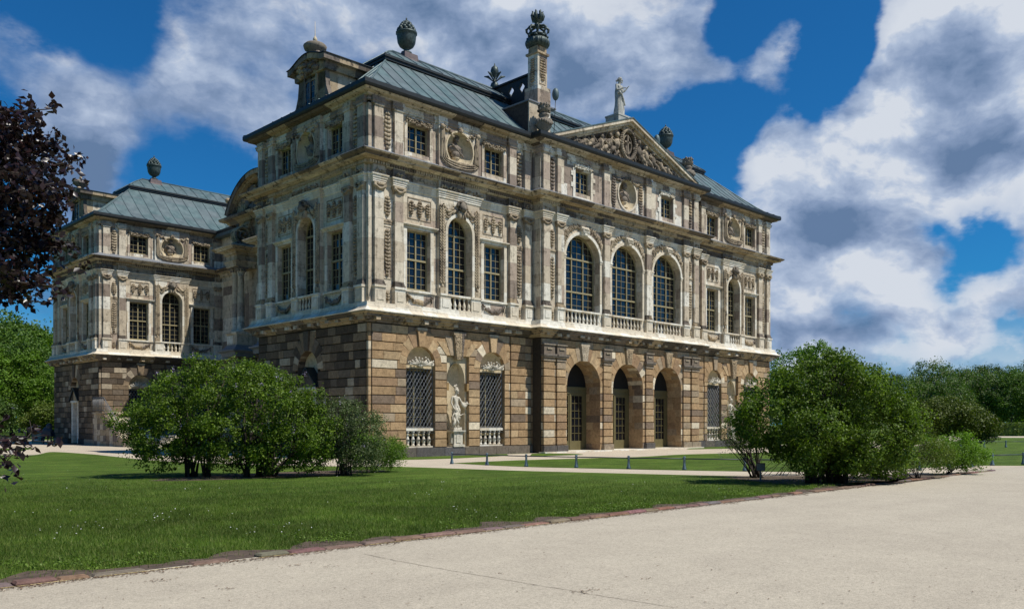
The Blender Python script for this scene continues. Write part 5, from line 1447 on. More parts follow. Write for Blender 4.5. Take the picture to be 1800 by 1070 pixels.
def niche_statue(loc, label):
    o = empty('niche_statue', loc, label=label, cat='statue', group='marble figures in the ground floor niches')
    pd = MB(); z0 = 0.0
    pd.box(-.36, .36, -.30, .30, 0, .12); pd.box(-.28, .28, -.24, .24, .12, .70); pd.box(-.36, .36, -.30, .30, .70, .77); pd.box(-.42, .42, -.34, .34, .77, .84); pd.box(-.14, .14, .24, .27, .2, .62)
    for sx in (-1, 1):
        for k in range(8): pd.blob(sx * .34, .05, .2 + k * .065, .08 * (1 - .06 * k), .12, .05)
    mk('pedestal', pd, M_statue, o)
    b = 1.0; bs = MB(); bs.box(-.24, .26, -.2, .2, .84, .99); mk('base_block', bs, M_statue, o)
    J = dict(pelvis=(.02, -.02, 2.0), chest=(-.03, -.03, 2.42), neck=(.0, -.02, 2.62), head=(.03, -.06, 2.80), shL=(-.22, -.02, 2.54), elL=(-.30, -.02, 2.24), wrL=(-.22, -.12, 1.98),
             shR=(.20, -.03, 2.50), elR=(.34, -.10, 2.24), wrR=(.60, -.20, 2.20), hipL=(-.10, -.02, 1.94), knL=(-.12, -.10, 1.52), anL=(-.10, .0, 1.08), toeL=(-.14, -.16, 1.03),
             hipR=(.12, -.02, 1.96), knR=(.16, -.12, 1.55), anR=(.12, .02, 1.10), toeR=(.16, -.12, 1.04))
    mk_ = ob('body', skin_mesh('body', body_chains(J, 1.12), M_statue, 2), o)
    hr = MB(); face_bits(hr, J['head'], (.3, -1, 0), 1.15)
    for k in range(6): hr.blob(.03 + .1 * math.cos(k), .0, 2.98 + .03 * k, .05, .05, .05)
    mk('hair', hr, M_statue, o)
    dr = MB(); rr = random.Random(3)
    for k in range(70):
        a = rr.uniform(0, 2 * PI); z = rr.uniform(1.5, 1.98); r = .19; dr.blob(.02 + r * math.cos(a), .04 + .14 * math.sin(a), z, .045, .045, .14, rr.uniform(-.5, .5))
    for k in range(9): t = k / 8; dr.blob(.30 + .34 * t, .16, 2.2 - .12 * math.sin(t * PI), .05, .06, .12)
    for k in range(40): dr.blob(rr.uniform(-.12, .14), -.12, rr.uniform(1.0, 1.6), .06, .06, .14)
    mk('drapery', dr, M_statue, o)
    J2 = dict(pelvis=(-.10, -.16, 1.42), chest=(-.13, -.18, 1.62), neck=(-.12, -.18, 1.72), head=(-.10, -.20, 1.83), shL=(-.23, -.17, 1.68), elL=(-.33, -.18, 1.56), wrL=(-.36, -.22, 1.42),
              shR=(-.02, -.18, 1.68), elR=(.12, -.2, 1.58), wrR=(.32, -.24, 1.66), hipL=(-.16, -.16, 1.38), knL=(-.20, -.24, 1.20), anL=(-.14, -.16, 1.04), toeL=(-.20, -.24, 1.01),
              hipR=(-.05, -.16, 1.38), knR=(.02, -.24, 1.22), anR=(-.02, -.16, 1.05), toeR=(.0, -.25, 1.01))
    ob('child_figure', skin_mesh('child_figure', body_chains(J2, .62), M_statue, 2), o)
    fish = MB(); fish.tube([(-.36, -.2, 1.0), (-.3, -.22, 1.1), (-.22, -.2, 1.3), (-.26, -.2, 1.5)], [.03, .07, .06, .02], 7); mk('carved_animal', fish, M_statue, o)
    return o
ns = niche_statue((5.42, -.10 + .22, .45), 'pale marble woman with a child at her side in the left ground floor niche')
n2 = copy_tree(ns); n2.location = (CX1 - .03 + 5.46, .12, .45); n2['label'] = 'pale marble figure half hidden behind the big bush, in the right ground floor niche'
n3 = copy_tree(ns); n3.location = (5.42, YF + .12, .45); n3['label'] = 'pale marble figure in the niche of the far wing, hidden behind the large lilac'
for n_ in (n3,): pass

def bust(loc, rz, label, seed):
    rr = random.Random(seed); o = empty('stone_bust', loc, rz, label=label, cat='bust', group='portrait busts in the attic niches')
    o.scale = (1.12, 1.12, 1.12); t = MB(); t.blob(0, 0, .72, .34, .20, .22, lod=2); t.blob(0, .03, .50, .26, .17, .22, lod=2); t.blob(-.27, 0, .70, .13, .14, .16); t.blob(.27, 0, .70, .13, .14, .16); t.lathe([(.11, .80), (.09, .95), (.10, 1.05)], 0, 0, 0, 10)
    for k in range(14): t.blob(-.28 + .045 * k, .17, .84 - .03 * k + rr.uniform(-.02, .02), .035, .04, .10, .9)
    mk('torso', t, M_bust, o)
    h = MB(); h.blob(.01, .03, 1.17, .125, .145, .175, lod=2); face_bits(h, (.01, -.05, 1.18), (.25, -1, 0), 1.35, True, rr); mk('head', h, M_bust, o)
    b = MB(); b.lathe([(.22, 0), (.22, .05), (.12, .09), (.10, .2), (.16, .28), (.2, .33)], 0, 0, 0, 12); mk('base', b, M_niche, o)
    return o
bust((5.46, .17, 14.80), 0, 'dark stone bust in the draped oval niche left of the pediment, above the carved head', 1)
bust((18.5, CY + .25, 14.78), 0, 'dark stone bust in the garlanded oval niche straight under the pediment', 2)
bust((LW - MODL + 5.46, .17, 14.80), 0, 'dark stone bust in the oval niche at the far right end of the sunlit front', 3)
bust((.17, 5.2, 14.80), -PI / 2, 'dark stone bust in the shaded oval niche of the near end wall', 4)
bust((5.46, YF + .17, 14.80), 0, 'pale grey bust in the draped oval niche of the far left wing', 5)

def roof_statue():
    o = empty('roof_statue', (18.05, -.45, 19.8), label='grey stone woman in long drapery on the peak of the pediment, one hand raised', cat='statue')
    p = MB(); p.box(-.62, .62, -.55, .45, -.3, .42); p.box(-.66, .66, -.58, .48, .36, .46); mk('pedestal', p, M_roofst, o)
    s = 1.36; zb = .46
    J = {k: (v[0] * s, v[1] * s, zb + v[2] * s) for k, v in dict(pelvis=(.0, 0, .95), chest=(-.02, .02, 1.28), neck=(.0, 0, 1.46), head=(.03, -.02, 1.60), shL=(-.17, .02, 1.40), elL=(-.22, -.04, 1.16), wrL=(-.02, -.20, 1.22),
             shR=(.17, .0, 1.40), elR=(.24, -.06, 1.14), wrR=(.33, -.16, 1.30), hipL=(-.08, 0, .90), knL=(-.08, -.06, .48), anL=(-.08, .02, .06), toeL=(-.10, -.12, .03), hipR=(.08, 0, .90), knR=(.10, -.12, .50), anR=(.08, -.02, .06), toeR=(.10, -.16, .03)).items()}
    ob('body', skin_mesh('body', body_chains(J, 1.05 * s), M_roofst, 2), o)
    hr = MB(); face_bits(hr, J['head'], (.5, -1, 0), 1.1 * s); hr.blob(-.08, -.12, J['head'][2] + .03, .07, .07, .07); mk('hair', hr, M_roofst, o)
    d = MB(); rr = random.Random(8)
    n, m = 22, 10; vs = []
    for j in range(m + 1):
        t = j / m; z = zb + .04 + (1.22 * s) * t; r = .25 * s * (1 - .35 * t) + .02 * math.sin(t * 9)
        for k in range(n):
            a = 2 * PI * k / n; f = 1 + .13 * math.sin(a * 7 + t * 3); vs.append((r * f * math.cos(a) - .01, .85 * r * f * math.sin(a), z))
    d.add(vs, [(j * n + k, j * n + (k + 1) % n, (j + 1) * n + (k + 1) % n, (j + 1) * n + k) for j in range(m) for k in range(n)], True)
    for k in range(24): t = k / 23; d.blob(-.22 + .46 * t, .22, zb + 1.38 - .62 * t * t, .06, .07, .10, .8)
    for k in range(16): d.blob(.16 + rr.uniform(-.05, .05), .18, zb + .35 + .03 * k, .05, .06, .10)
    mk('drapery', d, M_roofst, o)
    r = MB(); r.tube([(-.22, .0, zb + 1.6), (-.26, 0, zb + 2.1), (-.22, 0, zb + 2.35)], .008, 4); mk('lightning_rod', r, M_iron, o)
roof_statue()

# =================================================================== ground
def grassmat():
    m, nt, b = newmat('grass_ground', 0.9, 0.15); p = pos(nt)
    n1_ = nt.noise(p, 0.35, 5, 0.6, 0.5); n2_ = nt.noise(p, 3.0, 6, 0.7); n3_ = nt.noise(nt.vmath('MULTIPLY', p, (1, 1, 1)), 28.0, 4, 0.8); 
    c = nt.mix(nt.smooth(n1_, .35, .65), (0.062, 0.115, 0.013), (0.09, 0.148, 0.019))
    c = nt.mix(nt.smooth(n2_, .48, .72, 0, .7), c, (0.15, 0.17, 0.04)); c = nt.mix(nt.smooth(nt.noise(p, 1.1, 6, .7), .60, .72, 0, .5), c, (.12, .10, .045))
    c = nt.mix(1.0, c, nt.ramp(n3_, [(.3, .45), (.7, 1.45)]), 'MULTIPLY'); c = nt.mix(1.0, c, nt.ramp(nt.noise(nt.vmath('MULTIPLY', p, (.35, 1.1, 1)), 1.0, 6, .7), [(.35, .68), (.65, 1.3)]), 'MULTIPLY')
    nt.put(b.inputs['Base Color'], c); bump(nt, b, nt.math('ADD', n3_, nt.noise(p, 9.0, 4, .7)), 0.9, 0.05)
    return m
M_grass = grassmat()
def gravelmat(name, a, bcol_, strength=.35):
    m, nt, b = newmat(name, 0.93, 0.15); p = pos(nt)
    big = nt.noise(p, 0.5, 5, 0.6, 0.6); md_ = nt.noise(p, 2.2, 6, 0.7); fine = nt.math('ADD', nt.math('MULTIPLY', nt.noise(p, 70.0, 3, 0.7), .55), nt.math('MULTIPLY', nt.noise(p, 24.0, 5, 0.85), .45)); wh = nt.noise(p, 30.0, 5, 0.8)
    tr = nt.noise(nt.vmath('MULTIPLY', p, (.12, 1.6, 1)), 1.0, 4, .6)
    c = nt.mix(nt.smooth(nt.math('ADD', big, nt.math('MULTIPLY', tr, .5)), .6, .95), a, bcol_)
    c = nt.mix(1.0, c, nt.ramp(md_, [(.3, .94), (.7, 1.05)]), 'MULTIPLY')
    c = nt.mix(1.0, c, nt.ramp(fine, [(.40, .66), (.50, 1.0), (.62, 1.25)]), 'MULTIPLY')
    c = nt.mix(nt.smooth(wh, .70, .78, 0, .45), c, (.16, .12, .085))
    nt.put(b.inputs['Base Color'], c); bump(nt, b, nt.math('ADD', fine, wh), strength, .01)
    return m
M_gravel = gravelmat('sand_path', (0.44, 0.39, 0.305), (0.405, 0.357, 0.28))
M_gravel2 = gravelmat('sand_path_back', (0.50, 0.43, 0.33), (0.45, 0.38, 0.29))
M_dirt = plain('bare_soil', (0.085, 0.06, 0.042), 0.95, var=.5, scale=8, bk=.6)

def sheet(name, pts, z, mat, label=None, kind='structure'):
    mb = MB(); T = tessellate_polygon([[Vector((x, y, 0)) for x, y in pts]])
    fs = []
    for a, b, c in T:
        A, B, C_ = pts[a], pts[b], pts[c]; cr = (B[0] - A[0]) * (C_[1] - A[1]) - (B[1] - A[1]) * (C_[0] - A[0])
        fs.append((a, b, c) if cr > 0 else (a, c, b))
    mb.add([(x, y, z) for x, y in pts], fs); return setp(mk(name, mb, mat), label, kind=kind)
def smoothpts(pts, n=6):
    """Catmull-Rom through open points"""
    out = []
    for i in range(len(pts) - 1):
        p0, p1, p2, p3 = pts[max(i - 1, 0)], pts[i], pts[i + 1], pts[min(i + 2, len(pts) - 1)]
        for k in range(n):
            t = k / n; out.append(tuple(.5 * ((2 * p1[j]) + (-p0[j] + p2[j]) * t + (2 * p0[j] - 5 * p1[j] + 4 * p2[j] - p3[j]) * t * t + (-p0[j] + 3 * p1[j] - 3 * p2[j] + p3[j]) * t ** 3) for j in (0, 1)))
    out.append(pts[-1]); return out
KY = -23.86
sheet('lawn', [(-700, -700), (900, -700), (900, 900), (-700, 900)], 0.0, M_grass)
sheet('back_path', [gp(-260, 806), gp(-120, 773), gp(60, 772.5), gp(158, 777), (-.3, 34), (-.3, 10), (-.3, -.3), (10.8, -.4), (26.2, -.7), (37.6, -.3), (60, -.2), (90, 3), (90, -2.5), (60, -6), (37, -10),
    gp(1690, 818), (14.5, -24.3), (-2, -24.5), (-9, -22.5), gp(560, 825), gp(400, 820), gp(200, 812), gp(100, 800), gp(0, 802), gp(-200, 812)], .004, M_gravel2)
# lawn in front of the palace up to the kerb
lawn_top = smoothpts([gp(-300, 815), gp(-80, 801), gp(0, 799.5), gp(60, 799.3), gp(92, 794), gp(160, 798), gp(190, 801), gp(275, 809.5), gp(420, 816), gp(615, 819.6), gp(700, 820), gp(900, 826.7), gp(1100, 832), gp(1270, 836), gp(1400, 838), gp(1560, 838.5), gp(1660, 836), gp(1722, 828)], 6)
sheet('front_lawn', lawn_top + [(8.4, KY + .1), (-60, KY + .1), (-60, 0)], .008, M_grass)
isl = smoothpts([gp(791, 814), gp(900, 819.5), gp(1000, 822.3), gp(1105, 824.6), gp(1203, 826.6), gp(1309, 828.4), gp(1450, 829), gp(1560, 826), gp(1690, 818), gp(1800, 813), gp(2000, 806)], 5)
isu = smoothpts([gp(2000, 790), gp(1800, 794), gp(1400, 794.5), gp(1299, 796), gp(1236, 797.5), gp(1187, 799), gp(1119, 803), gp(1020, 805.5), gp(920, 808.3), gp(840, 811.6)], 5)
island = sheet('island_lawn', isl + isu, .008, M_grass)
sheet('verge', smoothpts([gp(94, 775), gp(222, 783.6), (-.6, 27), (-.9, 10), (-1.2, -1.3), gp(700, 808.2), gp(800, 805.5), gp(895, 800.5)], 4) + [gp(891, 798), (-.1, -.2), (-.1, 34), (-.6, 46)], .008, M_grass)
sheet('verge', smoothpts([gp(930, 802.5), gp(960, 801), gp(1024, 799), gp(1010, 797.2)], 4) + [(11.0, -.8), gp(935, 797)], .008, M_grass)
sheet('verge', [gp(1206, 789.5), gp(1300, 788.0), gp(1345, 786.5), (37.5, -.2), (26.3, -.2)], .008, M_grass)
sheet('verge', smoothpts([gp(-60, 790), gp(0, 788.5), gp(45, 786.5), gp(57, 788), gp(40, 791), gp(0, 792), gp(-60, 795)], 4), .008, M_grass)
sheet('right_lawn', [(28, -30), (300, -30), (300, 10), (84, -1.2), (60, -5.8), (38, -9.8), gp(1745, 812)], .0085, M_grass)
sheet('main_path', [(-300, KY), (-300, -300), (500, -300), (500, -60), (60, -26.5), (14, -23.9), (8.8, -23.0), (8.4, KY)], .012, M_gravel)
sheet('distant_path', [gp(1660, 766.5), gp(1660, 768.6), gp(2300, 770.5), gp(2300, 766)], .012, M_gravel2)
sheet('distant_path', [gp(-400, 775), gp(-400, 771), gp(60, 768.8), gp(92, 769.5), gp(70, 770.5)], .012, M_gravel2)
# kerb of red sandstone blocks, slightly crooked
M_kerb = blockmat('kerb_stone')
kb = MB(); rng = random.Random(77); x = -60.0
while x < 8.9:
    L = rng.uniform(.28, .62) if x > -24 else rng.uniform(.4, .7); z = rng.uniform(.03, .055); y = KY + rng.uniform(-.012, .012); q = rng.uniform(-.008, .008)
    if rng.random() > .05:
        c = rng.choice([(.215, .13, .10), (.20, .12, .095), (.18, .125, .10), (.235, .15, .12), (.19, .155, .13)]); c = tuple(v * rng.uniform(.85, 1.1) for v in c)
        h = .085; ch = .022
        B = [(x, y - h - q), (x + L - .02, y - h + q), (x + L - .02, y + h + q), (x, y + h - q)]; T = [(x + ch, y - h - q + ch), (x + L - .02 - ch, y - h + q + ch), (x + L - .02 - ch, y + h + q - ch), (x + ch, y + h - q - ch)]
        kb.add([(a, b, -.02) for a, b in B] + [(a, b, z - ch) for a, b in B] + [(a, b, z) for a, b in T], [(8, 9, 10, 11)] + [(i, (i + 1) % 4, 4 + (i + 1) % 4, 4 + i) for i in range(4)] + [(4 + i, 4 + (i + 1) % 4, 8 + (i + 1) % 4, 8 + i) for i in range(4)], False, c)
    x += L
setp(mk('kerb', kb, M_kerb), kind='structure')
M_yellow = plain('pale_joint_strip', (0.62, 0.50, 0.22), .8, var=.3)
ys = MB()
for a, b in ((-21.2, -20.35), (-20.2, -19.3), (-18.4, -17.9), (-16.9, -15.2), (-14.8, -13.0), (-12.6, -11.2)):
    ys.add([(a, KY - .118, .02), (b, KY - .118, .02), (b, KY - .098, .02), (a, KY - .098, .02)], [(0, 1, 2, 3)])
setp(mk('kerb_joint', ys, M_yellow), kind='structure')
# bare soil strips behind the kerb and under the bushes
rng = random.Random(5)
def ragged(cx, cy, rx, ry, n=26, j=.2, seed=0):
    r = random.Random(seed); return [(cx + rx * math.cos(2 * PI * k / n) * r.uniform(1 - j, 1 + j), cy + ry * math.sin(2 * PI * k / n) * r.uniform(1 - j, 1 + j)) for k in range(n)]
top = []; xx = -30.0
while xx < 3: top.append((xx, KY + .26 + abs(noise.noise(Vector((xx * .9, 0, 0)))) * .85 + rng.uniform(0, .08))); xx += .18
sheet('soil_strip', [(-30, KY + .02)] + [(3, KY + .02)] + top[::-1], .0125, M_dirt)
sheet('soil', smoothpts([gp(1270, 838.5), gp(1330, 846), gp(1450, 856), gp(1560, 852), gp(1640, 842), gp(1716, 829), gp(1650, 832), gp(1500, 836), gp(1400, 836.5), gp(1300, 837)], 4), .0125, M_dirt)
sheet('soil', ragged(-9.6, -8.9, 3.9, 1.3, j=.08, seed=3), .0125, M_dirt)
# crack across the path and dry litter
cr_ = MB(); pts = []
for k in range(60):
    t = k / 59; px = 640 + (1185 - 640) * t; py = 975 + (1070 - 975) * t ** .93 ; x, y = gp(px, py); pts.append((x + rng.uniform(-.012, .012), y + rng.uniform(-.012, .012)))
for a, b in zip(pts[:-1], pts[1:]):
    w_ = rng.uniform(.002, .005); cr_.add([(a[0] - w_, a[1], .016), (a[0] + w_, a[1], .016), (b[0] + w_, b[1], .016), (b[0] - w_, b[1], .016)], [(0, 1, 2, 3)])
setp(mk('path_crack', cr_, M_dirt), kind='structure')
M_litter = plain('dry_litter', (0.14, 0.085, 0.05), .9, var=.5)
lt = MB()
def scrap(x, y, s):
    a = rng.uniform(0, PI); c, sn = math.cos(a), math.sin(a); w_ = s * rng.uniform(.15, .5)
    lt.add([(x - c * s, y - sn * s, .018), (x + sn * w_, y - c * w_, .018 + s * .15), (x + c * s, y + sn * s, .02), (x - sn * w_, y + c * w_, .018 + s * .2)], [(0, 1, 2, 3)])
for k in range(9000):
    x = rng.uniform(-24, 4); scrap(x, KY - .09 - abs(rng.gauss(0, .09)) * (1 + noise.noise(Vector((x * 2, 0, 5)))), rng.uniform(.006, .026))
for k in range(520): x, y = gp(rng.uniform(-50, 1850), rng.uniform(900, 1090)); (y < KY) and scrap(x, y, rng.uniform(.008, .022))
for px, py, n, s in ((285, 1022, 30, .09), (1033, 1040, 40, .10), (400, 1037, 12, .06), (520, 995, 20, .12), (880, 1010, 8, .05), (1140, 1018, 10, .06), (580, 998, 10, .08)):
    x0, y0 = gp(px, py)
    for k in range(n): scrap(x0 + rng.gauss(0, s), y0 + rng.gauss(0, s * .5), rng.uniform(.008, .025))
setp(mk('leaf_litter', lt, M_litter), 'dry brown leaf scraps scattered along the kerb and on the path', kind='stuff')

# =================================================================== vegetation
def leafmat(name, cols, trans=.35, rough=.5, spec=.25, patch=None):
    m, nt, b = newmat(name, rough, spec)
    ge = nt.node('ShaderNodeNewGeometry'); rnd = ge.outputs['Random Per Island']
    cc = nt.ramp(rnd, [(i / max(1, len(cols) - 1), c) for i, c in enumerate(cols)])
    cc = nt.mix(1.0, cc, nt.ramp(nt.noise(ge.outputs['Position'], .9, 4, .6), [(.3, .72), (.7, 1.25)]), 'MULTIPLY')
    if patch:
        q_ = ge.outputs['Position']; cc = nt.mix(1.0, cc, nt.ramp(nt.noise(q_, .45, 6, .7, .6), [(.32, .62), (.55, 1.0), (.72, 1.45)]), 'MULTIPLY'); cc = nt.mix(nt.smooth(nt.noise(q_, 2.3, 6, .7), .55, .7, 0, .6), cc, patch)
    nt.put(b.inputs['Base Color'], cc)
    tr = nt.node('ShaderNodeBsdfTranslucent'); nt.put(tr.inputs[0], nt.mix(1.0, cc, (1.3, 1.5, .5), 'MULTIPLY'))
    mx = nt.node('ShaderNodeMixShader'); mx.inputs[0].default_value = trans
    out = [n for n in nt.n if n.type == 'OUTPUT_MATERIAL'][0]
    nt.l.new(b.outputs[0], mx.inputs[1]); nt.l.new(tr.outputs[0], mx.inputs[2]); nt.l.new(mx.outputs[0], out.inputs[0])
    return m
L_lilac = leafmat('lilac_leaves', [(.04, .08, .008), (.07, .125, .011), (.11, .175, .016), (.17, .25, .024)], .32)
L_grey = leafmat('grey_green_leaves', [(.055, .085, .028), (.085, .12, .042), (.13, .16, .06)], .25)
L_olive = leafmat('olive_leaves', [(.065, .10, .016), (.10, .145, .022), (.145, .18, .03)], .3)
L_bright = leafmat('fresh_leaves', [(.08, .16, .012), (.12, .22, .017), (.16, .27, .024)], .35)
L_dark = leafmat('dark_leaves', [(.035, .07, .012), (.055, .10, .018), (.085, .14, .026)], .2)
L_mound = leafmat('mound_leaves', [(.06, .085, .012), (.085, .115, .016), (.11, .14, .02)], .25)
L_tree = leafmat('tree_leaves', [(.05, .105, .016), (.08, .15, .022), (.115, .19, .03)], .25)
L_beech = leafmat('copper_leaves', [(.010, .006, .008), (.018, .009, .011), (.034, .016, .016)], .15, .35, .5)
L_candle = leafmat('chestnut_flowers', [(.30, .30, .20), (.45, .42, .30)], .2)
L_flower = leafmat('lilac_flowers', [(.38, .30, .50), (.55, .48, .66)], .2)
M_bark = plain('bark', (.06, .048, .038), .9, var=.4, scale=12, bk=.5)
M_stem = plain('bush_stems', (.045, .036, .027), .9, var=.4, scale=15)

def leaves_mesh(name, P, size, mat, rs, outward=None, up=.35, asp=.62, fold=.25):
    """P: Nx3 leaf centres -> folded two-triangle leaves"""
    n = len(P); nrm = rs.normal(size=(n, 3))
    if outward is not None: nrm += outward * 1.1
    nrm[:, 2] += up; nrm /= np.linalg.norm(nrm, axis=1, keepdims=True) + 1e-9
    t = rs.normal(size=(n, 3)); t -= nrm * np.sum(t * nrm, 1, keepdims=True); t /= np.linalg.norm(t, axis=1, keepdims=True) + 1e-9
    b = np.cross(nrm, t); s = (size * rs.uniform(.65, 1.3, n))[:, None]
    V = np.empty((n, 4, 3)); V[:, 0] = P - t * s * .5; V[:, 2] = P + t * s * .5; V[:, 1] = P + b * s * .5 * asp + nrm * s * fold * .3; V[:, 3] = P - b * s * .5 * asp + nrm * s * fold * .3
    me = bpy.data.meshes.new(name); me.vertices.add(4 * n); me.vertices.foreach_set('co', V.reshape(-1))
    idx = np.arange(4 * n).reshape(n, 4); F = np.stack([idx[:, [0, 1, 2]], idx[:, [0, 2, 3]]], 1).reshape(-1)
    me.loops.add(6 * n); me.loops.foreach_set('vertex_index', F.astype(np.int32)); me.polygons.add(2 * n)
    me.polygons.foreach_set('loop_start', np.arange(0, 6 * n, 3, dtype=np.int32)); me.polygons.foreach_set('loop_total', np.full(2 * n, 3, dtype=np.int32))
    me.materials.append(mat); me.update(calc_edges=True); return me

def crown_pts(lobes, nclump, per, spread, rs, shell=(.62, 1.0), zmin=.1, sub=0):
    """lobes (x,y,z,rx,ry,rz): leaf clumps towards the outside of overlapping lobes"""
    L = [list(l) for l in lobes]
    if sub:
        for l in lobes:
            for _ in range(sub):
                d = rs.normal(size=3); d[2] = abs(d[2]) * .8 - .15; d /= np.linalg.norm(d); k_ = rs.uniform(.16, .34)
                L.append([l[0] + d[0] * l[3] * .98, l[1] + d[1] * l[4] * .98, l[2] + d[2] * l[5] * .98, l[3] * k_, l[4] * k_, l[5] * k_ * 1.15])
    L = np.array(L, float); vol = (L[:, 3] * L[:, 4] * L[:, 5]) ** (2 / 3); pr = vol / vol.sum(); out, ow = [], []
    k = 0
    while k < nclump:
        i = rs.choice(len(L), p=pr); d = rs.normal(size=3); d /= np.linalg.norm(d); r = shell[0] + (shell[1] - shell[0]) * rs.random() ** .6
        c = L[i, :3] + d * L[i, 3:] * r
        if c[2] < zmin: continue
        dd = (c - L[:, :3]) / L[:, 3:]; m = np.linalg.norm(dd, axis=1); m[i] = 9
        if m.min() < .55: continue
        k += 1; sp = spread * rs.uniform(.5, 1.5); q = rs.normal(size=(per, 3)) * sp; q[:, 2] *= .75
        out.append(c + q); ow.append(np.repeat(d[None], per, 0))
    P, O = np.concatenate(out), np.concatenate(ow); ok = P[:, 2] > .03
    return P[ok], O[ok]

def stems_mesh(mb, base, tips, r0, rs, fork=2):
    for t in tips:
        b = Vector(base) + Vector((rs.uniform(-.15, .15), rs.uniform(-.15, .15), 0)); t = Vector(t); mid = b.lerp(t, .45) + Vector((rs.uniform(-.1, .1), rs.uniform(-.1, .1), .12)) * (t - b).length * .4
        pts = [b, b.lerp(mid, .5) + Vector((0, 0, .04)), mid, t]; r = r0 * rs.uniform(.6, 1.1); mb.tube(pts, [r, r * .8, r * .6, r * .25], 5)
        for k in range(fork):
            m2 = mid.lerp(t, rs.uniform(0, .6)); e = m2 + Vector((rs.normal(0, .4), rs.normal(0, .4), rs.uniform(.2, .7))); mb.tube([m2, m2.lerp(e, .5) + Vector((0, 0, .05)), e], [r * .45, r * .3, r * .1], 4)

def bush(name, loc, lobes, label, cat, mat, size, nclump, per, spread, seed, bases, nst=7, flowers=None, group=None, r0=.045, shell=(.62, 1.0), up=.35):
    rs = np.random.RandomState(seed); o = empty(name, loc, label=label, cat=cat, group=group)
    P, O = crown_pts(lobes, nclump, per, spread, rs, shell, sub=9); ob('foliage', leaves_mesh('foliage', P, size, mat, rs, O, up), o)
    st = MB()
    for b in bases:
        near = sorted(lobes, key=lambda l: (l[0] - b[0]) ** 2 + (l[1] - b[1]) ** 2)[:4]
        tips = [(l[0] + rs.uniform(-.6, .6) * l[3], l[1] + rs.uniform(-.6, .6) * l[4], l[2] + rs.uniform(-.2, .6) * l[5]) for l in [near[rs.randint(len(near))] for _ in range(nst)]]
        stems_mesh(st, (b[0], b[1], 0), tips, r0, rs)
    mk('stems', st, M_stem, o)
    if flowers:
        idx = rs.choice(len(P), flowers, replace=False); F = []
        for i in idx:
            c = P[i] + O[i] * .12; F.append(c + rs.normal(size=(16, 3)) * (.03, .03, .06))
        ob('blossom', leaves_mesh('blossom', np.concatenate(F), .035, L_flower, rs), o)
    return o
# camera-right and camera-forward directions on the ground, only used to lay the hedge plants out along the view they were measured in
RX, RY = FY, -FX
def rel(px, py_base, t_off=0.0):
    """ground point measured from the photograph"""
    return gp(px, py_base)
def bw_(r, f): return (r * RX + f * FX, r * RY + f * FY)
def lobe(r, f, z, rr_, rf, rz): x, y = bw_(r, f); return (x, y, z, rr_, rf, rz)

# the big lilac on the left lawn
B0 = gp(400, 838)
bush('lilac_bush', (B0[0], B0[1], 0), [lobe(-2.0, 0, 1.55, 1.2, 1.2, .95), lobe(-1.2, .2, 2.15, 1.35, 1.3, 1.05), lobe(.1, 0, 2.45, 1.45, 1.4, 1.15), lobe(1.3, .1, 2.15, 1.35, 1.3, 1.15), lobe(2.1, 0, 1.55, 1.05, 1.1, 1.0),
     lobe(-1.6, -.5, 1.25, 1.2, .8, .65), lobe(.6, -.6, 1.35, 1.4, .9, .8), lobe(1.9, -.2, .9, .9, .9, .6), lobe(-2.4, .1, 1.3, .55, .8, .6), lobe(.7, .3, 3.0, .7, .7, .5), lobe(-.5, .2, 3.05, .7, .7, .45), lobe(-2.0, .3, .95, .9, .8, .55), lobe(-1.0, .5, .95, .9, .8, .5), lobe(1.2, .4, .85, .9, .8, .6), lobe(2.6, .2, 1.15, .7, .8, .85), lobe(.2, .7, .8, .9, .6, .5), lobe(-1.9, -.3, .62, .8, .6, .5), lobe(.1, -.4, .65, .9, .5, .5), lobe(1.5, -.3, .6, .9, .6, .5), lobe(2.5, .1, .6, .7, .6, .5)],
     'biggest green lilac bush with a few pale flowers, on the left lawn', 'bush', L_lilac, .072, 3700, 20, .075, 1,
     [bw_(-1.1, .1), bw_(-.7, .1), bw_(.6, 0), bw_(1.0, .1), bw_(1.3, .0)], 8, 55, r0=.06)
B1 = gp(598, 836)
bush('grey_bush', (B1[0], B1[1], 0), [lobe(-1.0, .1, .9, .7, .7, .75), lobe(.6, 0, .65, .8, .7, .6), lobe(-.3, 0, 1.35, .85, .9, 1.05), lobe(.45, .1, 1.3, .75, .8, 1.05), lobe(.9, .2, 1.1, .4, .5, .8), lobe(-.1, .1, 2.0, .6, .6, .45)],
     'loose grey-green bush touching the right side of the big lilac, before the palace corner', 'bush', L_grey, .055, 900, 24, .09, 2, [bw_(0, 0), bw_(.2, .1)], 9, 14, r0=.03, shell=(.3, 1.0))
B2 = gp(650, 830)
bush('low_shrub', (B2[0], B2[1], 0), [lobe(.1, 0, .6, .95, .6, .65), lobe(.6, .1, .6, .6, .5, .55), lobe(-.2, .1, .9, .5, .5, .5)],
     'small feathery green shrub at the foot of the near palace corner', 'shrub', L_bright, .045, 620, 28, .07, 3, [(0, 0)], 12, r0=.012, shell=(.3, 1.1), up=.8)
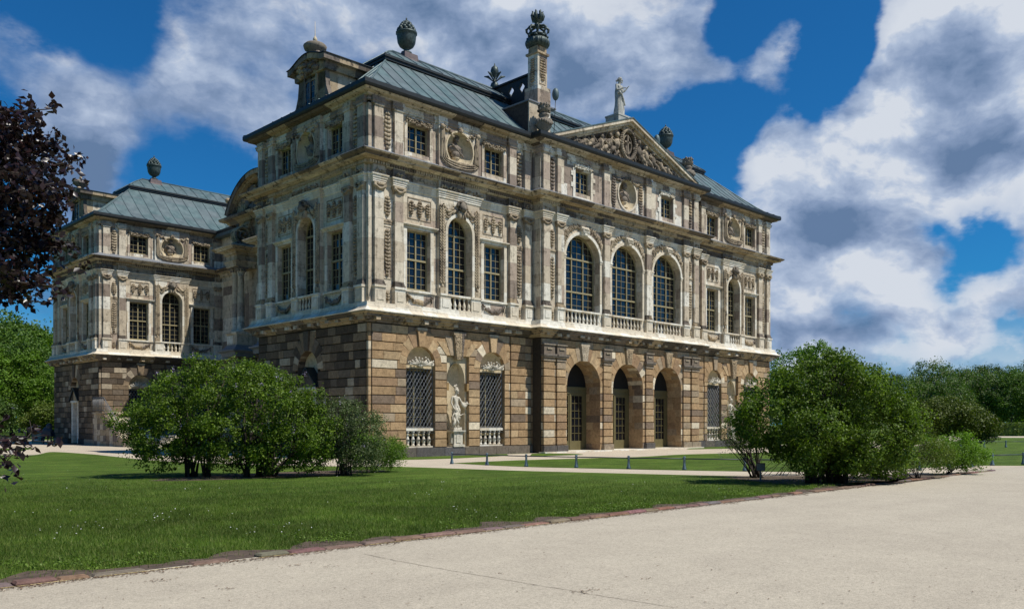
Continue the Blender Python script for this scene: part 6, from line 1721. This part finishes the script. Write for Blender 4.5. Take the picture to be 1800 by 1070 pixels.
# the big bush by the kerb on the right
B3 = gp(1448, 850)
bush('round_bush', (B3[0], B3[1], 0), [lobe(-1.25, .1, 1.75, 1.05, 1.05, .95), lobe(-.3, .2, 2.35, 1.05, 1.05, .95), lobe(.25, .1, 2.75, .85, .85, .80), lobe(1.1, .2, 2.15, 1.05, 1.05, 1.0), lobe(1.7, .2, 1.7, .85, .95, .95),
     lobe(-.2, -.5, 1.5, 1.25, .8, .8), lobe(1.2, -.3, 1.25, 1.1, .9, .8), lobe(.8, -.2, .85, .9, .8, .6), lobe(-1.7, .1, 1.5, .6, .7, .55), lobe(1.15, .2, 2.85, .4, .5, .35), lobe(.35, .2, 3.2, .35, .4, .35), lobe(.3, .3, .95, 1.0, .7, .55), lobe(1.5, .3, .85, .8, .8, .55), lobe(-.9, .4, 1.0, .8, .6, .4), lobe(-.4, -.2, .7, .8, .6, .5), lobe(.8, -.3, .55, .9, .6, .45), lobe(1.7, 0, .6, .7, .6, .5)],
     'tall round green bush on dark stems beside the kerb, right of the palace', 'bush', L_lilac, .072, 3300, 20, .075, 4, [bw_(-.3, 0), bw_(.2, .1), bw_(.5, 0)], 12, 8, r0=.05)
B4 = gp(1328, 840)
bush('thin_bush', (B4[0], B4[1], 0), [lobe(-.5, .2, 1.55, .55, .6, .65), lobe(-.15, 0, 1.1, .55, .5, .5), lobe(.2, .3, 1.6, .6, .6, .7), lobe(-.75, .2, 1.15, .35, .5, .35)],
     'thin sparse bush with purple buds before the latticed window, left of the tall round bush', 'bush', L_grey, .05, 150, 24, .15, 5, [(0, 0), bw_(.1, .1)], 11, 22, r0=.03, shell=(.3, 1.05))
B5 = gp(1580, 842)
bush('spiky_shrub', (B5[0], B5[1], 0), [lobe(-.7, 0, .7, .8, .6, .65), lobe(0, .1, .95, .8, .6, .75), lobe(.6, .2, .9, .7, .6, .65), lobe(-1.5, .5, .8, .6, .6, .6), lobe(1.1, .3, .7, .5, .5, .5)],
     'low olive-grey shrub at the kerb between the round bush and the bright low shrub', 'shrub', L_olive, .05, 480, 30, .09, 6, [(0, 0), bw_(-.6, .1), bw_(.5, .1)], 12, r0=.014, shell=(.3, 1.1), up=.8)
B6 = gp(1668, 834)
bush('bright_shrub', (B6[0], B6[1], 0), [lobe(-.25, 0, .7, .7, .6, .6), lobe(.35, .1, .7, .6, .6, .55), lobe(.75, .1, .5, .4, .5, .4)],
     'bright green low shrub at the tip of the lawn, rightmost of the kerbside bushes', 'shrub', L_bright, .055, 420, 30, .09, 7, [(0, 0)], 12, r0=.014, shell=(.3, 1.05), up=.6)
B6b = gp(1395, 838)
bush('sapling_row', (B6b[0], B6b[1], 0), [lobe(0, .8, .75, .9, .3, .5), lobe(.7, .9, .7, .7, .3, .5)],
     'row of thin bright saplings seen under the tall round bush', 'shrub', L_bright, .055, 150, 24, .08, 17, [bw_(x_, .8) for x_ in (-.7, -.45, -.2, 0, .2, .45, .7, 1.0)], 2, r0=.012, shell=(.2, 1.0), up=.6)
# mound-shaped shrub in the distance, right
B7 = gp(1668, 779)
bush('mound_bush', (B7[0], B7[1], 0), [lobe(-1.6, 0, 1.7, 1.8, 1.6, 1.5), lobe(0, 0, 2.2, 2.2, 1.8, 1.6), lobe(1.8, 0, 1.7, 1.8, 1.6, 1.4), lobe(3.0, 0, 1.1, 1.0, 1.0, .9), lobe(-2.8, .5, 1.3, 1.2, 1.2, 1.1)],
     'dark mound-shaped bush standing on the lawn beyond the low fence on the right', 'bush', L_mound, .17, 1300, 24, .22, 8, [(0, 0)], 8, r0=.08)

# trimmed hedge far right
def hedge(x0, y0, x1, y1, h, label):
    rs = np.random.RandomState(9); o = empty('hedge', (x0, y0, 0), label=label, cat='hedge'); L = math.hypot(x1 - x0, y1 - y0); t = np.array([(x1 - x0) / L, (y1 - y0) / L]); nn_ = np.array([-t[1], t[0]])
    n = 14000; a = rs.uniform(0, L, n); wv_ = rs.uniform(-.8, .8, n); z = rs.uniform(.05, h, n); side = rs.random(n) < .6; wv_ = np.where(side, np.where(rs.random(n) < .8, -.8, .8) + rs.normal(0, .04, n), wv_); z = np.where(side, z, h + rs.normal(0, .03, n))
    P = np.stack([a * t[0] + wv_ * nn_[0], a * t[1] + wv_ * nn_[1], z], 1); ob('foliage', leaves_mesh('foliage', P, .22, L_olive, rs, None, .8), o)
    c = MB(); q = [(0, 0)]; 
    vs = [(a_ * t[0] + w2 * nn_[0], a_ * t[1] + w2 * nn_[1], z_) for z_ in (0, h - .06) for a_, w2 in ((0, -.72), (L, -.72), (L, .72), (0, .72))]
    c.add(vs, [(0, 1, 5, 4), (1, 2, 6, 5), (2, 3, 7, 6), (3, 0, 4, 7), (4, 5, 6, 7)]); mk('twigs', c, L_dark, o)
a = gp(1712, 766); hd_ = (a[0] + 6, a[1] + 6)
hedge(a[0], a[1], a[0] + 75, a[1] - 60, 1.75, 'long clipped green hedge behind the distant lawn on the right')

# trees ----------------------------------------------------------------
def tree_parts(seed, h, rad, mat, nclump, per, leaf, spread, candles=0, trunk=.25, low=.28):
    rs = np.random.RandomState(seed); lobes = [(0, 0, h * .62, rad * .75, rad * .75, h * .33)]
    for k in range(11):
        a = rs.uniform(0, 2 * PI); r = rad * rs.uniform(.35, .75); z = h * rs.uniform(low + .05, .86); s = rs.uniform(.30, .48) * (1.15 - .5 * abs(z / h - .5)); lobes.append((r * math.cos(a), r * math.sin(a), z, rad * s, rad * s, rad * s * .85))
    P, O = crown_pts(lobes, nclump, per, spread, rs, (.7, 1.02), h * low * .7, sub=6)
    fol = leaves_mesh('crown', P, leaf, mat, rs, O, .3)
    tb = MB(); tb.tube([(0, 0, 0), (.05, .03, h * .2), (-.04, .06, h * .42), (0, 0, h * .7)], [trunk, trunk * .8, trunk * .6, trunk * .2], 9)
    for l in lobes[1:]:
        b = Vector((0, 0, h * rs.uniform(.2, .5))); t = Vector(l[:3]); tb.tube([b, b.lerp(t, .5) + Vector((0, 0, -.1 * rad)), t], [trunk * .4, trunk * .25, trunk * .06], 6)
    tk = tb.mesh('trunk', M_bark); cm = None
    if candles:
        ok = np.where((O[:, 2] > -.3))[0]; idx = rs.choice(ok, candles, replace=True); F = [P[i] + O[i] * leaf * .8 + rs.normal(size=(7, 3)) * (leaf * .14, leaf * .14, leaf * .34) for i in idx]
        cm = leaves_mesh('blossom', np.concatenate(F), leaf * .42, L_candle, rs)
    return fol, tk, cm
L_tree2 = leafmat('light_tree_leaves', [(.08, .155, .015), (.115, .21, .02), (.15, .25, .028)], .3)
TK = {'chestnut': tree_parts(1, 16, 6.5, L_tree, 900, 22, .42, .55, 900), 'broad': tree_parts(2, 17, 7, L_tree, 950, 22, .42, .55), 'light': tree_parts(3, 15, 6, L_tree2, 850, 22, .38, .5),
      'dark': tree_parts(4, 17, 5.5, L_dark, 850, 22, .42, .5), 'slim': tree_parts(6, 18, 4.5, L_tree, 700, 22, .4, .5, low=.2)}
TL = {'chestnut': 'flowering chestnut tree with pale candles', 'broad': 'broad mid-green tree', 'light': 'fresh light green tree', 'dark': 'dark green tree', 'slim': 'slim upright green tree'}
def tree(kind, x, y, sc, rz, label, group):
    fol, tk, cm = TK[kind]; o = empty('chestnut_tree' if kind == 'chestnut' else 'park_tree', (x, y, 0), rz, label=label, cat='tree', group=group); o.scale = (sc, sc, sc)
    ob('crown', fol, o); ob('trunk', tk, o)
    if cm: ob('blossom', cm, o)
def at(px, t): a = (px - 900) / FOC; return (CAM[0] + (FX + a * FY) * t, CAM[1] + (FY - a * FX) * t)
# right-hand tree belt: (photo column, distance, kind, scale, what sets it apart)
GR, GL = 'trees beyond the lawn on the right', 'trees behind the far wing on the left'
for px, t, kind, sc, why in [
    (1402, 150, 'light', 1.02, 'fresh light green tree rising between the palace corner and the round bush'),
    (1470, 190, 'broad', .95, 'broad green tree behind the peak of the tall round bush'),
    (1548, 175, 'dark', .72, 'dark green tree just right of the tall round bush, in the distance'),
    (1600, 165, 'chestnut', .70, 'chestnut tree with pale candles low behind the dark mound bush, at its left edge'),
    (1640, 185, 'chestnut', .98, 'tallest chestnut of the right belt, round grey-green top against the sky'),
    (1668, 160, 'chestnut', .66, 'pale flowering chestnut directly above the dark mound bush'),
    (1700, 168, 'chestnut', .80, 'pale flowering chestnut above the right edge of the dark mound bush'),
    (1722, 200, 'dark', .92, 'dark green tree top behind the chestnuts, left of the slim pole'),
    (1738, 160, 'chestnut', .74, 'flowering chestnut straight behind the slim pole'),
    (1778, 158, 'broad', .70, 'broad green tree behind the hedge, just right of the slim pole'),
    (1810, 190, 'broad', .90, 'tall green tree at the right edge of the photo, behind the hedge'),
    (1840, 160, 'chestnut', .82, 'flowering chestnut at the right edge of the photo')]:
    x, y = at(px, t); tree(kind, x, y, sc, px * 1.7, why, GR)
for px, t, kind, sc, why in [
    (78, 112, 'light', .93, 'light green tree next to the far wing, its top below the purple leaves'),
    (20, 118, 'broad', .98, 'broad green tree at the left edge, rising behind the distant lawn'),
    (110, 135, 'broad', .95, 'green tree half hidden behind the far wing'),
    (-30, 105, 'broad', .9, 'broad green tree cut by the left edge of the photo'),
    (50, 100, 'slim', .70, 'slim green tree in the middle of the left grove'),
    (-5, 96, 'light', .66, 'smaller light green tree in front of the left grove'),
    (95, 98, 'light', .55, 'small light green tree beside the wall of the far wing')]:
    x, y = at(px, t); tree(kind, x, y, sc, px * .9 + 2, why, GL)
B8 = gp(30, 772)
bush('dark_bush', (B8[0] - 3, B8[1] + 1, 0), [lobe(-2.5, 0, 1.8, 2.6, 2, 1.8), lobe(.6, 0, 2.2, 2.2, 2, 1.9), lobe(-5, 0, 2, 2.4, 2, 2)], 'dark round bush behind the path at the left edge', 'bush', L_dark, .24, 900, 24, .32, 18, [(0, 0)], 6, r0=.09)
B9 = gp(62, 771)
bush('green_bush', (B9[0] + 2, B9[1], 0), [lobe(0, 0, 2.0, 1.9, 1.5, 1.9), lobe(1.8, 0, 2.4, 1.6, 1.5, 1.8), lobe(-1.6, .4, 1.7, 1.6, 1.4, 1.6)], 'mid-green bush between the dark bush and the far wing', 'bush', L_olive, .22, 800, 24, .3, 19, [(0, 0)], 6, r0=.09)

rsw = np.random.RandomState(33); WL = []
for px in range(-420, 112, 16):
    t = 150 + (px * 7 % 30); x, y = at(px, t); h = 9 + 3 * rsw.random(); WL.append((x, y, h * .5, 3.0, 3.0, h * .5))
Pw, Ow = crown_pts(WL, 3000, 14, .7, rsw, (.6, 1.0), .2, sub=4)
setp(ob('far_wood', leaves_mesh('far_wood', Pw, .7, L_tree, rsw, Ow, .3)), 'far green wood behind the left grove', kind='stuff'); WL = []
for px in range(1375, 2150, 15):
    t = 240 + (px * 7 % 45); x, y = at(px, t); h = 8 + 4 * rsw.random(); WL.append((x, y, h * .5, 3.2, 3.2, h * .5))
Pw, Ow = crown_pts(WL, 5200, 14, .8, rsw, (.6, 1.0), .2, sub=4)
setp(ob('far_wood', leaves_mesh('far_wood', Pw, .85, L_tree, rsw, Ow, .3)), 'far green wood closing the view behind the trees on the right', kind='stuff')
GO = 'unseen park trees added to block sky light'  # extra trees out of view, put in to hold back ambient light and darken reflections
for x, y in [(-62, 4), (-70, 22), (-60, 38), (-75, -16), (-66, -34), (-52, 58), (-40, 74), (-84, 8), (-58, -52), (-20, -92), (20, -98), (50, -95), (80, -100), (112, -92), (140, -100), (-45, -80), (175, -90)]:
    tree(('broad', 'dark')[int(x) % 2], x, y, 1.05, x * .7 + y, 'broad park tree outside the picture, added to block sky light and darken reflections', GO)

# copper beech whose branches hang in from the left
def beech():
    rs = np.random.RandomState(21); x0, y0 = at(-620, 10.5); o = empty('copper_beech', (x0, y0, 0), label='copper beech with dark purple leaves reaching in at the left edge', cat='tree')
    T = MB(); T.tube([(0, 0, 0), (.05, 0, 1.5), (.1, .05, 3.2), (.1, 0, 6.0)], [.28, .22, .18, .08], 10)
    P = []; F = []
    def spray(px0, py0, px1, py1, t0, t1, n, droop=.0, r0=.02):
        """one branch from a to b in real space, with side twigs carrying leaves"""
        def pt(px, py, t): x, y = at(px, t); return Vector((x - x0, y - y0, CAM[2] + (745 - py) / FOC * t))
        a, b = pt(px0, py0, t0), pt(px1, py1, t1); pts = [a.lerp(b, k / 6) + Vector((rs.normal(0, .03), rs.normal(0, .03), rs.normal(0, .03) + .12 * math.sin(PI * k / 6))) for k in range(7)]
        T.tube(pts, [r0 * (1 - k / 7.5) for k in range(7)], 5)
        for k in range(n):
            u = (k + rs.random()) / n; i = min(5, int(u * 6)); c = pts[i].lerp(pts[i + 1], u * 6 - i); L = .42 * (1.15 - u)+.06
            d = Vector(rs.normal(size=3)); d.z *= .55; d = (d.normalized() + (b - a).normalized() * .7).normalized(); e = c + d * L; T.tube([c, e], [.006, .002], 3)
            for q in range(9):
                w_ = c.lerp(e, (q + 1) / 9); P.append(tuple(w_ + Vector(rs.normal(0, .03, 3)))); P.append(tuple(w_ + Vector(rs.normal(0, .05, 3))))
    for px0, py0, px1, py1, t0, t1, n in [(-420, 300, 100, 188, 10.6, 9.4, 34), (-400, 330, 60, 205, 10.2, 9.9, 34), (-420, 380, 142, 288, 10.6, 9.6, 40), (-400, 420, 112, 330, 10.4, 9.2, 38), (-420, 420, 118, 385, 10.8, 9.6, 38),
          (-420, 470, 95, 430, 10.6, 9.8, 38), (-420, 480, 100, 505, 10.2, 9.4, 38), (-420, 500, 75, 535, 10.7, 9.7, 34), (-420, 460, 50, 490, 9.9, 9.2, 34), (-420, 360, 30, 300, 10.0, 9.2, 34), (-420, 400, 20, 360, 10.6, 10.2, 34), (-420, 330, 55, 250, 10.9, 10.2, 34),
          (-420, 420, 10, 420, 10.1, 9.5, 34), (-420, 350, 80, 300, 11.2, 10.4, 34), (-420, 460, 40, 450, 11.0, 10.4, 34), (-420, 300, 20, 215, 10.8, 10.4, 30), (-420, 380, 105, 250, 10.6, 9.8, 34), (-420, 430, 85, 400, 11.4, 10.6, 34), (-420, 400, 60, 345, 11.2, 9.9, 34), (-420, 440, 122, 430, 10.9, 9.9, 26), (-420, 470, 20, 520, 10.9, 9.9, 30)]:
        spray(px0, py0, px1, py1, t0, t1, n, r0=.03)
    for px0, py0, px1, py1, t0, t1, n in [(-60, 815, 88, 780, 8.6, 8.3, 9), (-120, 830, 30, 818, 8.4, 8.2, 10), (-100, 790, 18, 774, 8.6, 8.4, 7), (-100, 815, 10, 800, 8.5, 8.2, 6)]:
        n0 = len(P); spray(px0, py0, px1, py1, t0, t1, n, r0=.008); del P[n0 + 1::2]
    for px0, py0, rr_, nc, t in [(-20, 300, .55, 120, 10.2), (20, 260, .38, 70, 9.9), (55, 330, .42, 75, 9.8), (10, 400, .55, 120, 10.4), (60, 420, .40, 70, 10.0), (-30, 470, .5, 110, 10.2), (40, 480, .30, 60, 9.9), (0, 230, .35, 60, 10.3), (85, 350, .25, 36, 9.7), (70, 270, .28, 34, 10.0)]:
        x, y = at(px0, t); cz = CAM[2] + (745 - py0) / FOC * t
        for _ in range(int(nc * .75)):
            c = Vector((x - x0, y - y0, cz)) + Vector(rs.normal(0, .5, 3)) * rr_
            for q in range(9): P.append(tuple(c + Vector(rs.normal(0, .055, 3))))
    Pn = np.array(P); ob('foliage', leaves_mesh('foliage', Pn, .082, L_beech, rs, None, .5, .66, .3), o)
    lob = [(0, 0, 4.6, 2.2, 2.2, 2.3), (-1.8, .8, 4.4, 1.8, 1.8, 1.9), (-.8, -1.4, 4.2, 1.7, 1.7, 1.8), (.2, .4, 6.2, 1.6, 1.6, 1.4)]
    P2, O2 = crown_pts(lob, 420, 26, .18, rs, (.5, 1.0), 1.0); ob('inner_foliage', leaves_mesh('inner_foliage', P2, .11, L_beech, rs, O2, .4), o)
    for l in lob: T.tube([(.05, 0, 2.2), (l[0] * .5, l[1] * .5, l[2] * .8), l[:3]], [.12, .08, .03], 6)
    for l in ((-420, 300), (-420, 380), (-420, 420), (-420, 470)):
        x, y = at(l[0], 10.5); T.tube([(.1, 0, 2.6), (x - x0, y - y0, CAM[2] + (745 - l[1]) / FOC * 10.5)], [.09, .035], 6)
    mk('branches', T, M_bark, o)
beech()

# grass blades on the near lawn, clover along the kerb, daisies
rs = np.random.RandomState(4)
def blades(name, n, xr, yr, hgt, wid, mat, keep, label):
    P = []
    x = rs.uniform(*xr, n); y = rs.uniform(*yr, n); k = keep(x, y); x, y = x[k], y[k]; m = len(x)
    h = hgt * rs.uniform(.5, 1.4, m); a = rs.uniform(0, 2 * PI, m); w2 = wid * rs.uniform(.6, 1.3, m); lx, ly = rs.normal(0, .35, m) * h, rs.normal(0, .35, m) * h
    V = np.empty((m, 3, 3)); V[:, 0] = np.stack([x - np.cos(a) * w2, y - np.sin(a) * w2, np.zeros(m)], 1); V[:, 1] = np.stack([x + np.cos(a) * w2, y + np.sin(a) * w2, np.zeros(m)], 1); V[:, 2] = np.stack([x + lx, y + ly, h], 1)
    me = bpy.data.meshes.new(name); me.vertices.add(3 * m); me.vertices.foreach_set('co', V.reshape(-1)); me.loops.add(3 * m); me.loops.foreach_set('vertex_index', np.arange(3 * m, dtype=np.int32)); me.polygons.add(m)
    me.polygons.foreach_set('loop_start', np.arange(0, 3 * m, 3, dtype=np.int32)); me.polygons.foreach_set('loop_total', np.full(m, 3, dtype=np.int32)); me.materials.append(mat); me.update(calc_edges=True)
    setp(ob(name, me), label, kind='stuff')
L_grass = leafmat('grass_blades', [(.062, .12, .012), (.09, .155, .017), (.13, .195, .026), (.20, .22, .065)], .3, .6, .25, (.19, .20, .06))
def infront(x, y):
    dx, dy = x - CAM[0], y - CAM[1]; t = dx * FX + dy * FY; r = dx * RX + dy * RY
    q = (t > 7) & (t < 26) & (np.abs(r) < t * .64 + 1.5) & (y > KY + .10)
    strip = noise_strip(x); return q & (rs.random(len(x)) < np.clip(240 / np.maximum(t, 1) ** 2, 0, 1) * np.clip((26 - t) / 9, 0, 1)) & ((y > KY + strip) | (rs.random(len(x)) < .10))
def noise_strip(x): return np.interp(x, [p[0] for p in top], [p[1] - KY for p in top]) - .03
blades('grass', 1400000, (-30, 6), (KY, -4), .055, .0045, L_grass, infront, 'short green mown grass of the near lawn')
L_clover = leafmat('clover_leaves', [(.10, .17, .02), (.15, .23, .035)], .3)
C_ = []
for k in range(520):
    x, y = rs.uniform(-21, 0), KY + .42 + abs(rs.normal(0, .5)); 
    if noise.noise(Vector((x * .8, y * .8, 3))) < .02: continue
    n = 16; C_.append(np.stack([x + rs.normal(0, .07, n), y + rs.normal(0, .07, n), rs.uniform(.02, .07, n)], 1))
setp(ob('clover', leaves_mesh('clover', np.concatenate(C_), .028, L_clover, rs, None, 1.5, .9)), 'light green clover patches in the grass near the kerb', kind='stuff')
M_daisy = plain('daisy_white', (.75, .75, .70), .7, var=.05)
D_ = []
for k in range(1300):
    px, py = rs.uniform(-50, 1350), rs.uniform(822, 965); x, y = gp(px, py)
    if y < KY + .4 or noise.noise(Vector((x * .5, y * .5, 9))) < .18: continue
    D_.append((x, y, .055))
setp(ob('daisies', leaves_mesh('daisies', np.array(D_), .022, M_daisy, rs, None, 4, 1.0)), 'tiny white daisies sprinkled over the lawn', kind='stuff')

# =================================================================== low fences, sign, lamp, pole, bins
def post_mesh():
    b = MB(); b.lathe([(.075, 0), (.08, .06), (.055, .09), (.06, .13), (.045, .16), (.038, .34), (.05, .37), (.038, .39), (.045, .44), (.05, .465), (.03, .48)], 0, 0, 0, 12); return b.mesh('post', M_post)
PM_ = post_mesh()
def fence(pts, label, h=.40):
    x0, y0 = pts[0]; o = empty('low_fence', (x0, y0, 0), label=label, cat='fence', group='knee-high fences round the lawns')
    for x, y in pts: p = ob('post', PM_, o); p.location = (x - x0, y - y0, 0)
    for a, b in zip(pts[:-1], pts[1:]):
        r = MB(); r.tube([(a[0] - x0, a[1] - y0, h), (b[0] - x0, b[1] - y0, h)], .022, 6, True); mk('rail', r, M_rail, o)
fence([(-.83, -6.92), (-.64, -8.79), (-.35, -10.64), (.36, -12.51), (1.08, -14.35), (1.86, -16.17), (2.71, -18.02), (3.9, -19.9), (5.6, -21.3), (7.4, -22.0), (9.2, -22.35), (11.1, -22.5), (13.09, -22.6), (15.0, -23.16), (17.0, -23.9), (19, -24.9)], 'long knee-high blue-grey post and rail fence round the lawn before the arches')
fence([(38.9, -9.6), (39.5, -11.2), (40.2, -12.6), (41.21, -13.8), (42.27, -14.84), (43.4, -15.8), (44.6, -16.8), (46, -17.8)], 'farther knee-high fence with two small posts, on the lawn before the hedge')
# small plant label board
sx_, sy_ = gp(1337, 846); o = empty('sign_board', (sx_, sy_, 0), R(-44.5), label='small grey notice board on a post under the thin bush', cat='sign')
b = MB(); b.box(-.02, .02, -.02, .02, 0, .34); mk('post', b, M_iron, o); b = MB(); b.box(-.125, .125, -.01, .012, .30, .52); mk('frame', b, M_plaque if 'M_plaque' in globals() else plain('sign_frame', (.10, .045, .04), .7), o)
b = MB(); b.box(-.11, .11, .012, .018, .315, .505); mk('plate', b, plain('sign_plate', (.30, .30, .27), .5), o)
b = MB()
for k in range(4):
    for q in range(4): b.box(-.085 + q * .043, -.055 + q * .043 + .012 * ((k + q) % 2), .018, .020, .47 - k * .035, .478 - k * .035)
mk('small_print', b, M_iron, o)
# white globe light and slim pole with red and white top
gx, gy = gp(1691, 785); o = empty('globe_lamp', (gx, gy, 0), label='low lamp with a white globe beside the distant mound bush', cat='lamp')
b = MB(); b.lathe([(.1, 0), (.06, .05), (.05, .2), (.08, .24)], 0, 0, 0, 10); mk('stand', b, M_post, o); b = MB(); b.blob(0, 0, .40, .17, .17, .17, lod=2); mk('globe', b, plain('white_globe', (.8, .8, .78), .3, var=.03), o)
px_, py_ = gp(1746, 768.5); o = empty('slim_pole', (px_, py_, 0), label='slim green pole with a furled red and white pennant before the hedge', cat='pole')
b = MB(); b.lathe([(.9, 0), (.85, .05), (.3, .12), (.1, .15)], 0, 0, 0, 16); mk('foot', b, M_gutter, o); b = MB(); b.tube([(0, 0, .1), (0, 0, 2.5)], .055, 8); mk('shaft', b, plain('green_paint', (.10, .22, .18), .5), o)
b = MB(); b.lathe([(.07, 1.55), (.17, 1.6), (.12, 2.0), (.05, 2.45), (.02, 2.6)], .04, 0, 0, 10); mk('red_pennant', b, plain('red_cloth', (.35, .05, .05), .8), o); b = MB(); b.lathe([(.05, 1.6), (.12, 1.65), (.1, 2.0), (.06, 2.3)], -.07, .03, 0, 10); mk('white_pennant', b, plain('white_cloth', (.7, .7, .66), .8, var=.05), o)
# green cabinet and dark draped figure-like bin at the far left
cx_, cy_ = at(67, 72); o = empty('cabinet', (cx_, cy_, 0), R(-44.5), label='pale green box at the path edge, left of the far wing', cat='cabinet')
b = MB(); b.box(-.42, .42, -.2, .2, 0, .95); mk('body', b, plain('pale_green_paint', (.17, .24, .19), .5), o); b = MB(); b.box(-.46, .46, -.24, .24, .95, 1.02); mk('lid', b, M_post, o); b = MB(); b.box(-.3, .12, .2, .21, .25, .31); mk('notice', b, plain('white_notice', (.7, .7, .7), .6), o)
cx_, cy_ = at(84, 70); o = empty('dark_cart', (cx_, cy_, 0), R(-44.5), label='dark covered cart standing by the corner of the far wing', cat='cart')
b = MB(); b.blob(0, 0, 1.0, .42, .3, .42, lod=2); b.blob(.12, 0, 1.4, .24, .24, .28, lod=2); b.slab([(-.45, .62), (.42, .62), (.36, 1.0), (-.36, 1.0)], -.28, .28, .03); mk('cover', b, M_rail, o)
for sx in (-1, 1): b = MB(); b.tube([(sx * .3, -.1, 0), (sx * .28, 0, .62)], [.05, .06], 6); mk('leg', b, M_rail, o)
